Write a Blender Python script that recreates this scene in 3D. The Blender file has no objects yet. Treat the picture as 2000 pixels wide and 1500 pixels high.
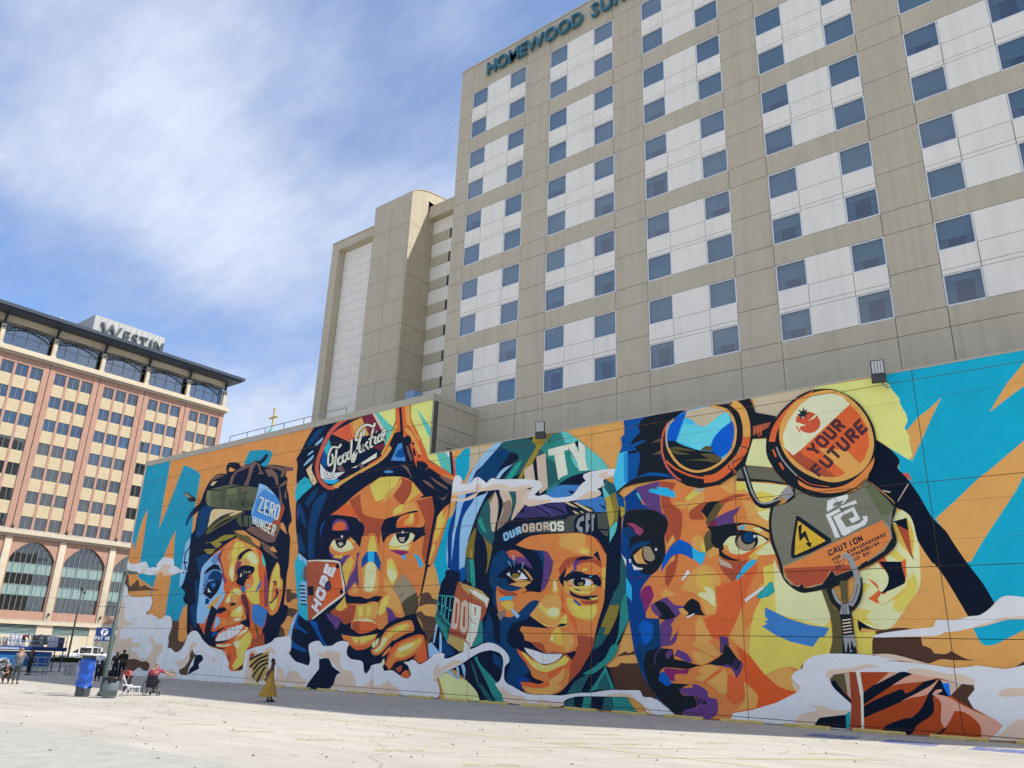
# Street scene: parking lot, podium wall with a painted mural, hotel tower, brick hotel across the street.
import bpy, bmesh, math, random
from mathutils import Vector, Matrix
from mathutils.geometry import tessellate_polygon
random.seed(7)
R = math.radians
scene = bpy.context.scene
COL = scene.collection

# ------------------------------------------------------------------ camera
cam_d = bpy.data.cameras.new('camera'); cam = bpy.data.objects.new('camera', cam_d); COL.objects.link(cam)
cam_d.sensor_width = 36.0; cam_d.lens = 27.305; cam_d.clip_end = 4000; cam_d.clip_start = .05
PITCH, ROLL, YAW = .337560236, .0363334698, -.683799346
fw0 = Vector((math.sin(YAW), math.cos(YAW), 0)); rt0 = Vector((math.cos(YAW), -math.sin(YAW), 0)); up0 = Vector((0, 0, 1))
fw = math.cos(PITCH) * fw0 + math.sin(PITCH) * up0
up1 = -math.sin(PITCH) * fw0 + math.cos(PITCH) * up0
rt = math.cos(ROLL) * rt0 + math.sin(ROLL) * up1
up = -math.sin(ROLL) * rt0 + math.cos(ROLL) * up1
cam.matrix_world = Matrix(((rt.x, up.x, -fw.x, 0), (rt.y, up.y, -fw.y, 0), (rt.z, up.z, -fw.z, 2.1), (0, 0, 0, 1)))
scene.camera = cam

# ------------------------------------------------------------------ sun, sky, exposure
SUN = Vector((.70, .335, 1)).normalized()
SUN_EL = math.asin(SUN.z); SUN_AZ = math.atan2(SUN.x, SUN.y)       # azimuth from +Y towards +X
sl = bpy.data.lights.new('sun', 'SUN'); so = bpy.data.objects.new('sun', sl); COL.objects.link(so)
sl.energy = 2.2; sl.angle = R(.53); sl.color = (1, .955, .88)
so.rotation_euler = SUN.to_track_quat('Z', 'Y').to_euler()
so.location = (60, 30, 90)
vs = scene.view_settings; vs.view_transform = 'Standard'; vs.look = 'None'; vs.gamma = 1; vs.use_curve_mapping = False
vs.exposure = 1.3
world = bpy.data.worlds.new('World'); scene.world = world; world.use_nodes = True
wt = world.node_tree; wt.nodes.clear()
def wn(t, **k):
    n = wt.nodes.new(t)
    for a, b in k.items(): setattr(n, a, b)
    return n
def wl(a, b): wt.links.new(a, b)
def wmath(op, a, b=None, c=None, clamp=False):
    n = wn('ShaderNodeMath', operation=op); n.use_clamp = clamp
    for i, v in enumerate((a, b, c)):
        if v is None: continue
        if isinstance(v, (int, float)): n.inputs[i].default_value = v
        else: wl(v, n.inputs[i])
    return n.outputs[0]
sky = wn('ShaderNodeTexSky', sky_type='NISHITA'); sky.sun_disc = False
sky.sun_elevation = SUN_EL; sky.sun_rotation = SUN_AZ; sky.air_density = 1.0; sky.dust_density = .6; sky.ozone_density = 1.6; sky.altitude = 20
sdk = wn('ShaderNodeMixRGB', blend_type='MULTIPLY'); sdk.inputs[0].default_value = 1; sdk.inputs[2].default_value = (.50, .60, .74, 1); wl(sky.outputs[0], sdk.inputs[1])   # deeper, clear-air blue between the clouds
tc = wn('ShaderNodeTexCoord'); sp = wn('ShaderNodeSeparateXYZ'); wl(tc.outputs['Generated'], sp.inputs[0])
zz = wmath('MAXIMUM', sp.outputs[2], .0)
den = wmath('ADD', zz, .22)
px = wmath('DIVIDE', sp.outputs[0], den); py = wmath('DIVIDE', sp.outputs[1], den)
def noise(vec, scale, detail, rough, dist=0, loc=(0, 0, 0), scl=(1, 1, 1), rot=0):
    mp = wn('ShaderNodeMapping'); mp.inputs['Location'].default_value = loc; mp.inputs['Scale'].default_value = scl; mp.inputs['Rotation'].default_value = (0, 0, rot)
    wl(vec, mp.inputs['Vector'])
    n = wn('ShaderNodeTexNoise'); n.inputs['Scale'].default_value = scale; n.inputs['Detail'].default_value = detail
    n.inputs['Roughness'].default_value = rough; n.inputs['Distortion'].default_value = dist
    wl(mp.outputs[0], n.inputs['Vector']); return n.outputs['Fac']
def ramp(v, a, b):
    n = wn('ShaderNodeMapRange', interpolation_type='SMOOTHSTEP'); n.inputs['From Min'].default_value = a; n.inputs['From Max'].default_value = b
    wl(v, n.inputs['Value']); return n.outputs[0]
cv = wn('ShaderNodeCombineXYZ'); wl(px, cv.inputs[0]); wl(py, cv.inputs[1])
pl = cv.outputs[0]
# high thin veil: broad soft sheets with combed streaks in them
v1 = noise(pl, 1.1, 5, .50, .15, loc=(5.5, 2.5, 0), scl=(1, 1.25, 1), rot=.5)
v2 = noise(pl, 3.2, 9, .58, .35, loc=(3.1, 1.7, 0), scl=(1, 2.6, 1), rot=0.2)
v3 = noise(pl, 11, 8, .6, .2, loc=(.3, 6.7, 0), scl=(1, 3.0, 1), rot=0.2)
veil = wmath('ADD', wmath('MULTIPLY', ramp(v1, 0.29, 0.62), .78), wmath('MULTIPLY', wmath('ADD', wmath('MULTIPLY', ramp(v2, .32, .75), .7), wmath('MULTIPLY', ramp(v3, .35, .75), .3)), .42), clamp=True)
# low heaped clouds towards the horizon
gen = tc.outputs['Generated']
c1 = noise(gen, 4.2, 11, .58, .1, loc=(2.2, 5.7, .4), scl=(1, 1, 1.7))
hgt = ramp(sp.outputs[2], .50, .08)
cum = ramp(wmath('ADD', c1, wmath('MULTIPLY', hgt, 0.22)), 0.635, 0.725)
shade = noise(gen, 9, 9, .62, .2, loc=(1.3, 4.4, 2.2), scl=(1, 1, 2))
vc = wn('ShaderNodeMixRGB'); vc.inputs[1].default_value = (1.6, 1.95, 2.75, 1); vc.inputs[2].default_value = (2.9, 3.15, 3.65, 1); wl(ramp(v1, .38, .72), vc.inputs[0])
m1 = wn('ShaderNodeMixRGB'); wl(wmath('MULTIPLY', veil, .88), m1.inputs[0]); wl(sdk.outputs[0], m1.inputs[1]); wl(vc.outputs[0], m1.inputs[2])
cc = wn('ShaderNodeMixRGB'); cc.inputs[1].default_value = (2.1, 2.4, 3.0, 1); cc.inputs[2].default_value = (3.2, 3.3, 3.5, 1); wl(ramp(shade, .33, .6), cc.inputs[0])
m2 = wn('ShaderNodeMixRGB'); wl(wmath('MULTIPLY', cum, .96), m2.inputs[0]); wl(m1.outputs[0], m2.inputs[1]); wl(cc.outputs[0], m2.inputs[2])
bgn = wn('ShaderNodeBackground'); bgn.inputs['Strength'].default_value = 0.12
wl(m2.outputs[0], bgn.inputs['Color']); wo = wn('ShaderNodeOutputWorld'); wl(bgn.outputs[0], wo.inputs['Surface'])
scene.cycles.max_bounces = 6; scene.cycles.transparent_max_bounces = 8; scene.cycles.caustics_reflective = False; scene.cycles.caustics_refractive = False
try: scene.cycles.use_denoising = True
except Exception: pass

# ------------------------------------------------------------------ helpers
def s2l(c):
    return c / 12.92 if c <= .04045 else ((c + .055) / 1.055) ** 2.4
def hexl(h): return tuple(s2l(int(h[i:i + 2], 16) / 255) for i in (0, 2, 4))
MATS = {}
def mat(name, rgb, rough=.8, var=.10, scale=2.0, bump=.0, bscale=60, metal=0, spec=.3, stain=0):
    """plain painted / cast surface: base colour with two octaves of irregularity and a fine bump"""
    if name in MATS: return MATS[name]
    m = bpy.data.materials.new(name); m.use_nodes = True; nt = m.node_tree; b = nt.nodes['Principled BSDF']
    b.inputs['Roughness'].default_value = rough; b.inputs['Metallic'].default_value = metal; b.inputs['Specular IOR Level'].default_value = spec
    if isinstance(rgb, str): rgb = hexl(rgb)
    if var:
        t = nt.nodes.new('ShaderNodeTexCoord'); g = nt.nodes.new('ShaderNodeNewGeometry')
        n = nt.nodes.new('ShaderNodeTexNoise'); n.inputs['Scale'].default_value = scale; n.inputs['Detail'].default_value = 8; n.inputs['Roughness'].default_value = .65
        nt.links.new(g.outputs['Position'], n.inputs['Vector'])
        mr = nt.nodes.new('ShaderNodeMapRange'); mr.inputs['From Min'].default_value = .3; mr.inputs['From Max'].default_value = .7
        mr.inputs['To Min'].default_value = 1 - var; mr.inputs['To Max'].default_value = 1 + var
        nt.links.new(n.outputs['Fac'], mr.inputs['Value']); fac = mr.outputs[0]
        if stain:                      # vertical rain streaks
            mp = nt.nodes.new('ShaderNodeMapping'); mp.inputs['Scale'].default_value = (2.2, 2.2, .09); nt.links.new(g.outputs['Position'], mp.inputs['Vector'])
            n2 = nt.nodes.new('ShaderNodeTexNoise'); n2.inputs['Scale'].default_value = 1.6; n2.inputs['Detail'].default_value = 6; nt.links.new(mp.outputs[0], n2.inputs['Vector'])
            m2_ = nt.nodes.new('ShaderNodeMapRange'); m2_.inputs['From Min'].default_value = .45; m2_.inputs['From Max'].default_value = .72; m2_.inputs['To Min'].default_value = 1; m2_.inputs['To Max'].default_value = 1 - stain
            nt.links.new(n2.outputs['Fac'], m2_.inputs['Value'])
            mm = nt.nodes.new('ShaderNodeMath'); mm.operation = 'MULTIPLY'; nt.links.new(fac, mm.inputs[0]); nt.links.new(m2_.outputs[0], mm.inputs[1]); fac = mm.outputs[0]
        vm = nt.nodes.new('ShaderNodeVectorMath'); vm.operation = 'SCALE'; vm.inputs[0].default_value = rgb[:3]; nt.links.new(fac, vm.inputs['Scale'])
        nt.links.new(vm.outputs[0], b.inputs['Base Color'])
    else: b.inputs['Base Color'].default_value = (*rgb[:3], 1)
    if bump:
        g2 = nt.nodes.new('ShaderNodeNewGeometry'); n3 = nt.nodes.new('ShaderNodeTexNoise'); n3.inputs['Scale'].default_value = bscale; n3.inputs['Detail'].default_value = 4
        nt.links.new(g2.outputs['Position'], n3.inputs['Vector'])
        bp = nt.nodes.new('ShaderNodeBump'); bp.inputs['Strength'].default_value = bump; bp.inputs['Distance'].default_value = .02
        nt.links.new(n3.outputs['Fac'], bp.inputs['Height']); nt.links.new(bp.outputs[0], b.inputs['Normal'])
    MATS[name] = m; return m
def glass(name, tint, refl=.3, rough=.03, ior=None):
    """window pane: part see-through, part mirror"""
    if name in MATS: return MATS[name]
    m = bpy.data.materials.new(name); m.use_nodes = True; nt = m.node_tree; nt.nodes.clear()
    o = nt.nodes.new('ShaderNodeOutputMaterial'); t = nt.nodes.new('ShaderNodeBsdfTransparent'); t.inputs[0].default_value = (*tint, 1)
    g = nt.nodes.new('ShaderNodeBsdfGlossy'); g.inputs['Roughness'].default_value = rough; g.inputs['Color'].default_value = (.86, .90, .93, 1)
    lw = nt.nodes.new('ShaderNodeLayerWeight'); lw.inputs['Blend'].default_value = .35
    mr = nt.nodes.new('ShaderNodeMapRange'); mr.inputs['To Min'].default_value = refl; mr.inputs['To Max'].default_value = min(1, refl + .5)
    nt.links.new(lw.outputs['Facing'], mr.inputs['Value'])
    ge = nt.nodes.new('ShaderNodeNewGeometry'); nz = nt.nodes.new('ShaderNodeTexNoise'); nz.inputs['Scale'].default_value = .55; nt.links.new(ge.outputs['Position'], nz.inputs['Vector'])
    bp = nt.nodes.new('ShaderNodeBump'); bp.inputs['Strength'].default_value = .12; bp.inputs['Distance'].default_value = .05; nt.links.new(nz.outputs['Fac'], bp.inputs['Height']); nt.links.new(bp.outputs[0], g.inputs['Normal'])
    mx = nt.nodes.new('ShaderNodeMixShader'); nt.links.new(mr.outputs[0], mx.inputs[0]); nt.links.new(t.outputs[0], mx.inputs[1]); nt.links.new(g.outputs[0], mx.inputs[2]); nt.links.new(mx.outputs[0], o.inputs[0])
    MATS[name] = m; return m
def tag(o, label=None, cat=None, group=None, kind=None):
    if label: o['label'] = label
    if cat: o['category'] = cat
    if group: o['group'] = group
    if kind: o['kind'] = kind
    return o
def empty(name, loc=(0, 0, 0), rz=0, parent=None):
    o = bpy.data.objects.new(name, None); COL.objects.link(o); o.location = loc; o.rotation_euler.z = rz; o.empty_display_size = .2
    if parent: o.parent = parent
    return o
def link(name, me, parent=None, loc=(0, 0, 0), rot=(0, 0, 0), scale=None):
    o = bpy.data.objects.new(name, me); COL.objects.link(o); o.location = loc; o.rotation_euler = rot
    if scale: o.scale = scale
    if parent: o.parent = parent
    return o
def mesh(name, verts, faces, mats, idx=None, smooth=False):
    me = bpy.data.meshes.new(name); me.from_pydata([tuple(v) for v in verts], [], [tuple(f) for f in faces])
    for m in (mats if isinstance(mats, (list, tuple)) else [mats]): me.materials.append(m)
    if idx: me.polygons.foreach_set('material_index', idx)
    if smooth: me.polygons.foreach_set('use_smooth', [True] * len(me.polygons))
    me.update(); return me
class MB:
    """collects shapes of one part, several materials allowed"""
    def __init__(s): s.v = []; s.f = []; s.i = []; s.m = []; s.sm = []
    def mi(s, m):
        if m not in s.m: s.m.append(m)
        return s.m.index(m)
    def add(s, v, f, m, smooth=False):
        o = len(s.v); s.v += [Vector(a) for a in v]; k = s.mi(m)
        for q in f: s.f.append([o + a for a in q]); s.i.append(k); s.sm.append(smooth)
        return s
    def box(s, x0, x1, y0, y1, z0, z1, m, bev=0):
        if bev:
            b = min(bev, (x1 - x0) / 2.1, (y1 - y0) / 2.1, (z1 - z0) / 2.1); bm = bmesh.new(); bmesh.ops.create_cube(bm, size=1)
            for v in bm.verts: v.co = Vector(((x0 + x1) / 2 + v.co.x * (x1 - x0), (y0 + y1) / 2 + v.co.y * (y1 - y0), (z0 + z1) / 2 + v.co.z * (z1 - z0)))
            bmesh.ops.bevel(bm, geom=bm.edges[:], offset=b, segments=2, affect='EDGES', profile=.5)
            bm.verts.index_update(); s.add([v.co.copy() for v in bm.verts], [[v.index for v in f.verts] for f in bm.faces], m, True); bm.free(); return s
        v = [(x, y, z) for z in (z0, z1) for y in (y0, y1) for x in (x0, x1)]
        return s.add(v, [(0, 2, 3, 1), (4, 5, 7, 6), (0, 1, 5, 4), (2, 6, 7, 3), (0, 4, 6, 2), (1, 3, 7, 5)], m)
    def tube(s, pts, r, m, n=8, caps=True, smooth=True):
        pts = [Vector(p) for p in pts]; rs = r if isinstance(r, (list, tuple)) else [r] * len(pts); v = []; f = []
        for i, p in enumerate(pts):
            d = (pts[min(i + 1, len(pts) - 1)] - pts[max(i - 1, 0)]).normalized()
            a = d.orthogonal().normalized() if abs(d.z) < .95 else Vector((1, 0, 0)); a = (a - d * a.dot(d)).normalized(); b = d.cross(a)
            if i and abs(d.z) < .95:
                pass
            for k in range(n): t = 2 * math.pi * k / n; v.append(p + (a * math.cos(t) + b * math.sin(t)) * rs[i])
        for i in range(len(pts) - 1):
            for k in range(n): f.append((i * n + k, i * n + (k + 1) % n, (i + 1) * n + (k + 1) % n, (i + 1) * n + k))
        if caps: f.append(tuple(range(n))[::-1]); f.append(tuple(range((len(pts) - 1) * n, len(pts) * n)))
        return s.add(v, f, m, smooth)
    def lathe(s, prof, m, n=20, c=(0, 0, 0), cap=True):
        v = [(c[0] + r * math.cos(2 * math.pi * k / n), c[1] + r * math.sin(2 * math.pi * k / n), c[2] + z) for r, z in prof for k in range(n)]
        f = [(i * n + k, i * n + (k + 1) % n, (i + 1) * n + (k + 1) % n, (i + 1) * n + k) for i in range(len(prof) - 1) for k in range(n)]
        if cap: f += [tuple(range(n))[::-1], tuple(range((len(prof) - 1) * n, len(prof) * n))]
        return s.add(v, f, m, True)
    def prism(s, poly, axis, a0, a1, m):
        """extrude a 2-D polygon along axis 'x','y' or 'z'"""
        n = len(poly)
        def P(u, w, a): return {'x': (a, u, w), 'y': (u, a, w), 'z': (u, w, a)}[axis]
        v = [P(u, w, a0) for u, w in poly] + [P(u, w, a1) for u, w in poly]
        f = [tuple(range(n)), tuple(range(n, 2 * n))[::-1]] + [(i, (i + n), (i + 1) % n + n, (i + 1) % n) for i in range(n)]
        return s.add(v, f, m)
    def build(s, name, parent=None, loc=(0, 0, 0), rot=(0, 0, 0), fix=True):
        me = mesh(name, s.v, s.f, s.m, s.i); me.polygons.foreach_set('use_smooth', s.sm)
        if fix:
            bm = bmesh.new(); bm.from_mesh(me); bmesh.ops.recalc_face_normals(bm, faces=bm.faces); bm.to_mesh(me); bm.free()
        return link(name, me, parent, loc, rot)
def gz(x): return .0045 * (min(max(x, -130), 5) + 22)
TMP = bpy.data.scenes.new('workbench')             # small side scene: text and skins are turned into meshes here, then it is removed
def to_mesh(o):
    TMP.collection.objects.link(o); vl = TMP.view_layers[0]; vl.update(); dg = vl.depsgraph; dg.update()
    me = bpy.data.meshes.new_from_object(o.evaluated_get(dg)); bpy.data.objects.remove(o); return me
def glyph(ch, h, depth, m, name='letter', xs=1.0, bold=0):
    """one letter as a solid mesh lying in XZ, facing -Y, h tall"""
    cu = bpy.data.curves.new('t', 'FONT'); cu.body = ch; cu.size = 1; cu.extrude = depth / h / 2 * .69; cu.offset = bold; cu.resolution_u = 3
    me = to_mesh(bpy.data.objects.new('t', cu)); bpy.data.curves.remove(cu)
    k = h / .69
    me.transform(Matrix.Rotation(R(90), 4, 'X')); me.transform(Matrix.Diagonal((k * xs, k, k, 1)))
    me.materials.clear(); me.materials.append(m); me.name = name
    w = max((v.co.x for v in me.vertices), default=0); return me, w

# ------------------------------------------------------------------ ground
def ground_mat():
    m = bpy.data.materials.new('lot_surface'); m.use_nodes = True; nt = m.node_tree; b = nt.nodes['Principled BSDF']; L = nt.links.new
    b.inputs['Roughness'].default_value = .9; b.inputs['Specular IOR Level'].default_value = .2
    g = nt.nodes.new('ShaderNodeNewGeometry')
    def nz(scale, det, rough, sc=(1, 1, 1), dist=0):
        mp = nt.nodes.new('ShaderNodeMapping'); mp.inputs['Scale'].default_value = sc; L(g.outputs['Position'], mp.inputs['Vector'])
        n = nt.nodes.new('ShaderNodeTexNoise'); n.inputs['Scale'].default_value = scale; n.inputs['Detail'].default_value = det; n.inputs['Roughness'].default_value = rough; n.inputs['Distortion'].default_value = dist
        L(mp.outputs[0], n.inputs['Vector']); return n.outputs['Fac']
    def rg(v, a, b_, c, d):
        n = nt.nodes.new('ShaderNodeMapRange'); n.inputs['From Min'].default_value = a; n.inputs['From Max'].default_value = b_; n.inputs['To Min'].default_value = c; n.inputs['To Max'].default_value = d; L(v, n.inputs['Value']); return n.outputs[0]
    def mul(a, b_):
        n = nt.nodes.new('ShaderNodeMath'); n.operation = 'MULTIPLY'; L(a, n.inputs[0]); L(b_, n.inputs[1]); return n.outputs[0]
    f = mul(rg(nz(.12, 5, .6), .35, .65, .90, 1.08), rg(nz(.9, 8, .7, (.35, 1.5, 1)), .3, .7, .86, 1.1))
    f = mul(f, rg(nz(30, 6, .8), .3, .7, .9, 1.1))
    f = mul(f, rg(nz(.55, 4, .6, (.6, 1.4, 1), 1.5), .66, .74, 1, .72))          # oil and tyre stains
    f = mul(f, rg(nz(3.5, 2, .5), .74, .78, 1, .55))                              # gum and small spots
    wv = nt.nodes.new('ShaderNodeTexVoronoi'); wv.feature = 'DISTANCE_TO_EDGE'; wv.inputs['Scale'].default_value = .16; wv.inputs['Randomness'].default_value = .9
    mp = nt.nodes.new('ShaderNodeMapping'); mp.inputs['Scale'].default_value = (.8, 1.4, 1); L(g.outputs['Position'], mp.inputs['Vector'])
    ad = nt.nodes.new('ShaderNodeVectorMath'); n0 = nt.nodes.new('ShaderNodeTexNoise'); n0.inputs['Scale'].default_value = .7; n0.inputs['Detail'].default_value = 6; L(g.outputs['Position'], n0.inputs['Vector'])
    L(mp.outputs[0], ad.inputs[0]); L(n0.outputs['Color'], ad.inputs[1]); L(ad.outputs[0], wv.inputs['Vector'])
    f = mul(f, rg(wv.outputs['Distance'], .0, .006, .66, 1))                      # cracks
    vm = nt.nodes.new('ShaderNodeVectorMath'); vm.operation = 'SCALE'; vm.inputs[0].default_value = (.46, .425, .365); L(f, vm.inputs['Scale']); L(vm.outputs[0], b.inputs['Base Color'])
    bp = nt.nodes.new('ShaderNodeBump'); bp.inputs['Strength'].default_value = .5; bp.inputs['Distance'].default_value = .01; L(nz(45, 6, .8), bp.inputs['Height']); L(bp.outputs[0], b.inputs['Normal'])
    return m
GM = ground_mat()
xs = [-2500, -600, -130, -100, -88, -65, -40, -20, -5, 5, 40, 200, 2500]; ys = [-2500, -300, -60, -20, 0, 20, 60, 200, 800, 2500]
gv = [(x, y, gz(x)) for y in ys for x in xs]; nx = len(xs)
gf = [(j * nx + i, j * nx + i + 1, (j + 1) * nx + i + 1, (j + 1) * nx + i) for j in range(len(ys) - 1) for i in range(nx - 1)]
tag(link('ground', mesh('ground', gv, gf, GM)), kind='structure')
ASPH = mat('asphalt_road', (.085, .083, .08), .9, .2, 1.2, .3, 40)
def sheet(name, x0, x1, y0, y1, dz, m, parent=None):
    me = mesh(name, [(x0, y0, gz(x0) + dz), (x1, y0, gz(x1) + dz), (x1, y1, gz(x1) + dz), (x0, y1, gz(x0) + dz)], [(0, 1, 2, 3)], m)
    return link(name, me, parent)
tag(sheet('street', -102, -86, -300, 400, .004, ASPH), kind='structure')
SIDEW = mat('sidewalk_concrete', (.42, .40, .36), .9, .12, 1.0, .2)
b = MB(); b.box(-106.5, -102, -300, 400, gz(-104) - .3, gz(-104) + .14, SIDEW); tag(b.build('sidewalk'), kind='structure')
b = MB(); b.box(-86, -83.6, -300, 400, gz(-85) - .3, gz(-85) + .14, SIDEW); tag(b.build('sidewalk'), kind='structure')
# worn yellow stall lines, joined to the ground as painted markings
def worn(name, rgb, cover):
    m = bpy.data.materials.new(name); m.use_nodes = True; nt = m.node_tree; b = nt.nodes['Principled BSDF']; b.inputs['Roughness'].default_value = .85
    b.inputs['Base Color'].default_value = (*rgb, 1); g = nt.nodes.new('ShaderNodeNewGeometry'); n = nt.nodes.new('ShaderNodeTexNoise'); n.inputs['Scale'].default_value = 4.5; n.inputs['Detail'].default_value = 8; n.inputs['Roughness'].default_value = .75
    nt.links.new(g.outputs['Position'], n.inputs['Vector']); mr = nt.nodes.new('ShaderNodeMapRange'); mr.inputs['From Min'].default_value = 1 - cover - .06; mr.inputs['From Max'].default_value = 1 - cover + .06
    nt.links.new(n.outputs['Fac'], mr.inputs['Value']); nt.links.new(mr.outputs[0], b.inputs['Alpha']); return m
LINE = worn('worn_yellow_line', (.52, .43, .18), .56); FAINT = worn('faint_yellow_line', (.50, .43, .22), .47); BLUEP = worn('worn_blue_paint', (.13, .17, .36), .53)
WLINE = worn('worn_pale_line', (.50, .47, .38), .52)
mk = empty('lot_markings'); tag(mk, kind='structure')
def stripe(a, c, w, m, n=1):
    a, c = Vector(a), Vector(c); d = (c - a).normalized(); q = Vector((-d.y, d.x)) * w / 2
    P = [a + q, a - q, c - q, c + q]; link('painted_line', mesh('painted_line', [(p.x, p.y, gz(p.x) + .004) for p in P], [(0, 1, 2, 3)], m), mk)
for k in range(18):
    x = -44.0 + 2.43 * k
    stripe((x - .1, 29.9), (x - .1, 25.6), .10, WLINE)
stripe((-31.46, 17.37), (-14.07, 17.81), 0.12, LINE)
stripe((-14.07, 17.81), (-7.03, 17.66), 0.12, LINE)
stripe((-14.20, 17.98), (-11.52, 21.58), 0.1, LINE)
stripe((-12.79, 16.20), (-9.26, 20.62), 0.1, LINE)
stripe((-10.05, 16.43), (-6.02, 21.54), 0.1, LINE)
stripe((-17.95, 13.60), (-14.90, 16.49), 0.1, FAINT)
stripe((-15.18, 13.42), (-12.65, 16.02), 0.1, FAINT)
stripe((-12.22, 13.72), (-10.36, 15.85), 0.1, FAINT)
stripe((-20.56, 13.48), (-18.31, 15.22), 0.1, FAINT)
stripe((-8.13, 18.63), (-5.79, 21.53), 0.1, LINE)
stripe((-15.86, 20.06), (-13.81, 22.58), 0.1, FAINT)
stripe((-21.74, 16.99), (-18.99, 19.28), 0.1, FAINT)
stripe((-10.54, 21.44), (-9.84, 22.34), .45, FAINT)
stripe((-11.73, 18.92), (-11.03, 19.82), .45, FAINT)
stripe((-13.71, 20.68), (-13.01, 21.58), .45, FAINT)
stripe((-12.83, 17.70), (-12.13, 18.60), .45, FAINT)
stripe((-14.15, 12.97), (-13.45, 13.87), .45, FAINT)
stripe((-16.92, 12.95), (-16.22, 13.85), .45, FAINT)
stripe((-19.51, 12.75), (-18.81, 13.65), .45, FAINT)
stripe((-11.24, 12.71), (-10.54, 13.61), .45, FAINT)
stripe((-22.06, 12.64), (-21.36, 13.54), .45, FAINT)
stripe((-7.47, 21.31), (-6.77, 22.21), .45, FAINT)
for x in (-8.8, -6.5, -4.1):
    for dx, dy, r in ((0, 0, .0), ):
        P = [(x - .75, 26.9), (x + .75, 26.9), (x + .75, 28.2), (x - .75, 28.2)]
        link('painted_symbol', mesh('painted_symbol', [(px_, py_, gz(px_) + .004) for px_, py_ in P], [(0, 1, 2, 3)], BLUEP), mk)

# ------------------------------------------------------------------ podium wall with the mural
WY = 30.9
WALL = mat('podium_render', (.50, .445, .335), .85, .06, 1.1, .25, 55, stain=.10)
CORE = mat('joint_sealant', (.10, .095, .085), .9, .05)
COPE = mat('coping_paint', (.48, .44, .35), .7, .05, 1.5, .05)
podium = empty('mural_wall', (-32, WY, 0)); tag(podium, 'long concrete podium wall covered by a colourful mural of four young faces', 'mural wall')
def at(o): return (o.location.x, o.location.y, o.location.z)
def child(mb, name, parent, label=None):
    o = mb.build(name, None); o.parent = parent; o.matrix_parent_inverse = Matrix.Translation(parent_world(parent)).inverted()
    if label: o['label'] = label
    return o
def parent_world(p):
    v = Vector(p.location)
    while p.parent: p = p.parent; v = v + p.location
    return v
COLX = [-64.9, -56.42, -49.12, -41.72, -34.25, -31.15, -27.29, -20.03, -12.89, -5.63, -.5]
ZL = [(-.45, .24, .024), (.24, 3.2, .024), (3.2, 3.82, .007), (3.82, 5.6, .024), (5.6, 6.5, .007), (6.5, 7.82, .007), (7.82, 8.6, .024), (8.6, 11.74, .007), (11.74, 12.52, .024), (12.52, 12.9, 0)]
ZT = ZL[:-1] + [(12.52, 13.95, .012), (13.95, 14.88, .03), (14.88, 16.25, 0)]
PANELS = []
for i in range(len(COLX) - 1):
    xa, xb = COLX[i], COLX[i + 1]; ga = .012 if i and i != 5 else 0; gb = .012 if i != 4 and i != len(COLX) - 2 else 0
    for (za, zb, gap) in (ZT if xb <= -31 else ZL): PANELS.append((xa + ga, xb - gb, za, zb - gap))
# ---- mural paint: flat colour areas, wall coordinates in centimetres from (x=0, z=0)
PAL = {'tl': '218db0', 'tr': '189bc0', 'tl2': '57b5ad', 'tl3': '2aa3bf', 'or': 'd08a52', 'om': 'df9558', 'b2': '54443a', 'br': '4b3730', 'lb': '7fb0e4', 'lb3': '86b2e2', 'nv': '141f36', 'db': '133c69', 'dg': '6b5653', 'tan': 'cdb591', 'gr': '565f4f', 'g2': '6d775c', 'g3': '495143', 'g4': '646e57', 'ol': '5c5a3c', 'ol2': '847f3c', 'bl3': '4684cc', 'r1': '9a4c38', 'r2': '5c3038', 'r3': '98533f', 'cr': 'eee6c2', 'b5': '5a86c0', 'pu2': '7a4258', 'o3': 'c75f38', 'o2': 'd97a46', 'o1': 'df9654', 'y2': 'dfb95c', 'y1': 'efe0a0', 'yo': 'dfa850', 'gl': 'a59c8e', 'gl2': '8e8470', 'bl': '2f66a8', 'mb': '124e96', 'te': 'e6e2d2', 'bl2': '3a75ba', 'wl': 'b0a893', 'yl': 'ead67e', 't3': '55b3ad', 'wh': 'd4d6d6', 'rr': 'b5584a', 'pu3': '4b3a70', 'pu': '5a3f7a', 'mg': '7b2c63', 'sk': '2aa6d8', 'g6': '4a4a3c', 'g5': '474e4c', 'mr': '6a2b40', 'pkl': 'd8b5a5', 't4': '58b4b6', 'dt': '275860', 'gt': '2c7f7e', 'gt2': '24928a', 'olv': '8b7d34', 'olv2': '756a35', 'gs': 'b7a99d', 'gb': '80706a', 'pv': '3a3766', 'pv2': '46407a', 'kh': 'b7ae8a', 'kh2': 'a5905c', 'mb2': '123f86', 'ol4': 'a09848', 'ol5': '7c7338', 'gy': '868c94', 'pk2': 'b4604c', 'ylb': 'd9cf94', 'tq': '45b8be', 'bg': 'ccb4a6', 'ols': 'a68f52', 'hb2': '121b2b', 'hb': '1c232c', 'mb3': '0d3f84', 'bl4': '1257b4', 'mg2': '8c4066', 'olv3': '545138', 'y1b': 'f3e4b0', 'sk2': '42b0dc', 'sk3': '5cc2d8', 'mb4': '1058c4', 'mb5': '2b86c8', 'yl2': 'efe09a', 'g7': '5f6458', 'r4': 'b4523a', 'dt2': '1c2f38', 'g9': '4a3038', 'g8': '6b7066', 'g10': '5a654e', 'ye': 'daa43a', 'o4': 'c2562e', 'rb': '9a4424', 'pk': 'c49584', 'bl4b': '1d6fd8', 'r5': '8a412c', 'tq2': '1f8f95', 'rr2': 'c25c42'}
EW = (.60, .66, .77)
PAINT = bpy.data.materials.new('mural_paint'); PAINT.use_nodes = True
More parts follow.
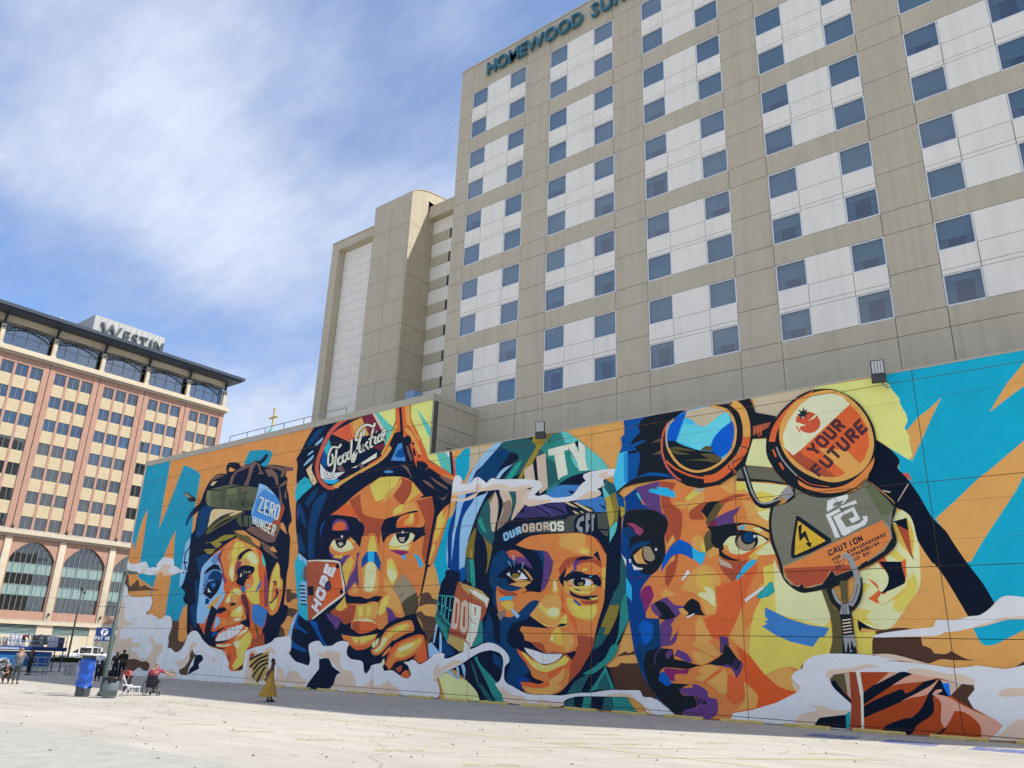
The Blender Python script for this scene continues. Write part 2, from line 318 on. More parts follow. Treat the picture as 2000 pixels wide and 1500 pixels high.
def paint_nodes():
    nt = PAINT.node_tree; b = nt.nodes['Principled BSDF']; L = nt.links.new; b.inputs['Roughness'].default_value = .7; b.inputs['Specular IOR Level'].default_value = .12
    a = nt.nodes.new('ShaderNodeAttribute'); a.attribute_name = 'paint'; g = nt.nodes.new('ShaderNodeNewGeometry')
    n = nt.nodes.new('ShaderNodeTexNoise'); n.inputs['Scale'].default_value = .9; n.inputs['Detail'].default_value = 9; n.inputs['Roughness'].default_value = .66; L(g.outputs['Position'], n.inputs['Vector'])
    mr = nt.nodes.new('ShaderNodeMapRange'); mr.inputs['From Min'].default_value = .3; mr.inputs['From Max'].default_value = .7; mr.inputs['To Min'].default_value = .92; mr.inputs['To Max'].default_value = 1.07; L(n.outputs['Fac'], mr.inputs['Value'])
    vm = nt.nodes.new('ShaderNodeVectorMath'); vm.operation = 'SCALE'; L(a.outputs['Color'], vm.inputs[0]); L(mr.outputs[0], vm.inputs['Scale']); L(vm.outputs[0], b.inputs['Base Color'])
    n3 = nt.nodes.new('ShaderNodeTexNoise'); n3.inputs['Scale'].default_value = 45; n3.inputs['Detail'].default_value = 4; L(g.outputs['Position'], n3.inputs['Vector'])
    bp = nt.nodes.new('ShaderNodeBump'); bp.inputs['Strength'].default_value = .3; bp.inputs['Distance'].default_value = .02; L(n3.outputs['Fac'], bp.inputs['Height']); L(bp.outputs[0], b.inputs['Normal'])
paint_nodes()
def paint_rgb(k):
    c = hexl(PAL[k]); return tuple(max(.004, min(.9, (v - .004) / e)) for v, e in zip(c, EW))
MURAL = """
bg tl 0|-6499 1640 405 -8 3 -161 -3 -156 16 -245 76 172 58 133 45 115 36 73 97 -29 122 -46 54 -33 2 -78 -6 -147 5 -113 17 -107 8 -7 112 -328 -42 -258 -15 72 -43 -124 -77 0 -109 39 -715 17 -57 385 3 351
bg or 1|-6328 1250 19 -78 3 -60 10 -105 7 -108 3 -85 -190 -4 -8 45 -9 74 22 34 16 36 35 -49 29 -61 -17 95 5 64 15 80 28 73
bg or 0|-5816 1043 11 -80 39 -160 -170 8 33 87 43 87
bg or 0|-6469 756 541 -20 161 -33 9 -152 5 -142 -20 -30 -275 4 -270 0
bg tl 0|-6284 733 324 -9 -22 -18 -29 -87 -245 79
bg tl 0|-6011 619 5 -100 -9 -100 -28 0 23 113 -9 88
bg b2 1|-6520 733 81 -2 40 -74 28 -20 53 18 38 30 34 -13 23 -34 28 -10 48 13 54 -15 52 -13 97 -11 94 -7 -280 4 -249 -2 -28 32 -55 35
bg b2 1|-5632 373 86 0 35 -55 0 -75 123 26 0 -49 -53 -63 -80 -10 -122 35 0 76
bg or 1|-5466 485 16 -23 12 -101 35 -96 -23 -29 -48 -6 -39 13 -21 105 3 55 32 56
bg tl 1|-4956 1562 220 -25 65 -31 -26 -72 -54 -20 -103 26 -154 21 14 51
bg b2 1|-4311 567 52 -1 4 -21 84 -9 5 -26 -61 -6 -28 -19 -38 3
bg b2 1|-4380 406 14 39 63 8 89 -5 53 -13 -47 -44 -53 13
bg b2 1|-4454 344 44 10 59 -2 63 -26 30 -50 -78 -23 -89 -31
g1 lb 1|-5492 1004 -53 -9 -56 -40 -32 -21 -1 -91 -2 -99 4 -63 14 -74 41 37 17 106 33 43 -14 108 -7 78
g1 nv 0|-5552 994 -7 -28 -10 -38 -11 -32 -14 -14 -16 -7 -11 -13 -1 -24 5 -27 7 -24 10 -18 12 -15 5 -12 -4 -11 -11 -10 -8 -7 14 -6 9 8 11 11 6 13 -7 15 -12 15 -9 17 -7 23 -5 27 1 21 9 11 16 7 15 16 12 32 10 39 7 28
g1 nv 0|-5619 785 17 -1 23 -1 17 -1 -4 11 -17 1 -23 1 -17 1
g1 nv 3|-5684 1068 6 49 40 53 58 37 53 24 25 58 15 37 36 48 48 37 45 19 67 -1 72 -10 -20 44 11 32 31 8 107 -14 49 -36 52 8 54 2 73 12 60 -3 38 29 27 10 16 -16 -27 -32 -53 -25 57 -21 56 7 82 -12 110 -24 86 -16 9 -25 -74 8 -5 -37 28 -21 2 -59 32 -54 30 -77 30 -64 12 -37 -21 -31 0 -32 32 -58 2 -24 15 -138 -6 -62 7 -92 1 -94 48 -16 2 -40 -11 -37 8 18 -22 -33 -43 -34 -7 -58 -46 -23 -60 -23 -100 -24 -300 -22 -310 41 -198 71 -33 -26 -30 42 -49 177 11 -7 -58 22 -28 35 20 17 -17 27 -59 23 34 52 13 66 -1 80 -15 100 -12 92 41 34 0 55 2 85 -44 -24 -39 -16 -31 -40
g1 or 1|-5207 1436 19 33 54 -23 26 -8 -45 -11 -34 9
g1 or 1|-4468 995 21 8 34 -29 36 -58 -28 17 -54 32
g1 or 0|-4448 348 11 39 18 -35
g1 db 1|-5684 1071 10 53 80 64 -40 -67 -22 -52
g1 db 1|-5531 1161 82 39 115 -23 -33 -57 -17 -108 -86 -48 -40 20
g1 db 1|-5460 808 67 23 111 12 -3 -43 -52 -42 2 -86 -55 45 -25 53
g1 db 1|-5413 631 28 42 43 -87 32 -128 -19 -41 -48 127
g1 db 1|-5425 462 41 25 57 -26 33 -133 -54 20
g1 br 1|-5389 348 27 -8 34 -29 6 -20 -31 -5
g1 dg 1|-5374 1427 136 -13 -54 -10 -80 -10 -31 -39 -24 -2 22 40
g1 dg 1|-5069 1438 97 19 64 -10 -95 -21 -82 -13 -35 -47 -10 -54 -33 6 12 75
g1 dg 1|-4933 1454 35 14 53 -2 -34 -46 -16 -56 -23 -60 -14 -34 -49 -18 8 58 33 50
g1 dg 1|-4860 1463 51 -24 34 -49 43 -27 -82 5 17 20 -23 34
g1 dg 1|-4739 1395 80 -1 41 -26 43 -31 30 -72 -29 3 -32 51 -47 18 -20 -7
g1 dg 1|-4736 1412 64 6 134 -29 100 -12 33 -30 -71 13 -26 -40 -34 -1 5 39 -92 32
g1 dg 1|-4543 1256 81 38 6 -26 -71 -22 25 -53 28 -62 -25 -14 -26 86
g1 dg 1|-4462 1231 23 -45 1 -33 -27 28
g1 dg 1|-4451 1374 46 -8 0 -17 -29 6
g1 tan 1|-5420 1357 36 19 50 0 -28 -16 -30 -13
g1 gr 1|-5455 1276 7 46 95 4 187 4 194 -25 188 -28 -1 -26 -27 -132 -82 2 -256 35 -185 25 -77 21 -32 35
g1 g2 1|-5455 1276 4 41 42 1 37 -124 -41 10 -29 33
g1 nv 0|-5442 1317 25 -2 35 -3 34 -4 31 -5 32 -6 33 -3 29 1 28 4 38 3 56 2 65 0 65 -3 70 -10 69 -13 49 -9 0 7 -49 9 -70 14 -71 10 -67 3 -66 0 -57 -2 -39 -3 -28 -4 -26 -1 -30 3 -31 5 -32 6 -36 4 -35 3 -25 2
g1 g3 0|-5261 1321 57 -1 28 -157 -63 10
g1 g3 0|-5046 1295 115 1 43 -171 -101 13
g1 g4 0|-5191 1305 143 -6 5 -45 -127 3
g1 dg 1|-4981 1252 5 40 37 5 15 -28
g1 nv 0|-4811 1134 -11 48 -7 0 12 -47
g1 nv 0|-4824 1182 -19 2 1 -4 19 -2
g1 nv 0|-4843 1184 -5 -13 6 -2 6 13
g1 nv 0|-4848 1173 6 -25 7 -1 -6 25
g1 nv 0|-4843 1150 12 -15 6 1 -12 15
g1 nv 0|-4831 1135 19 -1 0 4 -20 1
g1 nv 0|-4867 1185 12 -47 7 -1 -12 48
g1 nv 0|-4850 1141 -23 2 1 -4 23 -2
g1 nv 0|-4866 1140 -8 8 -6 -1 8 -8
g1 nv 0|-4872 1145 -3 14 -7 1 4 -15
g1 nv 0|-4875 1156 3 7 -7 2 -3 -7
g1 nv 0|-4878 1161 23 -2 -1 4 -23 2
g1 nv 0|-4863 1161 -20 26 -6 0 20 -27
g1 nv 0|-4914 1142 27 -2 -1 4 -27 2
g1 nv 0|-4886 1141 -12 47 -7 1 12 -48
g1 nv 0|-4900 1189 -27 2 1 -4 27 -2
g1 nv 0|-4894 1166 -22 2 1 -4 22 -2
g1 nv 0|-4943 1192 13 -48 7 0 -13 47
g1 nv 0|-4923 1144 -36 50 -6 -1 35 -49
g1 nv 0|-4965 1194 12 -48 7 0 -12 47
g1 nv 0|-4971 1173 -25 2 1 -4 25 -2
g1 nv 0|-5004 1150 2 12 -8 1 -1 -11
g1 nv 0|-5002 1159 -8 30 -7 0 8 -29
g1 nv 0|-5009 1186 -8 13 -7 -1 8 -12
g1 nv 0|-5017 1199 -23 2 1 -4 23 -2
g1 nv 0|-5040 1201 -2 -12 7 -1 2 11
g1 nv 0|-5042 1192 7 -30 8 0 -8 29
g1 nv 0|-5036 1164 8 -12 7 1 -8 12
g1 nv 0|-5027 1152 22 -2 -1 4 -22 2
g1 nv 0|-5041 1157 -31 3 1 -4 31 -3
g1 nv 0|-5065 1156 3 46 -7 1 -3 -46
g1 nv 0|-5108 1159 20 -1 -1 3 -20 2
g1 nv 0|-5087 1158 3 19 -7 2 -3 -20
g1 nv 0|-5084 1175 -6 23 -7 0 6 -22
g1 nv 0|-5089 1196 -8 9 -6 0 8 -10
g1 nv 0|-5097 1205 -23 2 1 -4 23 -2
g1 nv 0|-5120 1207 -3 -8 7 -2 3 9
g1 nv 0|-5123 1201 5 -17 7 0 -5 16
g1 nv 0|-5120 1187 8 -9 7 0 -8 9
g1 nv 0|-5112 1178 27 -3 -1 4 -27 3
g1 tan 1|-5354 1133 24 29 99 -3 164 -21 97 -17 -107 -2 -115 -13 -88 -29 -63 -36 -21 -12 7 58
g1 ol 1|-4939 1118 19 -12 -78 -24 -92 -28 -133 -35 -97 -29 -55 -10 20 44 76 48 112 32 106 14
g1 tan 1|-5104 1103 103 21 70 -6 -72 -14 -68 -8
g1 nv 0|-5284 1013 38 10 52 15 48 13 43 11 41 9 28 8 -3 3 -33 -2 -46 -5 -47 -9 -48 -16 -46 -19 -31 -15
g1 nv 0|-5346 1027 39 14 53 21 51 18 49 13 47 12 32 8 -2 2 -36 -4 -52 -8 -52 -13 -50 -20 -49 -23 -33 -18
g1 g3 0|-5000 1091 184 -15 27 -79 -152 15 -48 38
g1 nv 0|-4938 1086 23 -2 20 -75 -19 1
g1 nv 0|-4859 1071 15 -2 17 -65 -12 1
g1 bl3 1|-4779 1300 82 -24 74 -42 67 -45 44 -42 22 -39 -31 -76 -35 -27 -223 13 -17 22 -27 49 12 55 23 59
g1 lb 1|-4779 1300 82 -24 74 -42 59 -40 -62 23 -78 30 -53 -21 -27 -41 -14 -63 -16 -38 -8 18 28 93
g1 r1 1|-4475 1136 34 -32 -10 -49 -18 -44 5 -53 -43 -79 -69 0 -76 25 -198 72 33 15 183 -13 94 47 54 66
g1 dg 1|-4850 976 60 25 159 -36 119 29 39 5 3 -45 -30 -75 -68 -4 -122 40 -79 30
g1 nv 0|-4756 1101 91 9 103 -50 -6 -4 -94 41 -85 -5
g1 cr 0|-4750 1196 57 -20 0 11 -57 20
g1 cr 0|-4706 1192 -44 -88 17 -8 45 87
g1 cr 0|-4746 1099 54 -17 0 11 -55 18
g1 cr 0|-4623 1163 -52 18 0 -11 52 -17
g1 cr 0|-4678 1181 0 -102 17 -6 2 101
g1 cr 0|-4676 1076 49 -16 0 11 -49 16
g1 cr 0|-4676 1123 42 -14 1 11 -42 14
g1 cr 0|-4596 1052 6 99 -19 6 -4 -100
g1 cr 0|-4606 1147 44 -16 1 11 -45 15
g1 cr 0|-4578 1144 9 -21 17 -3 -9 22
g1 cr 0|-4571 1133 -2 -32 18 -5 2 30
g1 cr 0|-4570 1110 -11 -15 16 -9 12 14
g1 cr 0|-4564 1097 -44 14 -1 -10 44 -15
g1 cr 0|-4595 1104 20 -61 16 -2 -19 60
g1 cr 0|-4537 1133 -11 -22 17 -8 11 22
g1 cr 0|-4546 1117 -6 -62 17 -5 6 61
g1 cr 0|-4552 1062 6 -28 17 -3 -6 27
g1 cr 0|-4545 1033 39 -13 2 10 -40 14
g1 cr 0|-4504 1020 11 22 -16 8 -11 -22
g1 cr 0|-4495 1036 8 60 -18 6 -7 -60
g1 cr 0|-4487 1090 -5 28 -18 4 6 -28
g1 cr 0|-4494 1119 -42 14 -1 -10 42 -15
g1 cr 0|-4799 1073 10 -54 12 -5 -8 55
g1 cr 0|-4770 1064 7 -55 13 -5 -6 56
g1 cr 0|-4791 1041 36 -13 0 9 -38 12
g1 cr 0|-4747 1057 4 -49 13 -5 -3 50
g1 cr 0|-4744 1013 8 -16 12 -2 -9 17
g1 cr 0|-4736 997 26 -10 0 8 -26 11
g1 cr 0|-4710 987 8 10 -12 8 -7 -11
g1 cr 0|-4704 993 0 51 -14 4 2 -50
g1 cr 0|-4683 978 1 60 -14 4 0 -60
g1 cr 0|-4697 1040 29 -70 12 -1 -28 70
g1 cr 0|-4657 967 3 62 -13 4 -3 -61
g1 cr 0|-4603 997 -7 20 -13 0 8 -20
g1 cr 0|-4610 1017 -30 9 -1 -9 30 -10
g1 cr 0|-4640 1026 -9 -15 12 -7 9 15
g1 cr 0|-4648 1016 -2 -40 12 -5 4 41
g1 cr 0|-4651 981 6 -19 11 -2 -5 20
g1 cr 0|-4645 961 28 -11 1 10 -28 11
g1 cr 0|-4616 950 9 15 -12 8 -9 -16
g1 cr 0|-4609 961 3 21 -13 4 -2 -21
g1 cr 0|-4608 984 -22 7 -1 -9 22 -8
g1 cr 0|-4554 1000 -38 12 -1 -10 37 -12
g1 cr 0|-4594 1011 -9 -65 12 -5 10 66
g1 cr 0|-4601 944 33 -13 2 10 -34 13
g1 cr 0|-4597 973 29 -11 2 11 -30 10
g1 cr 0|-4546 924 15 68 -13 4 -14 -67
g1 cr 0|-4544 986 31 -10 3 11 -32 10
g1 cr 0|-4523 986 5 -16 12 1 -5 17
g1 cr 0|-4519 980 -5 -23 12 -4 6 23
g1 cr 0|-4519 965 -12 -11 10 -8 12 11
g1 cr 0|-4518 956 -30 11 -2 -11 30 -10
g1 cr 0|-4540 960 9 -44 11 0 -8 44
g1 or 1|-4999 982 107 -3 82 -35 111 -41 34 -23 1 -32 -63 24 -77 50 -110 24
g1 ol 1|-5018 996 87 -40 125 -25 45 -37 75 -41 -91 17 -97 35 -65 21 -46 33
g1 dg 1|-4669 897 47 -19 99 -38 -20 -3 98 -73 -28 5 -61 27 -77 36
g1 or 1|-4543 837 32 10 48 -34 -5 -8 -57 15
g1 ol2 3|-5368 913 126 14 110 33 148 -5 -19 -16 -118 -19 -62 -5 52 -16 -55 -27 -54 20 -65 30
g1 ol2 1|-5364 872 65 1 90 -4 -18 -21 -36 -14 -51 9
g1 nv 0|-5386 975 38 -3 54 -2 50 -2 41 0 37 0 33 2 30 1 27 2 18 2 -2 4 -20 2 -29 3 -32 2 -35 1 -37 -1 -40 -1 -48 -2 -51 -2 -36 -3
g1 o3 1|-4977 930 55 -9 121 -41 101 -31 56 -25 46 -49 31 -58 32 -64 32 -79 19 -97 25 -76 -48 -84 -17 -67 -78 -39 -62 -28 4 -67 -5 -34 -65 -17 -55 -6 -35 14 -23 56 -56 61 -108 17 -28 43 -101 6 -141 105 -34 62 -17 106 -13 107 -11 91 89 79 97 52
g1 lb 1|-5134 856 -121 -50 -88 -58 -8 -51 11 -104 15 -85 1 -64 26 -87 98 0 58 94 80 41 35 94 -49 118 -67 71 11 46
g1 b5 1|-5226 817 66 19 31 -28 -6 -34 -66 -14 -38 19
g1 pu2 1|-5159 831 54 32 10 -90 47 -87 55 -60 -48 10 -63 111 -59 46
g1 o2 1|-4977 926 55 -5 -41 -44 -40 -49 6 -77 3 -67 42 -42 -48 9 -90 104 -31 53 28 67 66 39
g1 o1 1|-4961 923 161 -45 101 -31 56 -29 44 -67 40 -82 -45 -14 -58 99 -43 59 -80 33 -111 -24 -15 -57 -29 -33 47 -92 -40 -15 -61 59 -3 67 -45 53 44 62
g1 y2 1|-4956 906 72 -17 52 -32 -24 -20 -64 -39 -12 -66 18 -67 -6 -33 -47 35 -21 51 22 57 -22 52
g1 y1 1|-4959 750 12 -17 18 -67 -7 -29 -43 47 -7 25
g1 o3 1|-4714 850 62 -24 47 -51 28 -57 48 -89 24 -75 29 -96 -54 4 -52 74 -26 80 -28 56 -6 57 -5 48
g1 pu2 1|-4572 694 60 -81 10 -70 26 -85 -41 4 -33 113
g1 tl2 1|-4630 809 41 -42 24 -42 -11 -11 -37 37
g1 y2 1|-4788 829 59 -7 52 -35 19 -50 22 -65 28 -56 7 -60 25 -74 -83 1 -86 64 -27 49 53 43 30 51 -84 52 -86 20 -26 18 51 31
g1 y1 1|-4791 813 49 6 40 -19 40 -46 -11 -16 -67 15 -58 31
g1 o1 1|-4885 780 72 5 66 -32 -24 -19 -81 3 -31 -23 -19 17
g1 pu2 1|-4906 773 55 -11 -17 -49 -28 -32 -9 -49 -8 58 4 41
g1 nv 1|-4908 781 14 33 53 22 48 12 43 -12 -72 -17 -30 -24 -18 -18
g1 nv 1|-4893 697 22 28 56 11 58 -3 53 -10 16 -9 -2 -20 -37 -23 -47 -10 50 -2 -51 -23 43 -1 -28 -31 -34 -8 -61 14 -35 22 15 24
g1 y1 0|-4851 663 15 28 11 -29 -14 -3
g1 y1 0|-4787 696 21 -9 -14 -4
g1 y1 0|-4751 698 20 -8 -16 -10
g1 g3 1|-4829 703 36 3 1 -33 -21 -3
g1 o2 1|-4769 640 81 18 8 -32 -5 -36 -73 -22 -22 32
g1 gl 1|-4739 607 34 7 -3 -20 -49 -2
g1 bl 0|-4822 593 57 3 4 -44 -37 4
g1 bl 1|-4599 635 12 -20 -19 -35 -34 -31 11 39 21 28
g1 b5 1|-5298 682 48 28 60 11 91 -16 37 -35 -8 -42 -50 -40 -51 -66 -69 22 -28 13 -27 35
g1 nv 1|-5306 687 13 31 48 27 52 15 58 -11 51 -45 -58 15 -57 4 -51 -13
g1 db 1|-5229 692 56 24 84 -20 29 -26 -6 -42 -51 2 -61 22 -72 3
g1 nv 1|-5276 555 17 36 17 38 51 15 86 -2 40 -14 -22 -49 -50 -41 -39 -23 -47 25
g1 mb 1|-5211 632 78 2 8 -29 -33 -20 -38 21
g1 nv 0|-5238 636 -13 5 -16 6 -13 5 -2 -1 10 -6 14 -9 10 -6
g1 nv 0|-5251 616 -13 2 -18 3 -14 1 0 -1 12 -4 17 -5 12 -4
g1 nv 0|-5256 596 -11 -1 -17 -1 -11 -1 0 -2 13 -1 17 -2 12 -2
g1 nv 0|-5254 574 -10 -5 -15 -6 -10 -5 1 -1 14 3 18 3 13 3
g1 nv 0|-5225 544 -9 -1 -12 -1 -9 -1 0 -1 10 -2 13 -1 10 -2
g1 nv 0|-5211 530 -7 -7 -9 -9 -7 -7 2 -1 11 5 14 8 11 5
g1 te 1|-5226 597 31 -20 23 -11 -45 0
g1 wh 1|-5167 614 15 4 3 -11
g1 db 1|-5235 527 59 -13 -9 -25 -44 -8
g1 lb 1|-5049 607 54 -55 -24 -49 -37 -32 -16 -49 -29 21 5 61 24 50
g1 o1 1|-5201 464 112 69 43 12 -19 -41 -77 -53
g1 o2 1|-4916 616 54 -34 53 -9 28 -25 -35 -87 -112 -19 -63 41 9 48 50 36
g1 y2 1|-4907 583 58 3 50 -26 -7 -28 -77 18 -38 -24 -34 -40 -27 17 28 36
g1 y1 1|-4876 578 55 -17 -3 -16 -69 13
g1 y1 1|-4967 531 41 -13 12 -16 -48 -16
g1 y1 1|-4899 526 45 -5 13 -20 -53 9
g1 o1 1|-4911 542 59 -1 23 -32 -16 -20 -54 9
g1 nv 1|-4923 478 27 12 51 -1 -18 -16 -43 -1
g1 nv 1|-5063 443 54 24 66 -21 -69 -24 -46 2
g1 o3 1|-5052 459 31 24 35 -17 -36 -7
g1 r2 1|-4807 536 41 8 54 -45 39 -71 5 -46 -59 39 -36 55
g1 o2 1|-4910 442 127 38 32 -12 50 -59 0 -27 -66 -16 -104 -16 -73 0 39 44 9 24
g1 y2 1|-4879 433 90 43 33 -43 -5 -36 -124 5
g1 y1 1|-4827 457 46 15 10 -35 -46 -16
g1 y1 1|-4845 390 85 3 -23 -19 -58 0
g1 o2 1|-5009 394 61 -4 72 6 -2 -46 -100 -12 -28 -4
g1 nv 1|-4748 456 54 -47 38 -39 8 -46 -26 8 -46 15 -60 15 85 24
g1 nv 1|-5147 476 94 -33 -41 -94 -10 -44 61 0 82 25 16 -4 -71 -36 -19 -40 -96 -10 -50 64
g1 lb 1|-5064 402 49 -12 3 -36 -44 -33 -12 -8 1 49
g1 mb 1|-5092 289 49 16 25 -11 -44 -29
g1 nv 1|-5068 443 40 20 65 -17 -55 -20
g1 te 1|-5028 252 12 10 21 32 30 -2 5 10 42 6 10 18 36 0 19 10 38 -3 11 11 36 -1 12 6 29 0 -3 -18 -34 -31 -38 -20 -52 -20 -62 -12 -94 -8
g1 gl 0|-4964 294 2 -15 3 -21 2 -15 4 0 -2 15 -3 21 -2 15
g1 gl 0|-4916 308 5 -14 7 -20 5 -14 4 0 -5 14 -7 20 -5 15
g1 gl 0|-4859 327 4 -17 7 -22 4 -16 3 0 -4 16 -6 22 -4 17
g1 gl 0|-4814 335 3 -15 4 -21 3 -15 3 0 -3 15 -4 21 -3 15
g1 gl 0|-4766 343 -1 -11 0 -14 -1 -10 4 0 0 10 1 14 0 11
g1 nv 1|-5025 240 110 6 68 16 -65 -26 -101 -10
g1 y1 1|-5008 223 93 -3 98 10 -38 -16 -56 -7 -89 0
g1 o1 1|-4819 237 61 40 84 55 19 -19 -49 -28 -48 -31 -7 -54 -17 11
g1 y2 1|-4654 309 41 -27 3 -41 -42 -50 -4 -38 -15 -49 -88 -36 -27 21 41 58 -21 53 16 46 48 32
g1 y1 1|-4804 238 67 12 -3 -42 -18 -12 -42 26
g1 y1 1|-4686 190 7 -3 -10 -42 -14 3
g1 y1 1|-4681 332 15 -4 -15 -23 -78 -24 -56 -32 53 43
g1 r1 1|-4868 156 49 5 4 -42 -15 -12
g1 nv 1|-4731 67 25 14 42 24 -6 -30
g1 r1 1|-4616 263 48 1 82 46 26 -81 -87 -24 -42 6
g1 ol 1|-4606 363 41 -27 35 -64 -3 -15 -48 60
g1 nv 1|-4480 427 2 -64 -19 -60 -26 -57 33 57 18 7 19 -81 60 23 -32 111 11 37
g1 bl2 1|-4657 471 57 7 110 -36 11 -19 -23 -98 -37 15 -91 38
g1 nv 1|-4524 250 33 56 17 125 25 -23 -20 -83
g1 o2 1|-4441 744 34 -33 20 -63 32 -24 12 -54 -1 -57 -22 -75 -46 -30 -40 4 -24 46 -15 96 -5 78 19 66
g1 y2 1|-4440 740 27 -33 24 -78 22 -9 4 -50 -56 17 -32 24 -5 -38 5 -77 47 26 17 -20 -9 -45 -27 -26 -43 42 -19 81 3 78 13 58
g1 nv 1|-4421 579 29 -23 0 -31 -39 -34 -29 -14 -12 9 33 13 33 30
g1 r1 1|-4467 623 54 -5 0 -27 -27 1
g1 nv 1|-4460 623 40 -1 -21 -9
g1 nv 3|-4289 475 25 -56 -27 -52 -48 -41 4 -48 13 56 30 66
g1 nv 1|-4431 389 35 19 8 -67 -5 -89 -23 14
bg wl 0|-2805 1289 182 -11 -130 -96 -43 -22
bg yl 0|-3320 1625 206 0 -4 -224 6 -113 -16 12 -77 117 -78 111
bg yl 0|-3612 1627 184 0 11 -93 -23 -36 -84 61
bg t3 0|-3255 1604 143 -156 -3 -55 -24 22
bg yl 0|-3137 1297 84 -5 47 -97 -97 54
bg t3 0|-3058 1289 82 -1 31 -41 20 -97 -82 48
bg wh 0|-2983 1286 33 3 7 -37 -17 11
bg om 0|-2936 1286 95 4 -70 -52
bg tr 0|-2841 1289 41 0 3 -119 -31 -62 -65 21 -16 110
bg nv 0|-2956 1288 18 -1 32 -144 -21 6
bg rr 0|-2938 1287 27 -55 19 -91 -17 3
bg tr 0|-2909 925 -26 -19 -33 -97 -37 -97 -19 -45 -3 -20 8 22 21 -34 42 -110 5 45 45 52 -11 75 -4 43 1 99 25 84
bg b2 1|-3112 451 12 64 44 8 24 -9 20 -23 40 -11 -3 -22 -75 2 -45 -9
bg b2 1|-3142 407 36 16 28 -4 20 -16 80 -9 14 -74 -24 -37 -33 -28 -38 64 -33 59
bg tl3 0|-4242 1296 -100 -60 -9 -36 15 -55 22 -27 78 50 67 50
g2 nv 3|-4207 1629 180 -2 228 -9 214 3 152 6 88 -204 220 -153 123 -72 108 -62 -8 -15 -10 -47 -9 -61 -5 -47 -9 -60 -19 -42 -18 -62 -30 -74 -27 -54 -35 -22 0 -1 -19 -91 -18 -51 -21 -25 8 -33 -20 -35 46 -61 46 -56 20 -67 21 -48 -22 -72 -163 -37 -293 12 -480 -36 -181 24 -50 107 9 33 -18 71 -7 31 30 51 24 62 -3 -18 -77 382 -11 55 -36 81 -27 102 -10 95 53 44 47 58 -126 26 -10 51 -6 77 -22 41 38 46 46 71 43 54
g2 tl3 0|-4260 1290 -75 -38 16 -125 57 40 94 49 -35 47
g2 db 1|-4284 1514 78 74 105 27 -43 -45 -74 -57 -48 -23
g2 db 1|-4185 1513 78 31 -20 -31 -48 -19
g2 lb 1|-4260 1442 51 23 9 -14 -55 -18
g2 lb 1|-4291 1366 30 30 65 34 9 -10 -28 -25 -60 -27
g2 lb 1|-4196 1502 83 41 -9 -27 -53 -22
g2 tan 1|-4256 1337 64 38 -4 -45 58 -69 16 -22 -34 -20 -40 41
g2 db 1|-4094 696 -39 108 -23 118 9 118 13 62 66 50 53 15 17 -30 -37 -67 -29 -76 -15 -116 28 -184
g2 db 1|-4311 1102 30 13 63 -70 46 -106 -53 43 -51 60 7 -65
g2 pu3 1|-4302 1093 21 -26 10 -81 -26 50
g2 db 1|-4225 1110 53 60 70 34 -15 -55 -76 -70
g2 db 1|-4269 914 40 -11 70 -97 -1 -23 -69 26
g2 mb 1|-4027 890 1 62 38 28 35 9 -23 -41 -6 -68 -27 -21
g2 lb 1|-4155 428 -34 -31 -29 -65 -13 -73 39 8 1 54 11 33 16 43
g2 mb 1|-4158 427 -16 -70 0 -29 63 -10 58 -21 7 11 -50 24 -39 15 -18 29 15 32
g2 mb 1|-4038 374 35 2 44 -15 32 -49 56 -58 44 -20 -40 2 -80 60 -56 49 -28 21
g2 mb 1|-4186 266 49 -29 51 -13 67 -24 -38 -6 -68 15 -60 7
g2 o2 3|-3776 1093 116 57 163 59 -13 -6 182 -17 96 -40 28 -24 44 -40 27 -24 -33 -15 102 1 9 -42 15 -40 -4 -30 -5 -51 -12 -66 -13 -67 -6 -82 -2 -27 -21 -117 -20 -29 -89 -95 -52 -7 -75 -29 -48 -35 -55 15 6 -15 -50 -14 -82 -7 -79 29 0 34 -57 -14 -43 28 -85 42 -45 -7 166 51 -24 81 -67 167 -102 57 -19 38 40 43 126 3 108 30 -40 84 -245 42 110 49
g2 r1 1|-3776 1089 93 29 32 -104 44 -34 112 -27 59 -8 -28 -70 -3 -95 -36 77 -40 13 -63 -14 -26 67 -93 97 -34 37
g2 o3 1|-3945 1011 72 29 54 26 62 -21 45 -34 23 -39 -88 18
g2 r1 1|-3324 1178 92 -32 -7 -67 -54 -63 -48 22 -48 48 32 41
g2 r1 1|-3189 1031 125 10 23 -78 -8 -82 -12 -66 -14 -100 -7 -49 -33 68 8 67 5 91 -35 65
g2 y2 1|-3496 1201 161 -14 -36 -48 -68 -48 -19 -17 -57 -15 -28 12 -49 72 8 26
g2 o1 1|-3449 1092 78 47 47 39 0 -36 -52 -50 -53 -39 -47 -3
g2 yo 1|-3234 1143 31 -29 46 -36 -54 -27 -77 -36 49 64
g2 y2 1|-3374 962 7 32 38 21 41 4 -12 -28 -13 -20
g2 o1 1|-3288 1015 60 9 31 -13 24 -37 -70 -2 -70 -4 17 30
g2 nv 1|-3448 932 24 16 122 12 59 12 60 2 20 -10 -98 -4 -59 -17 -17 -30 3 -25 131 -6 79 -6 21 26 0 -51 12 -18 -38 -11 -18 -9 -37 -18 -10 7 16 34 -41 16 -131 5 -60 -21 -27 -33 -19 51 -8 39
g2 o3 1|-3329 891 2 24 38 22 58 20 64 2 10 -28 -8 -38 -48 -7 -70 -2
g2 o1 1|-3274 898 7 27 47 24 19 6 14 -36 -17 -23
g2 y2 1|-3231 957 30 1 -8 -44 -26 -5
g2 y1 1|-3389 796 40 51 29 8 101 -3 39 -20 -15 -23 -46 -24 -70 -4 -51 5
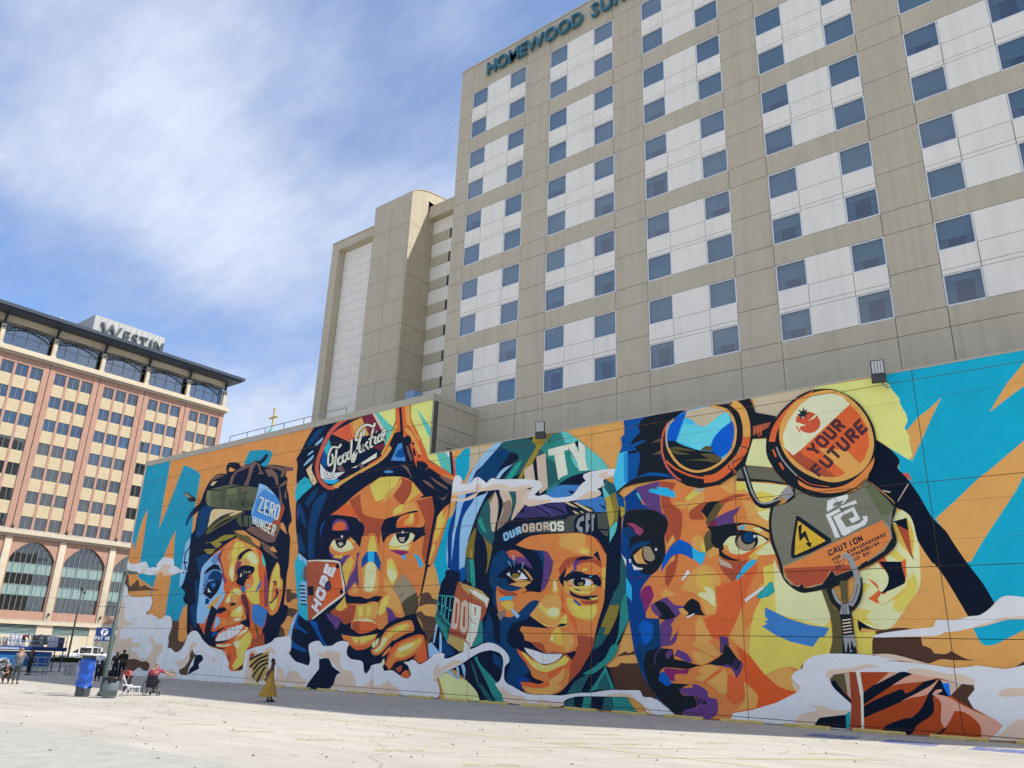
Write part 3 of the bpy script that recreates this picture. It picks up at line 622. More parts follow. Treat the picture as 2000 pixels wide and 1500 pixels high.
g2 nv 1|-3338 856 121 -4 -13 -37 -37 -21 -37 11 -23 26
g2 gl 1|-3307 830 50 0 -6 -27 -31 5
g2 wh 1|-3271 859 0 -3 -2 -3 -3 -1 -4 0 -3 2 -3 3 -1 3 0 3 2 3 3 1 4 0 3 -2 3 -3
g2 y2 1|-3388 789 77 -10 80 3 31 7 -18 -37 -60 7 -102 7
g2 y1 1|-3300 778 79 4 -7 -25 -66 6
g2 mg 1|-3380 765 112 -10 53 -11 -30 -12 -30 -4 -52 17
g2 sk 0|-3277 725 34 7 5 -39
g2 sk 1|-3182 733 35 -11 37 -32 12 -27 -13 -9 -15 7 -18 31
g2 nv 1|-3945 1008 108 -9 118 -21 61 -31 40 -25 5 -55 -14 -17 -8 -58 -43 32 -56 36 -21 -13 -128 8 -30 -29 -42 -31 -63 79 11 77
g2 pu 1|-3917 914 0 34 20 25 40 5 55 -12 39 -33 8 -32
g2 o3 1|-3908 913 1 30 53 19 60 -12 13 -38 -40 -8
g2 y1 1|-3913 823 31 28 128 -8 51 -36 9 -22 -50 -8 -67 -4 -61 18
g2 nv 1|-3877 854 117 -7 -12 -32 -43 -19 -38 20
g2 wh 1|-3803 867 0 -4 -2 -3 -4 -2 -4 0 -4 2 -3 4 -2 4 1 4 2 3 3 1 4 0 4 -2 3 -3
g2 gl 1|-3844 830 34 5 20 -16 -33 -13
g2 yo 1|-3734 860 56 -32 -16 -7 -32 20
g2 pu 1|-3919 793 40 -32 83 -11 84 3 -45 -34 -27 -42 -29 37 -74 29 -22 27
g2 yo 1|-3872 757 93 -4 -14 -19 -76 8
g2 pu 1|-3802 715 63 32 -17 -32 -6 -32 -23 -3
g2 yo 1|-3784 677 28 35 52 30 27 -34 -36 -88 -19 -56
g2 y2 1|-3565 764 7 64 17 27 22 -5 22 -44 21 -54
g2 pu 1|-3630 760 -14 -53 36 -149 -35 32 -25 -13 -38 -35 -22 -6 21 77 41 59 9 46 -1 43
g2 o1 1|-3601 673 133 2 26 -118 -27 -30 -96 9 -20 63
g2 y1 1|-3570 686 40 19 39 -15 14 -29 1 -83 -15 -40 -42 -3 -34 18 1 63
g2 mb 0|-3610 720 39 44 14 -1 5 -58 -19 -12 -31 -22
g2 sk 0|-3563 765 57 -3 9 -63 -33 7 -22 -3
g2 mb 0|-3506 762 21 -2 46 -64 -4 -50 -53 51
g2 o1 1|-3659 590 55 -43 -18 -22 -50 10
g2 nv 1|-3707 546 15 -27 72 -10 38 0 39 -13 42 3 29 10 72 -2 -31 -31 -31 4 -42 -2 -45 -10 -81 2 -76 -1 -17 46
g2 r1 1|-3808 449 25 -14 90 20 -12 12 87 -6 -4 -78 -77 -28 -48 28 -70 21 -27 21
g2 yo 1|-3803 449 50 38 26 28 16 -46 19 -15 -52 -23 -39 2
g2 pu 1|-3882 416 52 -5 94 -28 -16 -35 -29 -28 -22 31 -56 32
g2 o1 1|-3618 461 69 6 108 6 24 -31 -15 -33 -17 -26 -126 6 -61 -17 15 38
g2 y2 1|-3601 454 48 1 -2 -59 -37 4
g2 y2 1|-3533 460 53 -4 -8 -53 -30 -7
g2 y2 1|-3389 502 44 13 -11 -73 -50 -40 -27 14 15 36
g2 o1 1|-3398 610 32 -11 36 -45 62 -61 44 -88 -60 17 -74 33 18 60 -47 14
g2 y2 1|-3387 698 13 20 32 -12 42 -59 9 -34 -34 -50 -22 18 -37 55
g2 y1 1|-3382 636 20 30 48 -29 14 -21 -22 -33 -33 21
g2 gl2 1|-3329 557 79 68 82 -62 38 -50 14 -36 -3 -22 -24 -42 -65 -13 -36 66 -28 33
g2 g6 1|-3244 466 45 29 68 28 15 -46 -3 -22 -24 -42 -65 -13
g2 g5 0|-3229 532 -12 -10 -16 -15 -12 -10 4 -2 12 10 16 15 12 10
g2 pu 1|-3373 451 54 -17 29 -30 30 -13 -79 -29 -11 52
g2 o3 1|-3642 342 7 24 41 6 43 -3 56 10 71 -29 -18 -20 -43 -20 -83 -5 -44 17
g2 r1 1|-3642 342 12 24 53 5 8 -55 -49 9
g2 y1 1|-3636 372 61 16 22 -5 31 6 48 -10 60 -31 -54 20 -83 4 -43 3
g2 nv 1|-3740 307 94 21 78 -23 82 8 54 17 46 -3 -23 -20 -161 -19 -152 12
g2 o2 1|-3725 298 58 -5 97 -6 157 18 -21 -36 -26 -27 -49 -20 -66 -5 -56 19 -31 26 -39 10
g2 y2 1|-3634 289 64 -4 3 -18 -13 -19 -35 18
g2 y2 1|-3565 287 142 16 -23 -21 -43 -17 -54 -19 -13 18
g2 o3 1|-3644 249 66 -15 91 14 27 7 -24 -23 -40 -12 -57 -4 -44 17
g2 o2 1|-3130 334 -2 -16 -65 -13 -82 -34 -26 10 12 -15 -2 2 -71 -59 -37 -17 -41 5 -15 26 26 5 37 25 11 30 26 29 14 17 84 33 94 16 28 -22
g2 yo 1|-3320 323 70 29 66 10 23 -16 -57 -25 -56 -14 -49 -32 -10 -17 -43 -43 -49 -12 -14 14 59 24 24 42
g2 y1 1|-3362 291 27 -14 -61 -62 -40 -3 46 29 16 29
g2 y1 1|-3399 284 -3 -28 -27 -23 -20 0 -5 18 30 21
g2 y2 1|-3259 346 75 13 -21 -25 -79 -23
g2 o3 1|-3312 201 42 51 91 33 82 20 42 -6 17 -36 26 -79 -56 -24 -34 21 -18 -3 20 28 -76 -30 -69 -11 -31 -26 -21 -19 -38 30 11 25
g2 o2 1|-3283 201 51 52 100 33 73 7 -2 -31 -32 -37 -84 -39 -74 -12 -52 -48 -22 24
g2 yo 1|-3260 205 38 42 92 23 53 20 13 -19 -36 -28 -34 -25 -58 -27 -56 -7
g2 y1 1|-3243 228 68 23 45 13 4 -15 -69 -27 -37 -8
g2 o2 1|-3368 188 39 38 30 15 2 -18 -47 -31
g2 y1 1|-3368 155 21 24 8 -23 -12 -20
g2 r1 1|-3253 127 50 22 1 -24 -18 -16
g2 o3 1|-3209 94 30 27 35 0 8 -29 -20 -8 -33 2
g2 te 0|-3193 163 41 5 -2 -22
g2 o2 1|-2929 989 -34 -16 -33 -28 -19 -22 -6 -34 -7 -33 -8 -30 -5 -46 -11 -59 -11 -53 34 4 28 54 29 75 18 63 20 42
g2 yo 1|-2940 968 -27 -12 -35 -21 -14 -22 1 -44 -12 -43 -3 -40 26 12 24 45 23 32 8 39
g2 y2 1|-2985 954 15 -38 -13 -39 -25 -26 -2 48 4 30
g2 o3 1|-2941 974 -21 -18 -8 -43 14 22
g2 y2 1|-3030 779 16 -17 -27 -58 -14 -29 8 45
g2 tl3 0|-4222 790 90 -54 32 -133 53 -229 -28 4 -77 38 -17 69 -21 42 -38 110 -27 96
g2 lb 0|-4222 790 92 -51 4 -38 -32 36 -58 10
g2 lb 0|-4179 609 72 -4 26 -135 -68 8
g2 nv 0|-4175 590 56 -5 2 -9 -56 4
g2 nv 0|-4168 567 56 -4 2 -9 -56 4
g2 nv 0|-4161 545 56 -4 2 -9 -56 3
g2 nv 0|-4154 522 56 -4 2 -9 -56 4
g2 nv 0|-4147 500 56 -4 1 -9 -55 4
g2 nv 0|-4140 478 55 -4 2 -9 -55 4
g2 r3 0|-4128 728 51 10 122 -8 142 -18 26 -53 57 -137 -274 -142 -44 -3 -52 226
g2 dg 0|-4155 695 28 14 33 -106 31 -191 -44 195 -41 20
g2 o3 0|-3892 703 81 -4 67 -166 -108 -62 -94 -53 32 78 41 100
g2 cr 0|-4117 729 18 1 26 1 28 0 26 -1 29 -3 35 -4 48 -3 53 -4 37 -7 13 -10 5 -15 8 -26 17 -43 19 -51 14 -36 19 1 -14 36 -18 51 -17 43 -8 25 -7 19 -23 17 -44 9 -55 4 -48 3 -35 4 -29 3 -29 1 -29 0 -27 -1 -18 -1
g2 cr 0|-3739 532 -33 -16 -48 -23 -49 -24 -52 -28 -53 -30 -38 -22 15 -9 38 21 53 30 51 28 49 24 47 23 33 16
g2 nv 0|-4127 739 46 -1 64 -1 61 -3 55 -3 53 -5 38 -9 15 -12 4 -16 8 -27 22 -43 25 -51 5 -42 -30 -27 -50 -21 -52 -22 -53 -29 -53 -28 -38 -20 8 -5 37 20 53 29 52 28 52 22 51 22 32 29 -5 45 -25 51 -22 42 -7 27 -5 18 -20 15 -41 10 -54 5 -56 3 -62 3 -64 2 -45 0
g2 wh 0|-4031 455 72 -40 8 18 -74 39
g2 wh 0|-4016 494 76 -38 8 18 -77 37
g2 wh 0|-3982 431 23 52 -25 13 -22 -52
g2 wh 0|-4008 534 21 -26 22 6 -21 26
g2 wh 0|-3994 514 54 -26 8 18 -55 25
g2 wh 0|-3949 490 33 2 -10 21 -33 -2
g2 wh 0|-3920 490 20 44 -26 11 -20 -43
g2 wh 0|-3899 530 -21 26 -23 -7 21 -26
g2 wh 0|-3912 550 -58 25 -7 -18 57 -25
g2 wh 0|-3960 573 -34 -2 12 -21 33 2
g2 wh 0|-3990 573 -17 -43 27 -12 17 43
g2 wh 0|-3886 574 -86 34 -7 -18 85 -34
g2 wh 0|-3954 583 19 46 -30 11 -17 -45
g2 wh 0|-3951 616 27 8 -19 20 -27 -9
g2 wh 0|-3955 626 41 -15 7 18 -41 15
g2 wh 0|-3939 630 15 -25 27 3 -15 24
g2 wh 0|-3927 625 -19 -45 28 -11 20 45
g2 wh 0|-3936 713 -20 -51 30 -11 21 52
g2 wh 0|-3952 657 90 -32 8 18 -92 32
g2 wh 0|-3857 626 25 53 -31 10 -23 -52
g2 wh 0|-3891 638 19 44 -31 10 -18 -43
g2 nv 1|-3809 688 0 -6 -4 -4 -6 -3 -6 1 -7 3 -5 5 -3 6 1 6 3 4 6 3 7 0 7 -3 5 -5
g2 nv 1|-3747 539 -1 -6 -3 -5 -6 -3 -7 1 -6 2 -5 5 -3 7 1 6 3 5 6 2 6 0 7 -3 5 -5
g2 nv 1|-3863 574 -1 -12 -6 -10 -11 -5 -14 0 -13 6 -10 10 -5 13 0 13 7 10 11 5 14 -1 13 -6 10 -10
g2 pu3 1|-3871 573 0 -10 -5 -8 -8 -4 -10 0 -9 5 -8 8 -4 10 1 10 4 8 8 4 10 0 10 -5 8 -8
g2 nv 0|-4090 578 55 1 13 -55 -51 0
g2 nv 1|-3799 1620 157 3 57 -2 45 -85 104 -39 -62 -108 -156 -80 -224 -56 -93 -26 -90 26 -49 58 2 62 23 80 59 96 91 49
g2 rr2 0|-4026 1549 52 21 136 31 46 -103 -24 -41 -65 31
g2 o1 0|-3841 1600 98 18 89 -130 -94 -10 -44 20
g2 o2 0|-3856 1598 30 1 40 -102 -24 0
g2 mr 0|-3740 1620 101 5 64 -75 42 -47 -121 -15
g2 mr 0|-3611 1405 109 12 -2 -27 -25 -20
g2 pkl 0|-3642 1626 34 -2 82 -106 33 -126 -41 104 -47 54
g2 t3 0|-3619 1627 39 0 70 -64 71 -64 -12 -55 -46 -45 2 91 -37 29
g2 yl 0|-3591 1628 159 -3 14 -77 -20 -45 -71 56
g2 tl3 0|-4046 1518 35 -75 -47 -31 -36 42
g2 mb 0|-4092 1443 83 -66 -42 -44 37 -33 -93 69
g2 wh 1|-4110 1363 64 -55 78 -25 122 -8 -62 -23 -28 -15 -125 12 -35 40
g2 sk 1|-4060 1247 168 -17 -63 -22 -77 18
g2 cr 0|-3704 1315 140 48 -1 -31 -122 -31
g2 cr 0|-3790 1293 59 10 -12 -13
g2 dg 0|-3731 1306 24 9 53 -45 -28 -5
g2 dg 0|-3936 1311 46 15 44 -53 -49 5
g2 rr 0|-3890 1647 -18 -3 -27 -6 -29 -8 -28 -12 -29 -15 -27 -18 -21 -20 -17 -23 -16 -23 -13 -21 -11 -21 -10 -21 -9 -21 -9 -22 -6 -22 -2 -22 0 -22 5 -23 9 -23 12 -22 15 -21 16 -17 18 -15 19 -14 21 -13 24 -12 26 -10 28 -5 25 -1 16 0 -10 26 -15 0 -21 0 -17 3 -16 6 -18 10 -18 12 -16 11 -15 12 -12 14 -13 17 -11 20 -7 19 -4 19 0 20 2 19 6 21 8 20 9 21 10 21 10 20 13 20 14 22 17 21 19 19 23 16 27 13 26 11 25 8 25 5 18 4
g2 o1 1|-3456 1395 -67 -68 -139 -45 -155 -44 -85 -22 -63 -21 58 -19 27 16 127 45 100 25 149 47 73 63
g2 o3 1|-3434 1629 134 -1 10 -91 38 -60 54 -75 84 -140 117 -65 103 -61 -7 -27 -82 34 -121 70 -28 -14 -73 26 -58 118 -83 88 -73 33 -23 -35 -35 -64 -59 -50 -75 -22 -23 3 106 37 28 42 61 116 22 47
g2 o1 1|-3347 1628 37 0 21 -99 46 -83 43 -44 -3 -22 -74 94 -47 45
g2 o1 1|-3332 1494 57 -44 47 -55 53 -89 -12 -11 -59 76 -31 53 -46 34
g2 yo 1|-3416 1526 9 -33 -50 -73 -60 -81 -8 13 56 81
g2 nv 0|-3401 1626 20 -1 19 -76 23 -112 -87 19 7 10 48 3 -13 83
g2 nv 0|-3429 1458 82 -16 52 -94 55 -126 -62 8 -128 15 -3 114 4 53
g2 bl3 1|-3373 1392 26 1 9 -32 27 -56 7 -28 -128 19 23 40 26 54
g2 mb 1|-3379 1351 41 10 27 -56 -41 -2 -50 17
g2 bl3 1|-3487 1233 37 7 49 -14 -4 -8 -54 4
g2 nv 0|-3356 1428 52 0 35 -76 59 -122 15 -46 -43 20 -52 98 -52 94
g2 dg 1|-3307 1368 16 -6 45 -80 -9 -14 -31 49
g2 dg 1|-3344 1259 39 -7 34 -26 38 -70 -46 56
g2 nv 1|-3315 1439 39 -22 9 -36 -10 -6 -24 34
g2 nv 1|-3254 1353 22 -18 12 -38 -18 6
g2 nv 1|-3239 1375 -1 -4 -2 -3 -4 -1 -4 0 -4 3 -3 3 -1 4 0 4 3 3 3 1 4 -1 4 -2 3 -3
g2 nv 1|-3183 1292 0 -3 -3 -2 -3 0 -4 0 -4 2 -3 2 -1 3 1 3 2 2 4 1 4 0 3 -2 3 -3
g2 nv 1|-3209 1266 56 -11 43 -30 -22 -26 34 3 120 -63 -17 -16 -146 16 -56 60
g2 dg 3|-3157 1149 61 -21 57 -48 25 -9 -75 32
g2 dg 1|-3095 1163 150 -82 -8 -10 -89 48
g2 dg 1|-3085 1062 98 -36 49 30 -34 -43
g2 dg 1|-3022 1155 120 -27 -11 -40 -58 30
g2 o2 1|-2985 1169 91 -35 -7 -20 -97 42
g2 nv 2|-3934 1474 -4 -7 -5 -8 -4 -3 -10 2 -22 8 -27 2 -19 -9 -12 -13 -8 -16 -4 -18 -1 -20 2 -18 2 -15 5 -14 12 -14 25 -5 16 5 11 8 6 13 2 14 -1 14 -5 14 -8 13 -6 8 -27 -4 5 -8 7 -10 4 -9 0 -11 -2 -12 -3 -8 -6 -4 -7 -2 6 -3 0 1 -3 11 -2 13 -1 17 1 18 3 15 7 13 9 10 8 5 11 -1 20 -7 25 -4 17 8 8 11 4 7
g2 cr 0|-3929 1471 -4 -6 -6 -9 -6 -4 -12 3 -22 7 -24 2 -17 -8 -12 -13 -8 -15 -4 -18 0 -19 1 -18 2 -15 5 -13 10 -12 19 -4 15 5 10 8 6 11 2 14 -1 14 -5 13 -8 12 -5 8 -19 -2 6 -8 7 -11 4 -10 0 -11 -2 -13 -3 -8 -7 -5 -8 -3 0 -1 -2 3 -3 11 -2 14 -1 17 0 18 4 16 7 13 9 11 10 6 14 -2 21 -7 22 -3 15 7 7 10 4 7
g2 nv 0|-3973 1439 0 -20 0 -27 0 -27 0 -22 0 -20 -2 -17 -4 -14 -6 -12 -6 -9 -6 -4 -6 -2 -2 0 -3 2 -7 4 -4 4 0 5 2 7 1 7 -32 9 -2 -7 -2 -10 2 -12 11 -12 14 -10 18 -7 18 -1 15 4 11 8 9 11 6 14 5 17 2 18 0 21 0 22 0 26 0 28 0 19
g2 cr 0|-3968 1438 0 -20 0 -27 0 -27 0 -22 0 -20 -2 -17 -4 -15 -6 -12 -6 -9 -8 -5 -7 -2 -4 0 -6 2 -8 6 -5 5 0 6 1 8 2 6 -22 6 -2 -6 -2 -10 2 -11 10 -11 13 -9 15 -6 16 0 13 3 11 8 8 10 6 14 5 16 2 19 0 20 0 22 0 26 0 28 0 19
g2 nv 0|-3981 1338 15 6 21 9 15 7 -19 16 -16 -6 -21 -9 -15 -7
g2 cr 0|-3985 1341 15 7 21 8 15 7 -12 10 -15 -6 -21 -9 -15 -7
g2 nv 2|-3923 1390 -6 -3 -9 -6 -8 -9 1 -14 3 -15 8 -13 21 -9 16 0 12 6 7 9 5 12 0 13 -12 14 -12 7 1 -6 -3 -4 11 -1 10 0 -6 20 -10 1 -16 1 -17 -8 12 -15 10 -6 3 -2 -1 -5 -3 -9 -5 -5 -3 -2 -1 0 5 -4 -2 5 -3 12 0 8 3 4 6 3 6 3
g2 cr 2|-3919 1387 -6 -3 -9 -5 -6 -9 0 -13 3 -14 7 -12 16 -7 14 1 11 5 7 8 4 11 0 12 -10 12 -12 7 -1 -2 0 -3 12 0 10 -1 -4 14 -10 0 -15 1 -13 -5 9 -12 11 -6 4 -4 -1 -7 -3 -9 -5 -6 -5 -2 -4 -1 1 -1 -3 7 -3 12 0 9 3 4 7 4 6 3
g2 nv 2|-3885 1404 -5 -5 -7 -7 -5 -10 1 -14 3 -14 7 -13 20 -10 16 2 10 5 7 9 5 11 0 14 -11 14 -12 9 -1 -3 -2 -5 10 -1 10 0 -5 20 -10 1 -16 1 -17 -8 10 -15 11 -8 4 -4 0 -6 -4 -8 -5 -6 -3 -1 1 -1 7 -3 -2 5 -3 11 -1 10 3 5 6 5 4 4
g2 cr 2|-3880 1401 -5 -4 -7 -7 -5 -10 1 -12 3 -14 7 -12 15 -7 13 1 9 5 6 8 5 11 1 12 -10 12 -12 9 -3 0 1 -2 11 -1 10 -1 -4 14 -9 0 -15 1 -14 -5 9 -12 11 -9 5 -5 0 -7 -4 -9 -5 -6 -4 -3 -3 0 3 -1 -3 6 -3 12 -1 10 3 6 6 6 5 4
g2 nv 2|-3828 1415 -7 -2 -11 -3 -10 -8 -4 -12 0 -14 4 -13 14 -12 19 -6 18 5 6 12 1 16 1 10 -29 7 -1 -10 -2 -14 -2 -7 3 1 -1 1 0 -1 -1 6 0 11 2 8 4 2 7 2 6 1
g2 cr 0|-3825 1412 -7 -2 -10 -3 -9 -7 -4 -11 0 -14 3 -12 12 -10 16 -5 15 4 5 12 1 15 1 11 -19 4 -1 -10 -2 -15 -2 -7 -1 0 -4 1 -3 2 -1 7 0 11 2 9 5 3 8 2 6 1
g2 nv 2|-3832 1484 1 -11 2 -15 2 -19 1 -25 1 -29 4 -21 29 -12 10 9 4 6 -26 13 -5 -5 -3 -5 19 -7 -2 17 -1 28 -2 26 -1 18 -2 16 -1 11
g2 cr 2|-3826 1483 1 -11 1 -15 2 -19 1 -25 1 -29 3 -20 22 -9 8 8 5 6 -18 9 -4 -6 -4 -5 10 -4 -2 18 -1 28 -2 25 -1 19 -2 16 -1 11
g2 nv 2|-3625 1563 -1 -7 0 -8 2 -1 -5 3 -20 9 -24 8 -22 2 -21 -1 -18 -5 -18 -8 -17 -12 -12 -13 -8 -18 -4 -19 0 -16 13 -15 22 -4 15 4 19 9 22 13 16 14 2 15 -7 13 -5 7 -27 -5 5 -6 4 -6 0 -4 -12 -10 -21 -12 -17 -8 -8 -2 6 -2 4 -4 0 11 3 16 7 15 10 11 14 9 14 7 14 3 14 1 13 -1 16 -5 20 -9 24 -6 15 9 2 13 1 7
g2 cr 2|-3620 1562 -1 -8 -1 -8 0 -2 -9 3 -19 9 -23 8 -21 2 -19 -2 -18 -4 -17 -8 -16 -11 -13 -14 -7 -17 -4 -19 0 -14 11 -12 17 -3 14 4 19 8 21 13 16 13 2 14 -7 11 -5 7 -18 -3 4 -7 5 -6 0 -7 -13 -10 -21 -12 -17 -8 -9 -3 1 -1 1 0 0 11 4 17 6 15 11 11 14 10 15 7 14 4 16 1 14 -1 17 -6 20 -9 21 -6 13 8 2 12 0 8
g2 nv 2|-3741 1521 -3 -16 -6 -23 -5 -23 -5 -18 -5 -18 -5 -18 -5 -19 -5 -19 -5 -15 -5 -7 -2 -3 17 -3 1 0 -2 9 0 8 5 10 9 10 10 8 11 5 13 3 10 2 -16 21 -11 -2 -16 -3 -16 -7 -13 -10 -11 -13 -7 -14 -1 -14 4 -13 10 -13 26 -3 9 7 6 11 6 15 5 20 5 19 5 18 5 17 5 19 5 23 6 23 3 16
g2 cr 2|-3736 1520 -4 -17 -5 -23 -5 -22 -5 -19 -5 -18 -5 -17 -5 -20 -5 -19 -5 -14 -5 -9 -3 -3 10 -2 0 2 -3 9 0 10 5 10 10 11 10 8 12 5 14 3 10 2 -11 15 -11 -2 -16 -3 -15 -7 -13 -10 -10 -12 -7 -13 -1 -13 4 -13 8 -11 20 -2 8 7 6 10 5 15 5 20 5 19 5 17 5 18 5 19 6 22 5 23 3 17
g2 nv 2|-3744 1436 0 -13 -1 -19 3 -15 18 -13 19 0 12 8 5 16 4 18 -3 5 -22 3 -1 -18 2 -15 22 -13 12 3 5 2 -18 18 -5 -2 -2 -1 12 -8 0 11 1 17 -22 21 -8 -14 -4 -19 -4 -12 -3 -2 1 -1 5 -4 -1 10 0 18 1 13
g2 cr 2|-3739 1435 0 -13 -1 -18 2 -15 14 -10 16 0 10 7 6 15 3 19 -1 6 -14 -1 -1 -18 1 -14 16 -9 10 2 6 2 -12 12 -5 -2 -3 -2 5 -4 0 12 1 17 -14 17 -6 -13 -4 -18 -4 -13 -5 -3 -3 -1 1 -1 -1 11 0 18 1 13
g2 nv 2|-3668 1454 -7 -6 -10 -8 -6 -13 12 -14 12 -7 3 0 -2 0 -5 -4 2 -16 21 -3 10 3 7 2 -16 18 -6 -2 -9 -3 10 -4 6 -9 6 7 1 12 -12 11 -11 6 -1 0 2 3 9 7 6 5
g2 cr 0|-3664 1451 -7 -5 -10 -9 -5 -10 10 -12 12 -7 4 -2 -1 -2 -5 -5 0 -11 16 -2 10 3 7 2 -11 11 -7 -2 -8 -2 4 -3 4 -4 6 6 2 10 -11 9 -11 6 -3 2 3 5 9 7 6 6
g2 nv 2|-3630 1529 -4 -17 -6 -23 -4 -23 -2 -22 1 -21 4 -17 24 -11 13 5 7 4 -20 16 -6 -3 -4 -3 11 -6 -2 11 -1 20 2 20 4 22 5 23 5 16
g2 cr 2|-3625 1527 -5 -16 -5 -23 -5 -23 -1 -22 1 -21 3 -16 18 -8 12 5 7 4 -13 10 -6 -3 -7 -3 5 -3 -2 12 0 20 1 20 4 22 6 23 4 16
g2 nv 0|-3647 1449 18 4 25 4 18 4 -12 16 -18 -3 -25 -4 -18 -4
g2 cr 0|-3649 1453 18 3 25 5 17 3 -7 10 -18 -3 -24 -5 -19 -3
g2 nv 2|-3600 1472 -2 -13 -3 -18 0 -15 22 -13 14 2 7 2 -15 18 -7 -1 -4 -2 9 -6 0 9 3 17 3 12
g2 cr 2|-3595 1471 -2 -13 -4 -18 1 -14 16 -9 12 2 7 2 -9 11 -7 -2 -6 -1 3 -3 1 10 3 17 2 13
g2 nv 2|-3537 1485 -8 -1 -14 -2 -12 -8 -6 -14 -2 -17 4 -17 26 -6 15 4 10 4 -16 17 -10 -3 -12 -4 8 -5 1 4 3 14 4 11 5 2 8 2 7 0
g2 cr 2|-3535 1482 -8 -1 -13 -2 -10 -7 -6 -14 -3 -16 4 -15 20 -4 14 5 10 3 -10 11 -10 -3 -12 -4 1 -3 1 6 2 15 4 11 6 3 10 2 7 1
g2 nv 2|-3518 1445 8 6 10 9 9 10 2 12 -2 12 -11 13 -19 1 -11 -6 -8 -10 -5 -14 -2 -18 1 -15 16 -13 15 -3 7 -1 -4 19 -7 0 -4 0 3 -2 -1 9 2 16 4 12 5 5 5 3 -7 2 -5 3 1 -7 -1 -7 -6 -7 -9 -9 -8 -6
g2 cr 2|-3521 1447 7 6 10 9 8 10 2 11 -2 11 -8 10 -15 1 -9 -6 -8 -9 -4 -14 -2 -17 1 -14 12 -11 13 -2 7 -1 -3 13 -6 0 -6 0 -1 1 0 10 2 16 4 12 5 7 6 3 -3 2 -1 0 1 -8 -1 -8 -6 -8 -10 -8 -8 -6
g2 nv 0|-3597 1494 2 -1 2 -2 2 -2 18 12 -1 1 -3 2 -2 1
g2 cr 0|-3594 1496 2 -1 3 -2 1 -2 12 8 -2 1 -2 2 -2 2
bg br 1|-1919 181 47 6 18 15 19 -2 69 3 20 -50 28 -35 36 -51 -67 -10 -118 32 -25 23
bg br 1|-1878 226 47 23 12 -7 24 7 12 12 6 -23 -58 -6
g3 nv 0|-2809 1091 23 55 62 61 67 52 42 29 51 0 165 -1 215 -1 30 0 67 -48 72 -60 70 -61 39 -52 -16 -52 51 -29 12 -36 42 -47 0 -52 -27 -31 -2 -156 28 -39 2 -54 -4 -66 4 -109 8 -10 -47 -100 -37 -50 -73 -47 49 -3 33 -86 75 -69 43 -23 -370 3 -399 -28 -77 11 126 4 -161 7 -18 38 -47 37 -34 19 -167 90 -97 3 -10 58 33 37 -31 -27 48 62 9 49 -20 25 10 31 -4 50 23 95 45 52 -11 75 -11 76 8 66 42 157 69 91
g3 lb3 1|-2813 1088 31 57 29 34 46 50 58 40 29 18 58 2 -27 -22 -24 -20 -91 -73 -42 -26 -31 -64
g3 db 1|-2778 1094 57 65 108 88 33 19 69 -36 -8 -22 -55 -53 -20 -38 -19 -27 -86 -1
g3 dt 1|-2564 1286 165 1 105 -86 12 -14 -54 -6 -23 -26 -54 -33 -28 -22 -89 -13 -16 5 47 47 47 44 -9 27 -50 17 -69 39
g3 lb3 1|-2601 1098 20 24 32 23 57 13 48 22 -64 -33 -44 -28 -28 -30
g3 gt2 1|-2529 1084 31 42 31 29 42 18 -33 -49 -34 -44
g3 olv 0|-2369 1272 14 18 123 -6 -36 -29 -46 -36 -45 -69 -54 -35 -10 -42 -29 4 31 49 42 53 41 53
g3 gt 0|-2238 1283 54 3 23 -63 146 -45 -3 -112 -119 -11 -58 -14 -30 -26 -44 -32 8 155 -21 51 -32 30 38 33
g3 dt 0|-2272 1165 52 -29 23 -87 -13 -14 -50 -32
g3 t4 0|-2184 1287 30 -1 67 -48 72 -60 70 -61 40 -53 -92 2 -25 3 -14 60 0 65 -51 35 -15 -8 -57 2
g3 t4 1|-2123 1165 18 -21 19 -27 11 -38 -26 27 -18 30
g3 cr 0|-2265 1207 163 14 11 -32 -40 -4 -6 22 -1 -18 -26 -3 12 -67 12 -54 -37 -9 -20 -14 -15 74 -12 56 -34 1
g3 cr 0|-2135 1207 33 14 26 -56 -4 60 42 -31 0 -65 15 -58 -49 3 -14 46 -37 57
g3 gs 0|-2337 1179 58 11 19 -181 -51 -26 -14 99
g3 gs 0|-2415 1118 57 29 17 -88 -68 12
g3 nv 1|-2201 1018 79 32 72 7 16 -33 -34 -20 -25 3
g3 bl2 1|-2267 981 65 35 134 -13 -17 -23 -50 -24 -85 -3 -38 18
g3 nv 0|-2143 985 47 -10 -18 -11
g3 gt 0|-2272 979 21 12 30 17 29 16 24 11 23 9 25 8 31 5 33 4 24 2 -1 2 -24 0 -34 -1 -33 -3 -26 -7 -24 -10 -24 -13 -28 -17 -28 -19 -20 -14
g3 bl2 1|-2092 929 139 8 24 -23 11 -53 -83 7 21 1 -24 19 -81 31
g3 nv 0|-1966 904 40 -17 0 -17 -23 22
g3 dt 0|-1922 1013 47 -28 16 -37 -43 -12 -30 43
g3 t4 0|-1942 974 21 38 -11 -33 31 -43 -30 -11
g3 ol4 0|-1931 928 29 8 23 -78 -1 -46 -23 -27 -16 81 -3 38
g3 ol5 0|-1902 936 40 17 15 -98 -10 -39 -20 -7 -9 80
g3 ol4 0|-1860 950 43 -49 0 -52 -24 -23 -5 48
g3 t4 0|-1903 784 26 23 20 7 -10 -40 -20 -37 -17 -15
g3 gt 0|-1917 674 13 52 0 -39
g3 nv 1|-1853 881 12 -64 -5 -155 8 -92 -26 -66 -64 -12 4 163 23 68 34 54
g3 dt 1|-1843 657 25 -34 2 -54 -4 -66 -70 -12 36 45 4 61
g3 te 0|-1843 662 30 -23 -4 -40 -4 24
g3 dt 1|-2713 899 39 69 32 29 8 -59 16 -72 19 -38 3 -48 -15 -36 -70 54 -32 38 -4 65
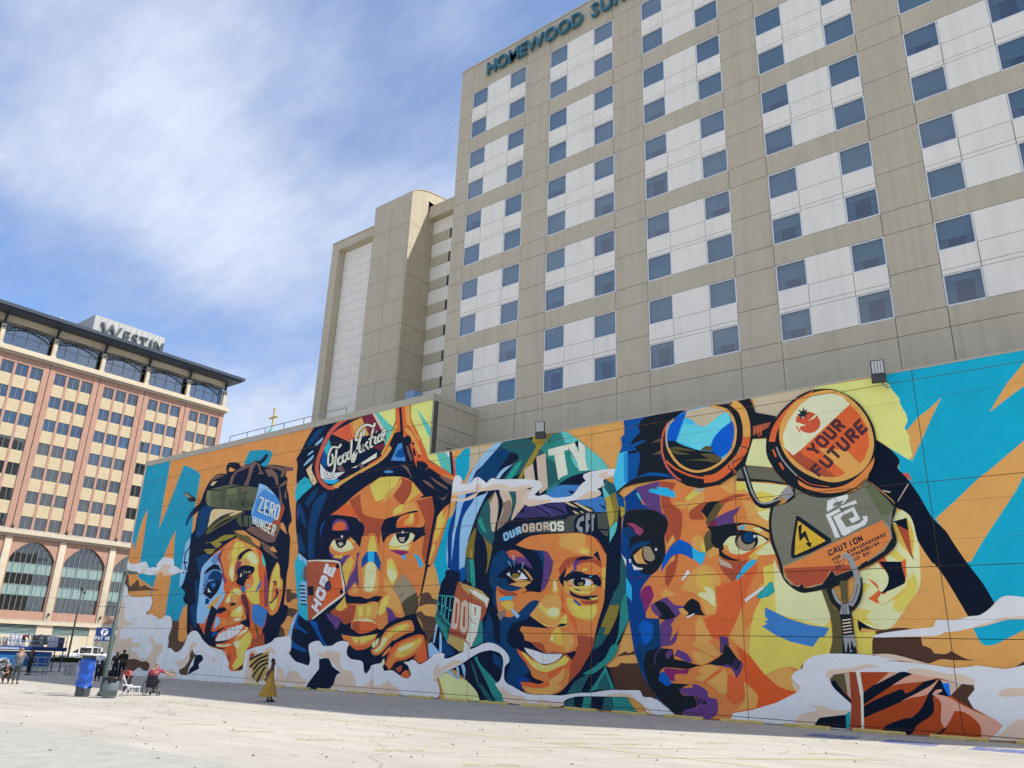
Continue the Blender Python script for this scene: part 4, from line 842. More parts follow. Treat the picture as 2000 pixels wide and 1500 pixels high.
g3 gs 1|-2643 988 42 38 18 -41 7 -52 -9 -66 -4 -2 -5 -50 -21 4 -12 58 -3 54
g3 gs 1|-2575 1038 65 -21 25 -66 -11 -63 -23 -23 4 -2 -63 -43 2 44 15 24 17 68 -23 47
g3 gb 1|-2548 959 48 15 14 -39 -10 -53 -15 -20 -67 -42 2 44 19 21 15 33
g3 dt 1|-2510 1017 45 -5 6 -48 -29 -76 -23 -24 28 55 -4 48
g3 gs 1|-2465 1012 71 6 24 -15 -50 -20 17 -46 -38 -37 -42 -36 -4 11 28 80
g3 olv2 0|-2643 988 42 36 -8 -17 -23 -40
g3 pv 1|-2406 931 249 -4 19 -58 -128 -2 -143 24
g3 pv2 1|-2363 930 76 -3 76 -61 -37 0
g3 pv 1|-2449 901 125 -13 61 -17 -137 -2 -56 11
g3 nv 0|-2335 919 15 -7 21 -11 18 -11 15 -9 14 -9 9 -6 5 6 -9 6 -13 9 -16 9 -19 11 -20 11 -15 8
g3 nv 0|-2288 921 21 -5 28 -8 26 -9 23 -10 21 -11 14 -7 5 6 -15 8 -21 11 -24 10 -27 9 -28 8 -21 5
g3 kh 1|-2157 928 22 -2 50 -28 7 -5 -42 14
g3 kh 1|-2110 925 25 -6 53 -26 40 -21 -26 0 -49 27
g3 kh 0|-2111 882 12 -1 27 -14 -16 -3
g3 kh 0|-2069 879 13 -3 14 -8 -13 -2
g3 lb3 0|-2869 995 54 -1 69 13 73 13 23 12 -26 -38 -31 -50 -23 -44 -19 -46 -25 -63 -12 -79 -4 -63 11 -63 -31 -18 -14 66 -59 -29 -25 32 -19 66 1 98 22 114
g3 mb2 1|-2862 991 -34 -64 -25 -77 -2 -82 10 -66 2 -58 26 -11 -4 100 -2 82 11 55 9 93
g3 mb2 1|-2815 994 74 13 -24 -31 -41 -46 -16 -32 -10 -38 -4 -65 5 -97 4 -79 -38 -15 -28 14 13 115 10 97 14 48 18 65
g3 mb2 0|-2809 1033 96 4 -99 -29
g3 mb 1|-2824 634 38 15 9 -63 -33 -21 -6 22
g3 nv 1|-2929 622 26 15 80 -19 8 -44 -43 -2 -59 15
g3 om 0|-2911 1036 48 -8 0 -20 -49 8
g3 gt2 1|-2712 881 19 14 17 -30 28 -54 -35 22
g3 olv2 1|-2735 844 14 -5 -2 -38 -6 -44 1 -76 -59 15 3 48 18 47
g3 olv2 1|-2677 798 57 -44 14 -17 -16 -80 -14 -45 -10 -6 9 83 -16 70
g3 ol4 0|-2752 745 9 -38 -5 -22 -5 9
g3 gt2 1|-2758 682 30 -3 18 -111 -5 -27 -22 19
g3 dt 1|-2789 693 31 -11 21 -122 -35 13
g3 nv 1|-2717 836 45 -45 29 -64 8 -69 -15 -92 -62 2 -13 125 2 108
g3 g5 0|-2536 789 94 37 139 18 147 6 72 17 168 -11 9 -79 -7 -28 -66 10 -121 20 -163 11 -153 5 -59 -10
g3 nv 1|-1987 860 17 -1 3 -72 57 -7 0 -8 -50 6 43 -34 -63 10 -62 18 -56 7 -4 49 25 31 38 6
g3 gy 0|-2091 807 14 34 31 14 2 -25 -23 -4 -6 -20 21 -7 1 -24 -22 5
g3 gy 0|-2034 864 24 1 -1 -32 -10 -2 1 -20 9 -1 -10 -34 -14 -2
g3 gy 0|-2001 856 17 0 0 -16 -6 0 -1 -60 -10 -5
g3 nv 0|-2420 865 275 -1 4 -18 -36 0 -127 7 -114 -22
g3 lb 0|-2535 804 -3 -15 12 -1 3 14
g3 lb 0|-2538 794 7 -26 12 4 -8 25
g3 lb 0|-2533 772 11 -10 9 7 -11 11
g3 lb 0|-2523 762 25 8 -3 9 -25 -7
g3 lb 0|-2498 769 3 15 -12 1 -3 -15
g3 lb 0|-2495 779 -8 25 -12 -3 8 -26
g3 lb 0|-2500 800 -11 10 -9 -7 10 -10
g3 lb 0|-2511 810 -24 -7 3 -10 24 7
g3 lb 0|-2500 811 11 -32 12 3 -11 33
g3 lb 0|-2492 782 12 -8 8 8 -11 8
g3 lb 0|-2482 775 23 6 -4 10 -22 -7
g3 lb 0|-2461 780 5 13 -12 2 -4 -13
g3 lb 0|-2456 789 -11 31 -12 -3 11 -32
g3 lb 0|-2435 790 -13 36 -12 -3 13 -36
g3 lb 0|-2455 815 25 7 -3 9 -25 -7
g3 lb 0|-2442 823 11 -6 7 9 -12 6
g3 lb 0|-2438 825 6 -14 11 3 -5 14
g3 lb 0|-2432 820 -5 -10 11 -4 5 11
g3 lb 0|-2428 817 -25 -7 3 -10 26 8
g3 lb 0|-2445 807 23 -15 8 8 -23 15
g3 gs 0|-2410 842 -7 -13 11 -4 6 12
g3 gs 0|-2416 833 2 -26 12 0 -3 26
g3 gs 0|-2415 811 8 -12 10 4 -8 12
g3 gs 0|-2407 800 27 -1 -1 9 -27 1
g3 gs 0|-2381 799 6 12 -10 4 -7 -12
g3 gs 0|-2375 807 -3 26 -11 0 2 -26
g3 gs 0|-2376 829 -9 12 -10 -4 9 -12
g3 gs 0|-2384 841 -27 0 1 -9 27 0
g3 gs 0|-2370 839 3 -38 12 0 -4 38
g3 gs 0|-2365 799 27 0 -1 9 -27 0
g3 gs 0|-2340 799 8 10 -10 5 -7 -10
g3 gs 0|-2333 805 -2 14 -11 0 2 -14
g3 gs 0|-2333 816 -10 9 -8 -5 10 -9
g3 gs 0|-2341 824 -26 1 1 -9 26 -1
g3 gs 0|-2341 815 6 9 -9 5 -7 -9
g3 gs 0|-2335 821 -2 13 -11 0 1 -13
g3 gs 0|-2335 830 -8 11 -10 -4 8 -11
g3 gs 0|-2342 841 -27 0 1 -9 27 0
g3 gs 0|-2324 841 -6 -12 10 -4 7 12
g3 gs 0|-2329 833 2 -26 11 0 -2 25
g3 gs 0|-2328 811 8 -12 10 4 -9 12
g3 gs 0|-2320 799 26 0 -1 9 -26 0
g3 gs 0|-2295 799 6 12 -10 4 -6 -12
g3 gs 0|-2289 807 -3 25 -11 0 3 -25
g3 gs 0|-2290 828 -9 12 -9 -3 8 -13
g3 gs 0|-2298 840 -26 0 0 -9 27 0
g3 gs 0|-2270 800 -4 39 -11 0 4 -39
g3 gs 0|-2282 831 27 0 -1 9 -27 0
g3 gs 0|-2266 835 10 -9 7 6 -9 9
g3 gs 0|-2261 835 2 -15 10 0 -1 14
g3 gs 0|-2257 828 -7 -8 9 -6 7 9
g3 gs 0|-2254 824 -28 0 1 -9 28 0
g3 gs 0|-2274 820 20 -22 9 5 -20 21
g3 cr 0|-2239 839 -7 -14 13 -4 7 14
g3 cr 0|-2245 830 2 -29 14 0 -2 29
g3 cr 0|-2245 806 10 -14 12 4 -10 15
g3 cr 0|-2236 792 29 -1 -1 11 -29 1
g3 cr 0|-2208 791 7 14 -12 5 -8 -14
g3 cr 0|-2202 800 -2 30 -13 0 2 -30
g3 cr 0|-2202 825 -9 14 -12 -4 9 -15
g3 cr 0|-2211 839 -28 0 1 -11 28 0
g3 cr 0|-2158 826 -10 13 -11 -6 10 -12
g3 cr 0|-2167 838 -28 1 1 -12 28 0
g3 cr 0|-2193 840 -9 -11 12 -7 8 10
g3 cr 0|-2200 833 1 -18 13 0 -1 17
g3 cr 0|-2201 819 11 -11 10 6 -11 11
g3 cr 0|-2192 809 28 -1 -1 11 -28 1
g3 cr 0|-2177 814 10 -11 10 6 -11 11
g3 cr 0|-2172 813 2 -17 13 -1 -2 18
g3 cr 0|-2167 806 -9 -10 11 -8 9 11
g3 cr 0|-2164 801 -28 1 1 -12 28 -1
g3 cr 0|-2179 795 -10 13 -10 -6 9 -12
g3 db 1|-2617 565 11 92 34 50 52 10 13 -34 -41 -59 -17 -60 -2 -26 1 -60 21 -65 48 -17 38 -3 38 20 73 53 51 0 -49 -65 -36 -23 -56 -11 -37 -43 -17 -43 58 -32 8 0 16 -30 72 -69 -60 -51 23 -34 -51 11 -65 21 17 45 5 61 -60 49 -79 22 -33 5 -3 58 49 118 9 59
g3 nv 1|-2457 361 75 17 73 -8 91 -24 -25 -7 -65 6 -92 5 -11 -17 24 -22 8 -25 37 -8 19 -22 -55 -9 -44 -1 -50 19 -13 45
g3 nv 1|-2614 506 35 -51 34 -42 10 -40 5 -107 -39 14 -13 87 -35 59
g3 o2 1|-2450 739 92 39 171 1 103 -4 52 -12 38 -11 37 -28 33 -55 3 -14 -5 -82 -6 -81 -6 -45 -30 -79 -20 -74 -13 -44 -45 -66 -17 -24 -65 -57 -40 -33 -44 -14 -63 -3 -71 0 -29 12 -23 34 58 2 18 -1 39 -1 23 9 -59 13 -22 15 5 11 -36 40 -38 34 -16 29 48 -3 55 9 -19 22 -37 8 -8 25 -24 22 11 17 92 -5 72 -5 -36 16 -74 39 -4 12 39 36 14 23 -51 0 -73 -53 -38 -19 -38 0 -48 19 -21 71 1 57 21 1 156 -12 19 -15 75 -10 53 64 17 71 -42 55 -113 21
g3 r1 1|-2080 314 50 -4 42 -8 -13 -52 -45 -66 -17 -24 -65 -57 12 53 7 47 19 24 3 34 14 3 -4 29
g3 o1 1|-2191 773 125 1 34 -17 -6 -40 24 -18 13 -32 -65 9 -59 20 -65 30 14 28
g3 y2 1|-2062 702 41 -11 -3 -20 -38 8
g3 r1 1|-1994 750 37 -26 33 -55 -23 26 -10 18
g3 yo 1|-1947 601 21 13 -4 -103 -8 8
g3 r1 1|-2180 587 -8 23 35 39 35 15 35 2 52 0 -52 -12 -14 -8 -31 -35 -7 14 -17 -22 -18 -25
g3 nv 1|-2100 646 34 16 45 1 44 -8 -58 -9 -17 -5
g3 nv 1|-1994 667 27 18 16 -45 8 -28 -28 40
g3 r1 1|-2083 623 21 22 34 1 54 3 27 -20 -4 -22 -46 27 -51 -1
g3 pu 1|-2138 576 38 31 -7 28 17 11 28 -1 -21 -22 1 -17 -45 -26
g3 y2 1|-2055 605 27 7 4 -11 -24 -5
g3 nv 1|-2155 569 24 19 35 10 34 -4 24 -9 34 -7 30 -1 20 -17 6 -19 -6 -16 -33 1 -10 25 -24 11 -61 -1 -49 -2 -20 -35 -22 20 -14 26 35 36 14 14
g3 nv 0|-1979 567 9 6 11 8 8 6 0 1 -10 -5 -12 -7 -10 -4
g3 nv 0|-1965 558 6 5 9 6 6 4 -1 1 -7 -3 -10 -5 -7 -3
g3 nv 0|-1957 544 5 1 6 2 5 2 -5 0 -7 0 -5 0
g3 nv 0|-1963 531 5 -3 8 -4 5 -2 1 0 -5 4 -6 5 -4 4
g3 te 1|-2132 538 15 22 18 2 65 1 30 -12 7 -11 -24 -14 -44 -2 -38 7
g3 o1 0|-2132 538 15 17 16 -4 2 -20
g3 nv 1|-2034 546 -3 -10 -9 -8 -14 -4 -15 0 -14 5 -9 8 -4 10 3 11 10 7 14 4 15 0 14 -5 9 -8
g3 olv2 1|-2046 539 -1 -4 -4 -3 -6 -1 -7 0 -6 2 -4 3 -2 3 2 4 4 3 6 1 7 0 6 -2 4 -3
g3 wh 1|-2047 562 0 -2 -1 -1 -2 -1 -2 0 -2 1 -2 1 0 2 0 2 2 1 2 1 2 0 2 -1 1 -2
g3 sk 0|-2018 570 24 7 -10 -12
g3 y2 1|-2134 525 52 3 108 4 -13 -19 -27 -20 -57 3 -35 11
g3 o1 1|-2155 556 18 -6 10 -34 11 -20 -28 4 -11 34
g3 o1 1|-2082 526 68 -12 43 16 -10 -20 -67 -4
g3 nv 1|-2123 513 28 -17 47 -12 85 3 -41 -20 -40 3 -44 9 -28 13
g3 nv 0|-2106 521 34 -6 14 -10 -31 7
g3 yo 1|-2140 480 38 -6 41 -31 57 3 30 5 3 -41 -26 -35 -67 8 -44 23 -28 38
g3 y2 1|-2116 455 55 -17 57 2 28 3 -2 -33 -23 -26 -60 11 -34 24
g3 r1 1|-2061 465 50 -2 47 2 -4 -12 -36 -8 -43 6
g3 y2 0|-2014 475 45 2 -2 -8 -30 -3
g3 mb 0|-2103 471 11 -1 32 -24 -4 -8 -31 22
g3 o3 3|-2165 520 11 -65 -24 -38 28 -8 45 -14 24 -41 1 -32 -14 19 -24 43 -32 49 -21 45
g3 o3 1|-2346 398 48 -20 51 -27 29 -3 -25 6 -29 19 -37 17
g3 o1 1|-2293 460 43 36 64 -4 18 -36 -9 -61 28 -11 21 -33 -28 -5 -41 -3 -29 8 -46 22 -55 17 -16 14
g3 y2 1|-2293 454 44 -23 64 3 15 -28 -28 -23 -46 11 -37 29 -22 16
g3 y1 1|-2178 415 -3 -9 -10 -8 -14 -4 -15 1 -14 4 -10 7 -4 9 4 9 9 8 14 4 16 0 14 -5 9 -7
g3 yo 1|-2219 566 21 0 12 -60 -18 -9 -18 13
g3 y1 1|-2214 562 10 0 8 -46 -15 -5
g3 y2 1|-2170 379 21 25 12 -4 4 -32 -44 -6
g3 nv 0|-2196 348 26 16 37 -4 -19 -9
g3 y2 1|-2346 401 18 -6 67 -33 43 -11 -43 3 -48 27
g3 yo 1|-2229 287 4 26 28 30 19 -3 18 -27 4 -55 -26 5
g3 y1 1|-2229 288 8 22 10 -3 -3 -24
g3 o1 1|-2155 327 41 -8 20 -26 -6 -27 -40 -17 -14 16
g3 pu 1|-2281 702 30 -11 34 -48 -11 -28 -13 -46 -21 -42 -28 -21 8 79 10 57
g3 db 1|-2356 708 75 -6 9 -60 -6 -57 -20 -57 -18 116
g3 nv 1|-2450 735 47 -12 32 -14 53 -14 27 -40 13 -65 -13 -63 -7 -19 -52 4 -60 -8 38 11 -16 18 52 19 -5 35 -51 58 -120 69 35 10
g3 pk2 1|-2510 707 30 9 39 -6 48 -33 12 -18 -78 6 -32 17
g3 pu 1|-2451 680 58 -6 35 -31 16 -26 -50 23 -58 10
g3 db 1|-2527 696 20 -7 45 -26 4 -19 -50 -16 -38 -28 -18 24
g3 nv 1|-2523 599 46 28 47 4 39 -16 39 -40 16 -18 -30 1 -61 5 -59 11 -24 12
g3 te 1|-2505 598 25 10 62 0 49 -37 -59 0 -51 13
g3 nv 1|-2413 599 -3 -10 -9 -9 -14 -4 -16 1 -15 5 -10 9 -4 11 3 11 10 8 14 4 16 0 14 -6 10 -9
g3 olv2 1|-2422 588 -2 -5 -6 -4 -10 -2 -11 0 -9 3 -7 4 -3 5 2 6 7 4 9 1 11 0 10 -3 7 -4
g3 wh 1|-2419 608 -1 -2 -1 -2 -3 -1 -2 0 -3 1 -1 2 -1 2 0 3 2 1 2 1 3 0 2 -1 2 -2
g3 o1 1|-2482 581 54 -11 69 -9 9 -9 -23 -9 -26 -11 -86 16 50 9
g3 o1 1|-2405 623 37 -21 28 -33 -4 -9 -31 34
g3 lb3 0|-2471 690 5 -17 7 -24 5 -17 1 0 -3 17 -5 24 -3 17
g3 lb3 0|-2499 660 8 -9 10 -12 8 -9 1 0 -6 10 -9 13 -6 9
g3 lb3 0|-2403 652 -2 -10 -2 -14 -2 -9 1 -1 4 10 4 13 3 9
g3 db 1|-2586 580 80 -3 21 -30 82 -17 -42 -14 -58 2 -52 22
g3 r1 1|-2563 538 36 -19 63 -7 39 -13 -26 -8 -59 4 -40 19
g3 sk 0|-2548 469 7 15 39 7 49 0 -11 -16 -45 -3
g3 yo 1|-2540 463 63 7 27 -11 -3 -23 -26 -14 -32 15
g3 gb 0|-2556 408 51 23 3 -24 -31 -34
g3 lb 0|-2470 425 12 8 47 -35 -17 -12
g3 nv 1|-2426 252 44 5 36 20 22 -7 59 -34 52 -4 59 1 34 4 30 10 5 -12 -21 -30 -21 18 -23 8 -14 -25 -100 -27 -58 23 -51 26 -42 13
g3 te 1|-2380 253 57 -10 58 -13 53 -1 54 1 -13 -16 -27 -17 -31 -10 -35 -3 -29 5 -36 20 -34 23
g3 gl 0|-2322 243 -1 -8 -2 -11 -2 -9 2 0 2 8 2 12 1 8
g3 gl 0|-2266 231 0 -14 -2 -18 -1 -13 2 0 1 13 2 18 1 13
g3 gl 0|-2213 229 -1 -3 -1 -4 0 -2 2 0 0 2 1 4 1 2
g3 gl 0|-2177 230 -1 -2 0 -3 -1 -2 2 0 1 2 0 2 1 2
g3 o3 1|-2426 249 26 -11 27 -10 51 -26 58 -23 52 9 45 24 20 16 20 -5 14 -23 -3 -44 -37 19 -75 -29 -39 -1 -53 14 -52 30 -38 32
g3 y2 1|-2399 233 26 -5 30 -24 22 -8 57 -17 49 6 41 18 27 20 27 -13 -18 -23 -42 -15 -48 -21 -39 -2 -53 15 -41 34
g3 y1 0|-2316 185 -1 -5 -1 -6 0 -4 4 -1 1 5 1 6 0 4
g3 y1 0|-2299 183 0 -5 -1 -6 0 -5 4 0 0 4 1 7 0 4
g3 y1 0|-2282 181 0 -5 0 -7 -1 -5 5 0 0 5 0 7 1 5
g3 y1 0|-2265 179 0 -5 0 -7 0 -5 4 0 0 5 1 7 0 5
g3 y1 0|-2248 177 1 -5 0 -8 0 -5 4 0 0 6 0 7 -1 5
g3 y1 0|-2231 180 0 -5 1 -7 0 -5 4 0 0 5 0 7 -1 5
g3 y1 0|-2214 183 0 -5 1 -7 1 -4 4 0 -1 5 -1 6 0 5
g3 y1 0|-2198 186 1 -5 1 -6 1 -5 4 1 -1 4 -1 7 -1 4
g3 y1 0|-2181 188 1 -4 1 -6 1 -4 4 1 -1 4 -1 6 -1 4
g3 r1 1|-2335 275 26 4 39 -9 20 -26 34 -2 57 -7 -106 3 -44 17
g3 o2 1|-2263 269 32 11 70 -18 27 -20 -20 -6 -48 9 -28 -8 -25 7
g3 o1 1|-2148 281 31 17 20 -19 -16 -29 -27 -9 -14 21
g3 o3 1|-2402 99 66 3 74 -3 34 26 -14 23 89 31 -10 -25 -65 -34 8 -21 -28 -14 -70 -9 -58 10
g3 o1 1|-2381 83 70 -7 63 8 21 13 -7 17 54 29 30 32 6 -31 -18 -37 -1 -26 -49 -24 -63 -5 -63 1
g3 o2 1|-2193 100 29 12 -1 -18
g3 mb2 1|-2428 117 73 3 18 -11 -61 -10 16 -30 -30 5
g3 db 1|-2460 176 37 -10 23 -21 23 -21 -51 -7 -20 26
g3 nv 1|-2341 147 22 -26 59 -14 -23 -10 -39 2 -33 21 -22 4
g3 dt 1|-1818 514 -15 -36 -22 -33 -55 -4 27 51 32 34 1 53 34 -1
g3 ol5 1|-1908 441 53 3 -15 -55 -44 -73 -28 0 16 31 -28 2
g3 dt 1|-1956 347 30 0 -13 -29 22 -2 -32 -42 -48 -25 13 43
g3 gt 1|-1819 499 7 -79 4 -36 -30 -54 -38 -60 -26 -51 -83 -33 67 40 51 78 14 85 4 57
g3 sk 0|-1820 566 32 -47 -1 -65 -29 33
g3 tl3 0|-1820 512 32 2 -1 -60 -29 33
g3 gt 1|-2049 150 76 37 45 35 32 51 37 1 -22 -46 -47 -38 -71 -40
g3 gt 0|-1928 185 44 -88 -17 -6 -28 67 -44 -69 -43 -14 37 41
g3 dt 1|-2132 61 42 52 59 31 21 1 -30 -42 -17 -35
g3 dt 0|-2145 24 49 25 4 -39 -63 -5
g3 gt 0|-2040 55 37 2 -5 -49 -45 0
g3 gt 0|-1898 63 74 1 48 -58 -114 5
g3 dt 0|-1936 58 35 5 11 -52 -58 -2
g3 dt 0|-1960 119 31 39 25 -67 -69 -6
g3 gt 1|-2981 403 51 -22 49 -60 0 -58 -44 57 -44 49
g3 gt 1|-2716 249 37 59 8 64 20 6 11 -105 -48 -18
g3 dt 1|-2974 425 41 -7 63 -73 2 -24 -33 24 -75 55
g3 r3 0|-2831 573 16 -4 194 -84 11 -9 -16 -44 -6 -24 -23 -33 -24 -3 0 -64 -37 -59 -43 28 -117 33 10 29 17 168
g3 kh2 0|-2819 568 100 -28 60 -21 47 -37 -12 -3 -56 33 -68 17 4 -28 -51 35
g3 cr 0|-2751 532 46 -10 93 -41 -13 -45 -19 30 -85 41
g3 r3 0|-2733 505 89 -40 10 -21 -30 12 -64 31
g3 kh2 0|-2731 508 1 -6 2 -8 1 -6 3 0 -1 6 -2 8 -1 6
g3 kh2 0|-2719 503 1 -6 1 -8 1 -6 3 0 -1 6 -1 8 -1 6
g3 kh2 0|-2708 498 1 -6 2 -8 1 -6 3 0 -1 6 -2 8 -1 6
g3 kh2 0|-2696 493 1 -6 1 -9 1 -6 3 0 -1 7 -1 8 -1 6
g3 kh2 0|-2685 488 1 -6 2 -9 1 -6 3 0 -1 6 -1 9 -1 6
g3 kh2 0|-2673 483 1 -6 1 -9 1 -6 3 0 -1 6 -1 9 -1 6
g3 kh2 0|-2662 478 1 -6 2 -9 1 -6 3 0 -1 6 -2 9 -1 6
g3 kh2 0|-2650 473 1 -6 1 -9 1 -7 3 0 -1 7 -1 9 -1 6
g3 kh2 0|-2639 468 1 -6 1 -9 1 -7 3 0 -1 7 -1 9 -1 6
g3 cr 0|-2743 463 81 -20 -1 -47 -8 -24 -9 -54 -36 -68 -39 33 17 54
g3 r3 0|-2708 444 12 -6 -3 -39 -4 0
g3 gb 0|-2740 392 7 -7 10 -11 10 -9 10 -4 10 -2 6 -2 1 4 -6 1 -9 2 -9 4 -9 8 -10 11 -7 7
g3 kh2 0|-2872 310 114 -24 -8 -57 -27 -3 -90 43
g3 cr 0|-2763 277 41 -24 0 -21 -46 -9
g3 nv 0|-2862 327 0 -7 -1 -10 0 -7 3 -1 1 8 0 9 1 8
g3 nv 0|-2850 324 -1 -7 0 -10 -1 -7 4 0 0 7 1 10 0 7
g3 nv 0|-2838 322 -1 -8 0 -10 -1 -7 4 0 0 7 1 10 0 7
g3 nv 0|-2827 319 0 -7 -1 -11 0 -7 3 0 1 7 0 10 1 8
g3 nv 0|-2815 316 0 -7 -1 -10 0 -8 3 0 1 8 0 10 1 7
g3 nv 0|-2803 314 -1 -8 0 -10 -1 -8 4 0 0 8 1 10 0 8
g3 nv 0|-2792 311 0 -7 -1 -11 0 -7 3 -1 1 8 0 10 1 8
g3 nv 0|-2780 309 -1 -8 0 -10 -1 -8 4 0 0 7 1 11 0 8
g3 nv 0|-2769 306 0 -8 -1 -10 0 -8 3 0 1 8 0 10 1 8
g3 nv 0|-2757 304 -1 -8 0 -11 -1 -8 4 0 0 8 1 11 0 7
g3 gs 0|-2863 339 15 156 36 -14 5 -54 -9 -88 -10 -7
g3 gs 0|-2801 336 2 128 25 15 23 -16 5 -126 -12 -23 -25 0
g3 r3 0|-2839 363 2 101 14 -1 -1 -103
g3 r3 0|-2783 348 3 97 12 0 2 -104
g3 tq 0|-2945 505 -25 1 1 -3 24 -2
g3 tq 0|-2970 506 2 -82 4 -3 -2 85
g3 tq 0|-2968 463 18 -7 0 4 -18 6
g3 tq 0|-2937 402 2 101 -4 1 -2 -99
g3 tq 0|-2938 501 20 -2 0 4 -20 1
g3 tq 0|-2922 502 4 -16 4 0 -4 17
g3 tq 0|-2918 489 -2 -31 4 -1 2 32
g3 tq 0|-2919 461 -5 -14 4 -2 5 14
g3 tq 0|-2920 449 -19 7 0 -4 19 -7
g3 tq 0|-2931 452 9 -61 3 -2 -8 62
g3 tq 0|-2883 500 -24 2 -1 -4 24 -2
g3 tq 0|-2908 501 -6 -115 4 -3 6 118
g3 tq 0|-2914 385 21 -15 0 5 -20 14
g3 tq 0|-2911 441 18 -7 1 5 -18 6
g3 tq 0|-2853 498 -24 2 0 -5 23 -2
g3 tq 0|-2877 499 -11 -132 4 -3 11 135
g3 tq 0|-2887 366 20 -15 1 6 -21 14
g3 tq 0|-2882 430 17 -7 1 6 -18 6
g3 ylb 1|-2927 97 51 26 48 -18 34 -10 45 1 81 -52 23 -42 -229 -2 -26 52
g3 gt 1|-2693 199 18 10 26 -40 103 -75 82 -98 -78 12 -62 78
g3 lb3 0|-2875 130 23 9 56 -42 -32 7
g3 lb3 0|-2812 152 19 0 11 -56 -12 0
g3 lb3 0|-2779 164 18 4 14 -23 -1 -49
g3 db 1|-2920 283 59 -29 33 -41 -71 -24 -16 31
g3 lb3 1|-3016 247 18 22 66 -50 -47 -17 -25 -13
g3 lb3 0|-2971 356 15 0 -17 -92 -12 -2
g3 lb3 0|-2940 325 16 -21 8 -88 -18 0
g3 db 1|-2573 228 60 -30 7 -66 -25 27 -40 26
g3 dt 0|-2643 84 90 -78 -46 0 -51 64
g3 dt 0|-2715 192 45 -67 29 -74 -21 24 -47 92
sm wh 1|-6496 885 7 -30 28 -31 81 -13 98 5 66 7 43 -11 36 -30 28 -13 46 5 59 -7 -9 24 45 31 48 21 67 -8 66 -8 26 -24 17 -37 41 -4 60 -23 117 -15 -102 -4 -126 -17 -130 0 -4 25 -56 2 -40 -17 -144 5 -92 15 -110 4 -204 2 15 38 7 59
sm bg 1|-6517 772 46 -11 86 -13 55 -11 -183 1
sm bg 1|-6245 734 22 32 28 3 47 -22 -40 4 3 -22
sm bg 1|-6060 715 47 24 61 12 43 35 112 -9 -12 -18 -25 -17 38 -20 48 -8 119 9 -116 -20 -139 0 -14 25 -46 2 -50 -17
sm wh 3|-6535 714 70 -55 67 -40 25 -39 65 -24 159 -8 131 3 54 -33 -11 -45 -14 -24 -42 -13 27 -21 57 7 46 -14 39 -6 51 -18 64 22 42 4 47 -11 26 -26 11 -55 -22 -60 13 -25 2 -50 44 2 50 -22 42 -3 45 16 36 39 23 54 39 30 38 7 42 -5 47 -26 40 -27 80 -35 58 -17 99 -9 40 -13 46 -34 34 -33 3 -26 30 -19 63 -1 54 7 15 14 0 34 7 26 -4 41 31 12 71 17 83 13 62 15 35 16 16 13 81 10 61 5 22 -9 12 -34 0 -43 -18 -15 25 -34 185 -30 26 -134 -424 0 -694 -6 -2 -1 -1361 -47 -105 287
sm bg 1|-6590 573 95 23 95 -97 39 -94 60 -37 133 -18 -120 -14 -74 -14 -14 -37 14 -46 48 -8 64 10 102 10 -39 -23 36 -17 84 2 51 -35 -106 7 -42 -14 17 -17 82 -16 47 -25 58 -9 61 8 54 48 -4 35 -47 29 7 31 19 22 19 -39 49 -25 98 1 12 -63 -46 -18 -11 -30 16 -33 48 -23 -140 -14 -72 49 -151 13 -171 -1 -229 53 -60 44 -21 167
sm b2 1|-6227 90 168 7 89 -13 81 2 47 -19 5 -26 -27 -22 -66 9 -60 12 -41 -14 -31 -14 -65 -2 -43 11 -28 21
sm bg 1|-5607 19 24 17 72 9 40 -19 33 -37 -148 -4
sm bg 1|-5496 86 32 15 62 12 56 26 11 65 26 21 47 1 23 -16 -38 -12 -12 -25 -53 -70 -28 -37 -34 -20 -49 25
sm b2 1|-5295 182 31 -25 31 -11 -34 -29 -36 -61 -3 -41 -88 -1 -35 29 67 23 48 50 -4 36
sm nv 1|-5237 146 70 3 30 -28 -50 -33 17 -27 -72 -23 -60 -23 15 42 32 21 4 40
sm bg 0|-5254 159 12 4 18 5 19 2 23 -2 26 -4 21 -6 9 -5 6 -7 14 -7 27 -5 31 -5 23 -3 1 5 -22 3 -31 5 -25 5 -10 5 -6 7 -12 7 -23 5 -28 5 -26 2 -22 -2 -19 -5 -12 -4
sm bg 1|-5024 128 9 20 39 -40 -44 5
sm bg 1|-4626 113 17 68 24 15 33 1 53 -25 37 9 50 37 41 -10 49 -33 -62 7 -8 -22 13 -53 -15 -101 -237 -4 20 82
sm r1 1|-4605 166 31 12 24 -14 -47 -28
sm ols 1|-4599 129 55 35 83 13 55 16 14 -72 -13 -69 -73 -48 -29 11 -37 17 -13 50 -28 7
sm nv 0|-4593 128 8 4 13 5 18 7 30 9 36 11 26 8 -10 10 -26 -8 -37 -11 -31 -10 -19 -7 -13 -5 -9 -4
sm nv 0|-4577 85 20 14 29 19 30 17 34 11 37 10 25 6 -9 10 -26 -6 -37 -10 -37 -12 -32 -18 -30 -20 -21 -14
sm nv 0|-4533 73 13 12 18 18 22 14 29 9 33 7 24 4 -7 10 -24 -4 -36 -7 -32 -10 -25 -16 -20 -19 -13 -13
sm nv 0|-4535 29 15 17 23 23 25 20 28 13 31 10 22 7 -11 10 -22 -7 -32 -11 -31 -15 -27 -21 -23 -24 -16 -17
sm nv 0|-4476 4 10 17 14 24 13 21 12 13 11 9 8 7 -16 6 -8 -6 -12 -10 -13 -15 -14 -21 -14 -24 -9 -18
sm bg 1|-4297 109 72 -18 -14 -19 66 -25 10 39 48 3 49 -7 53 -32 48 -8 -26 -45 -402 2 105 40
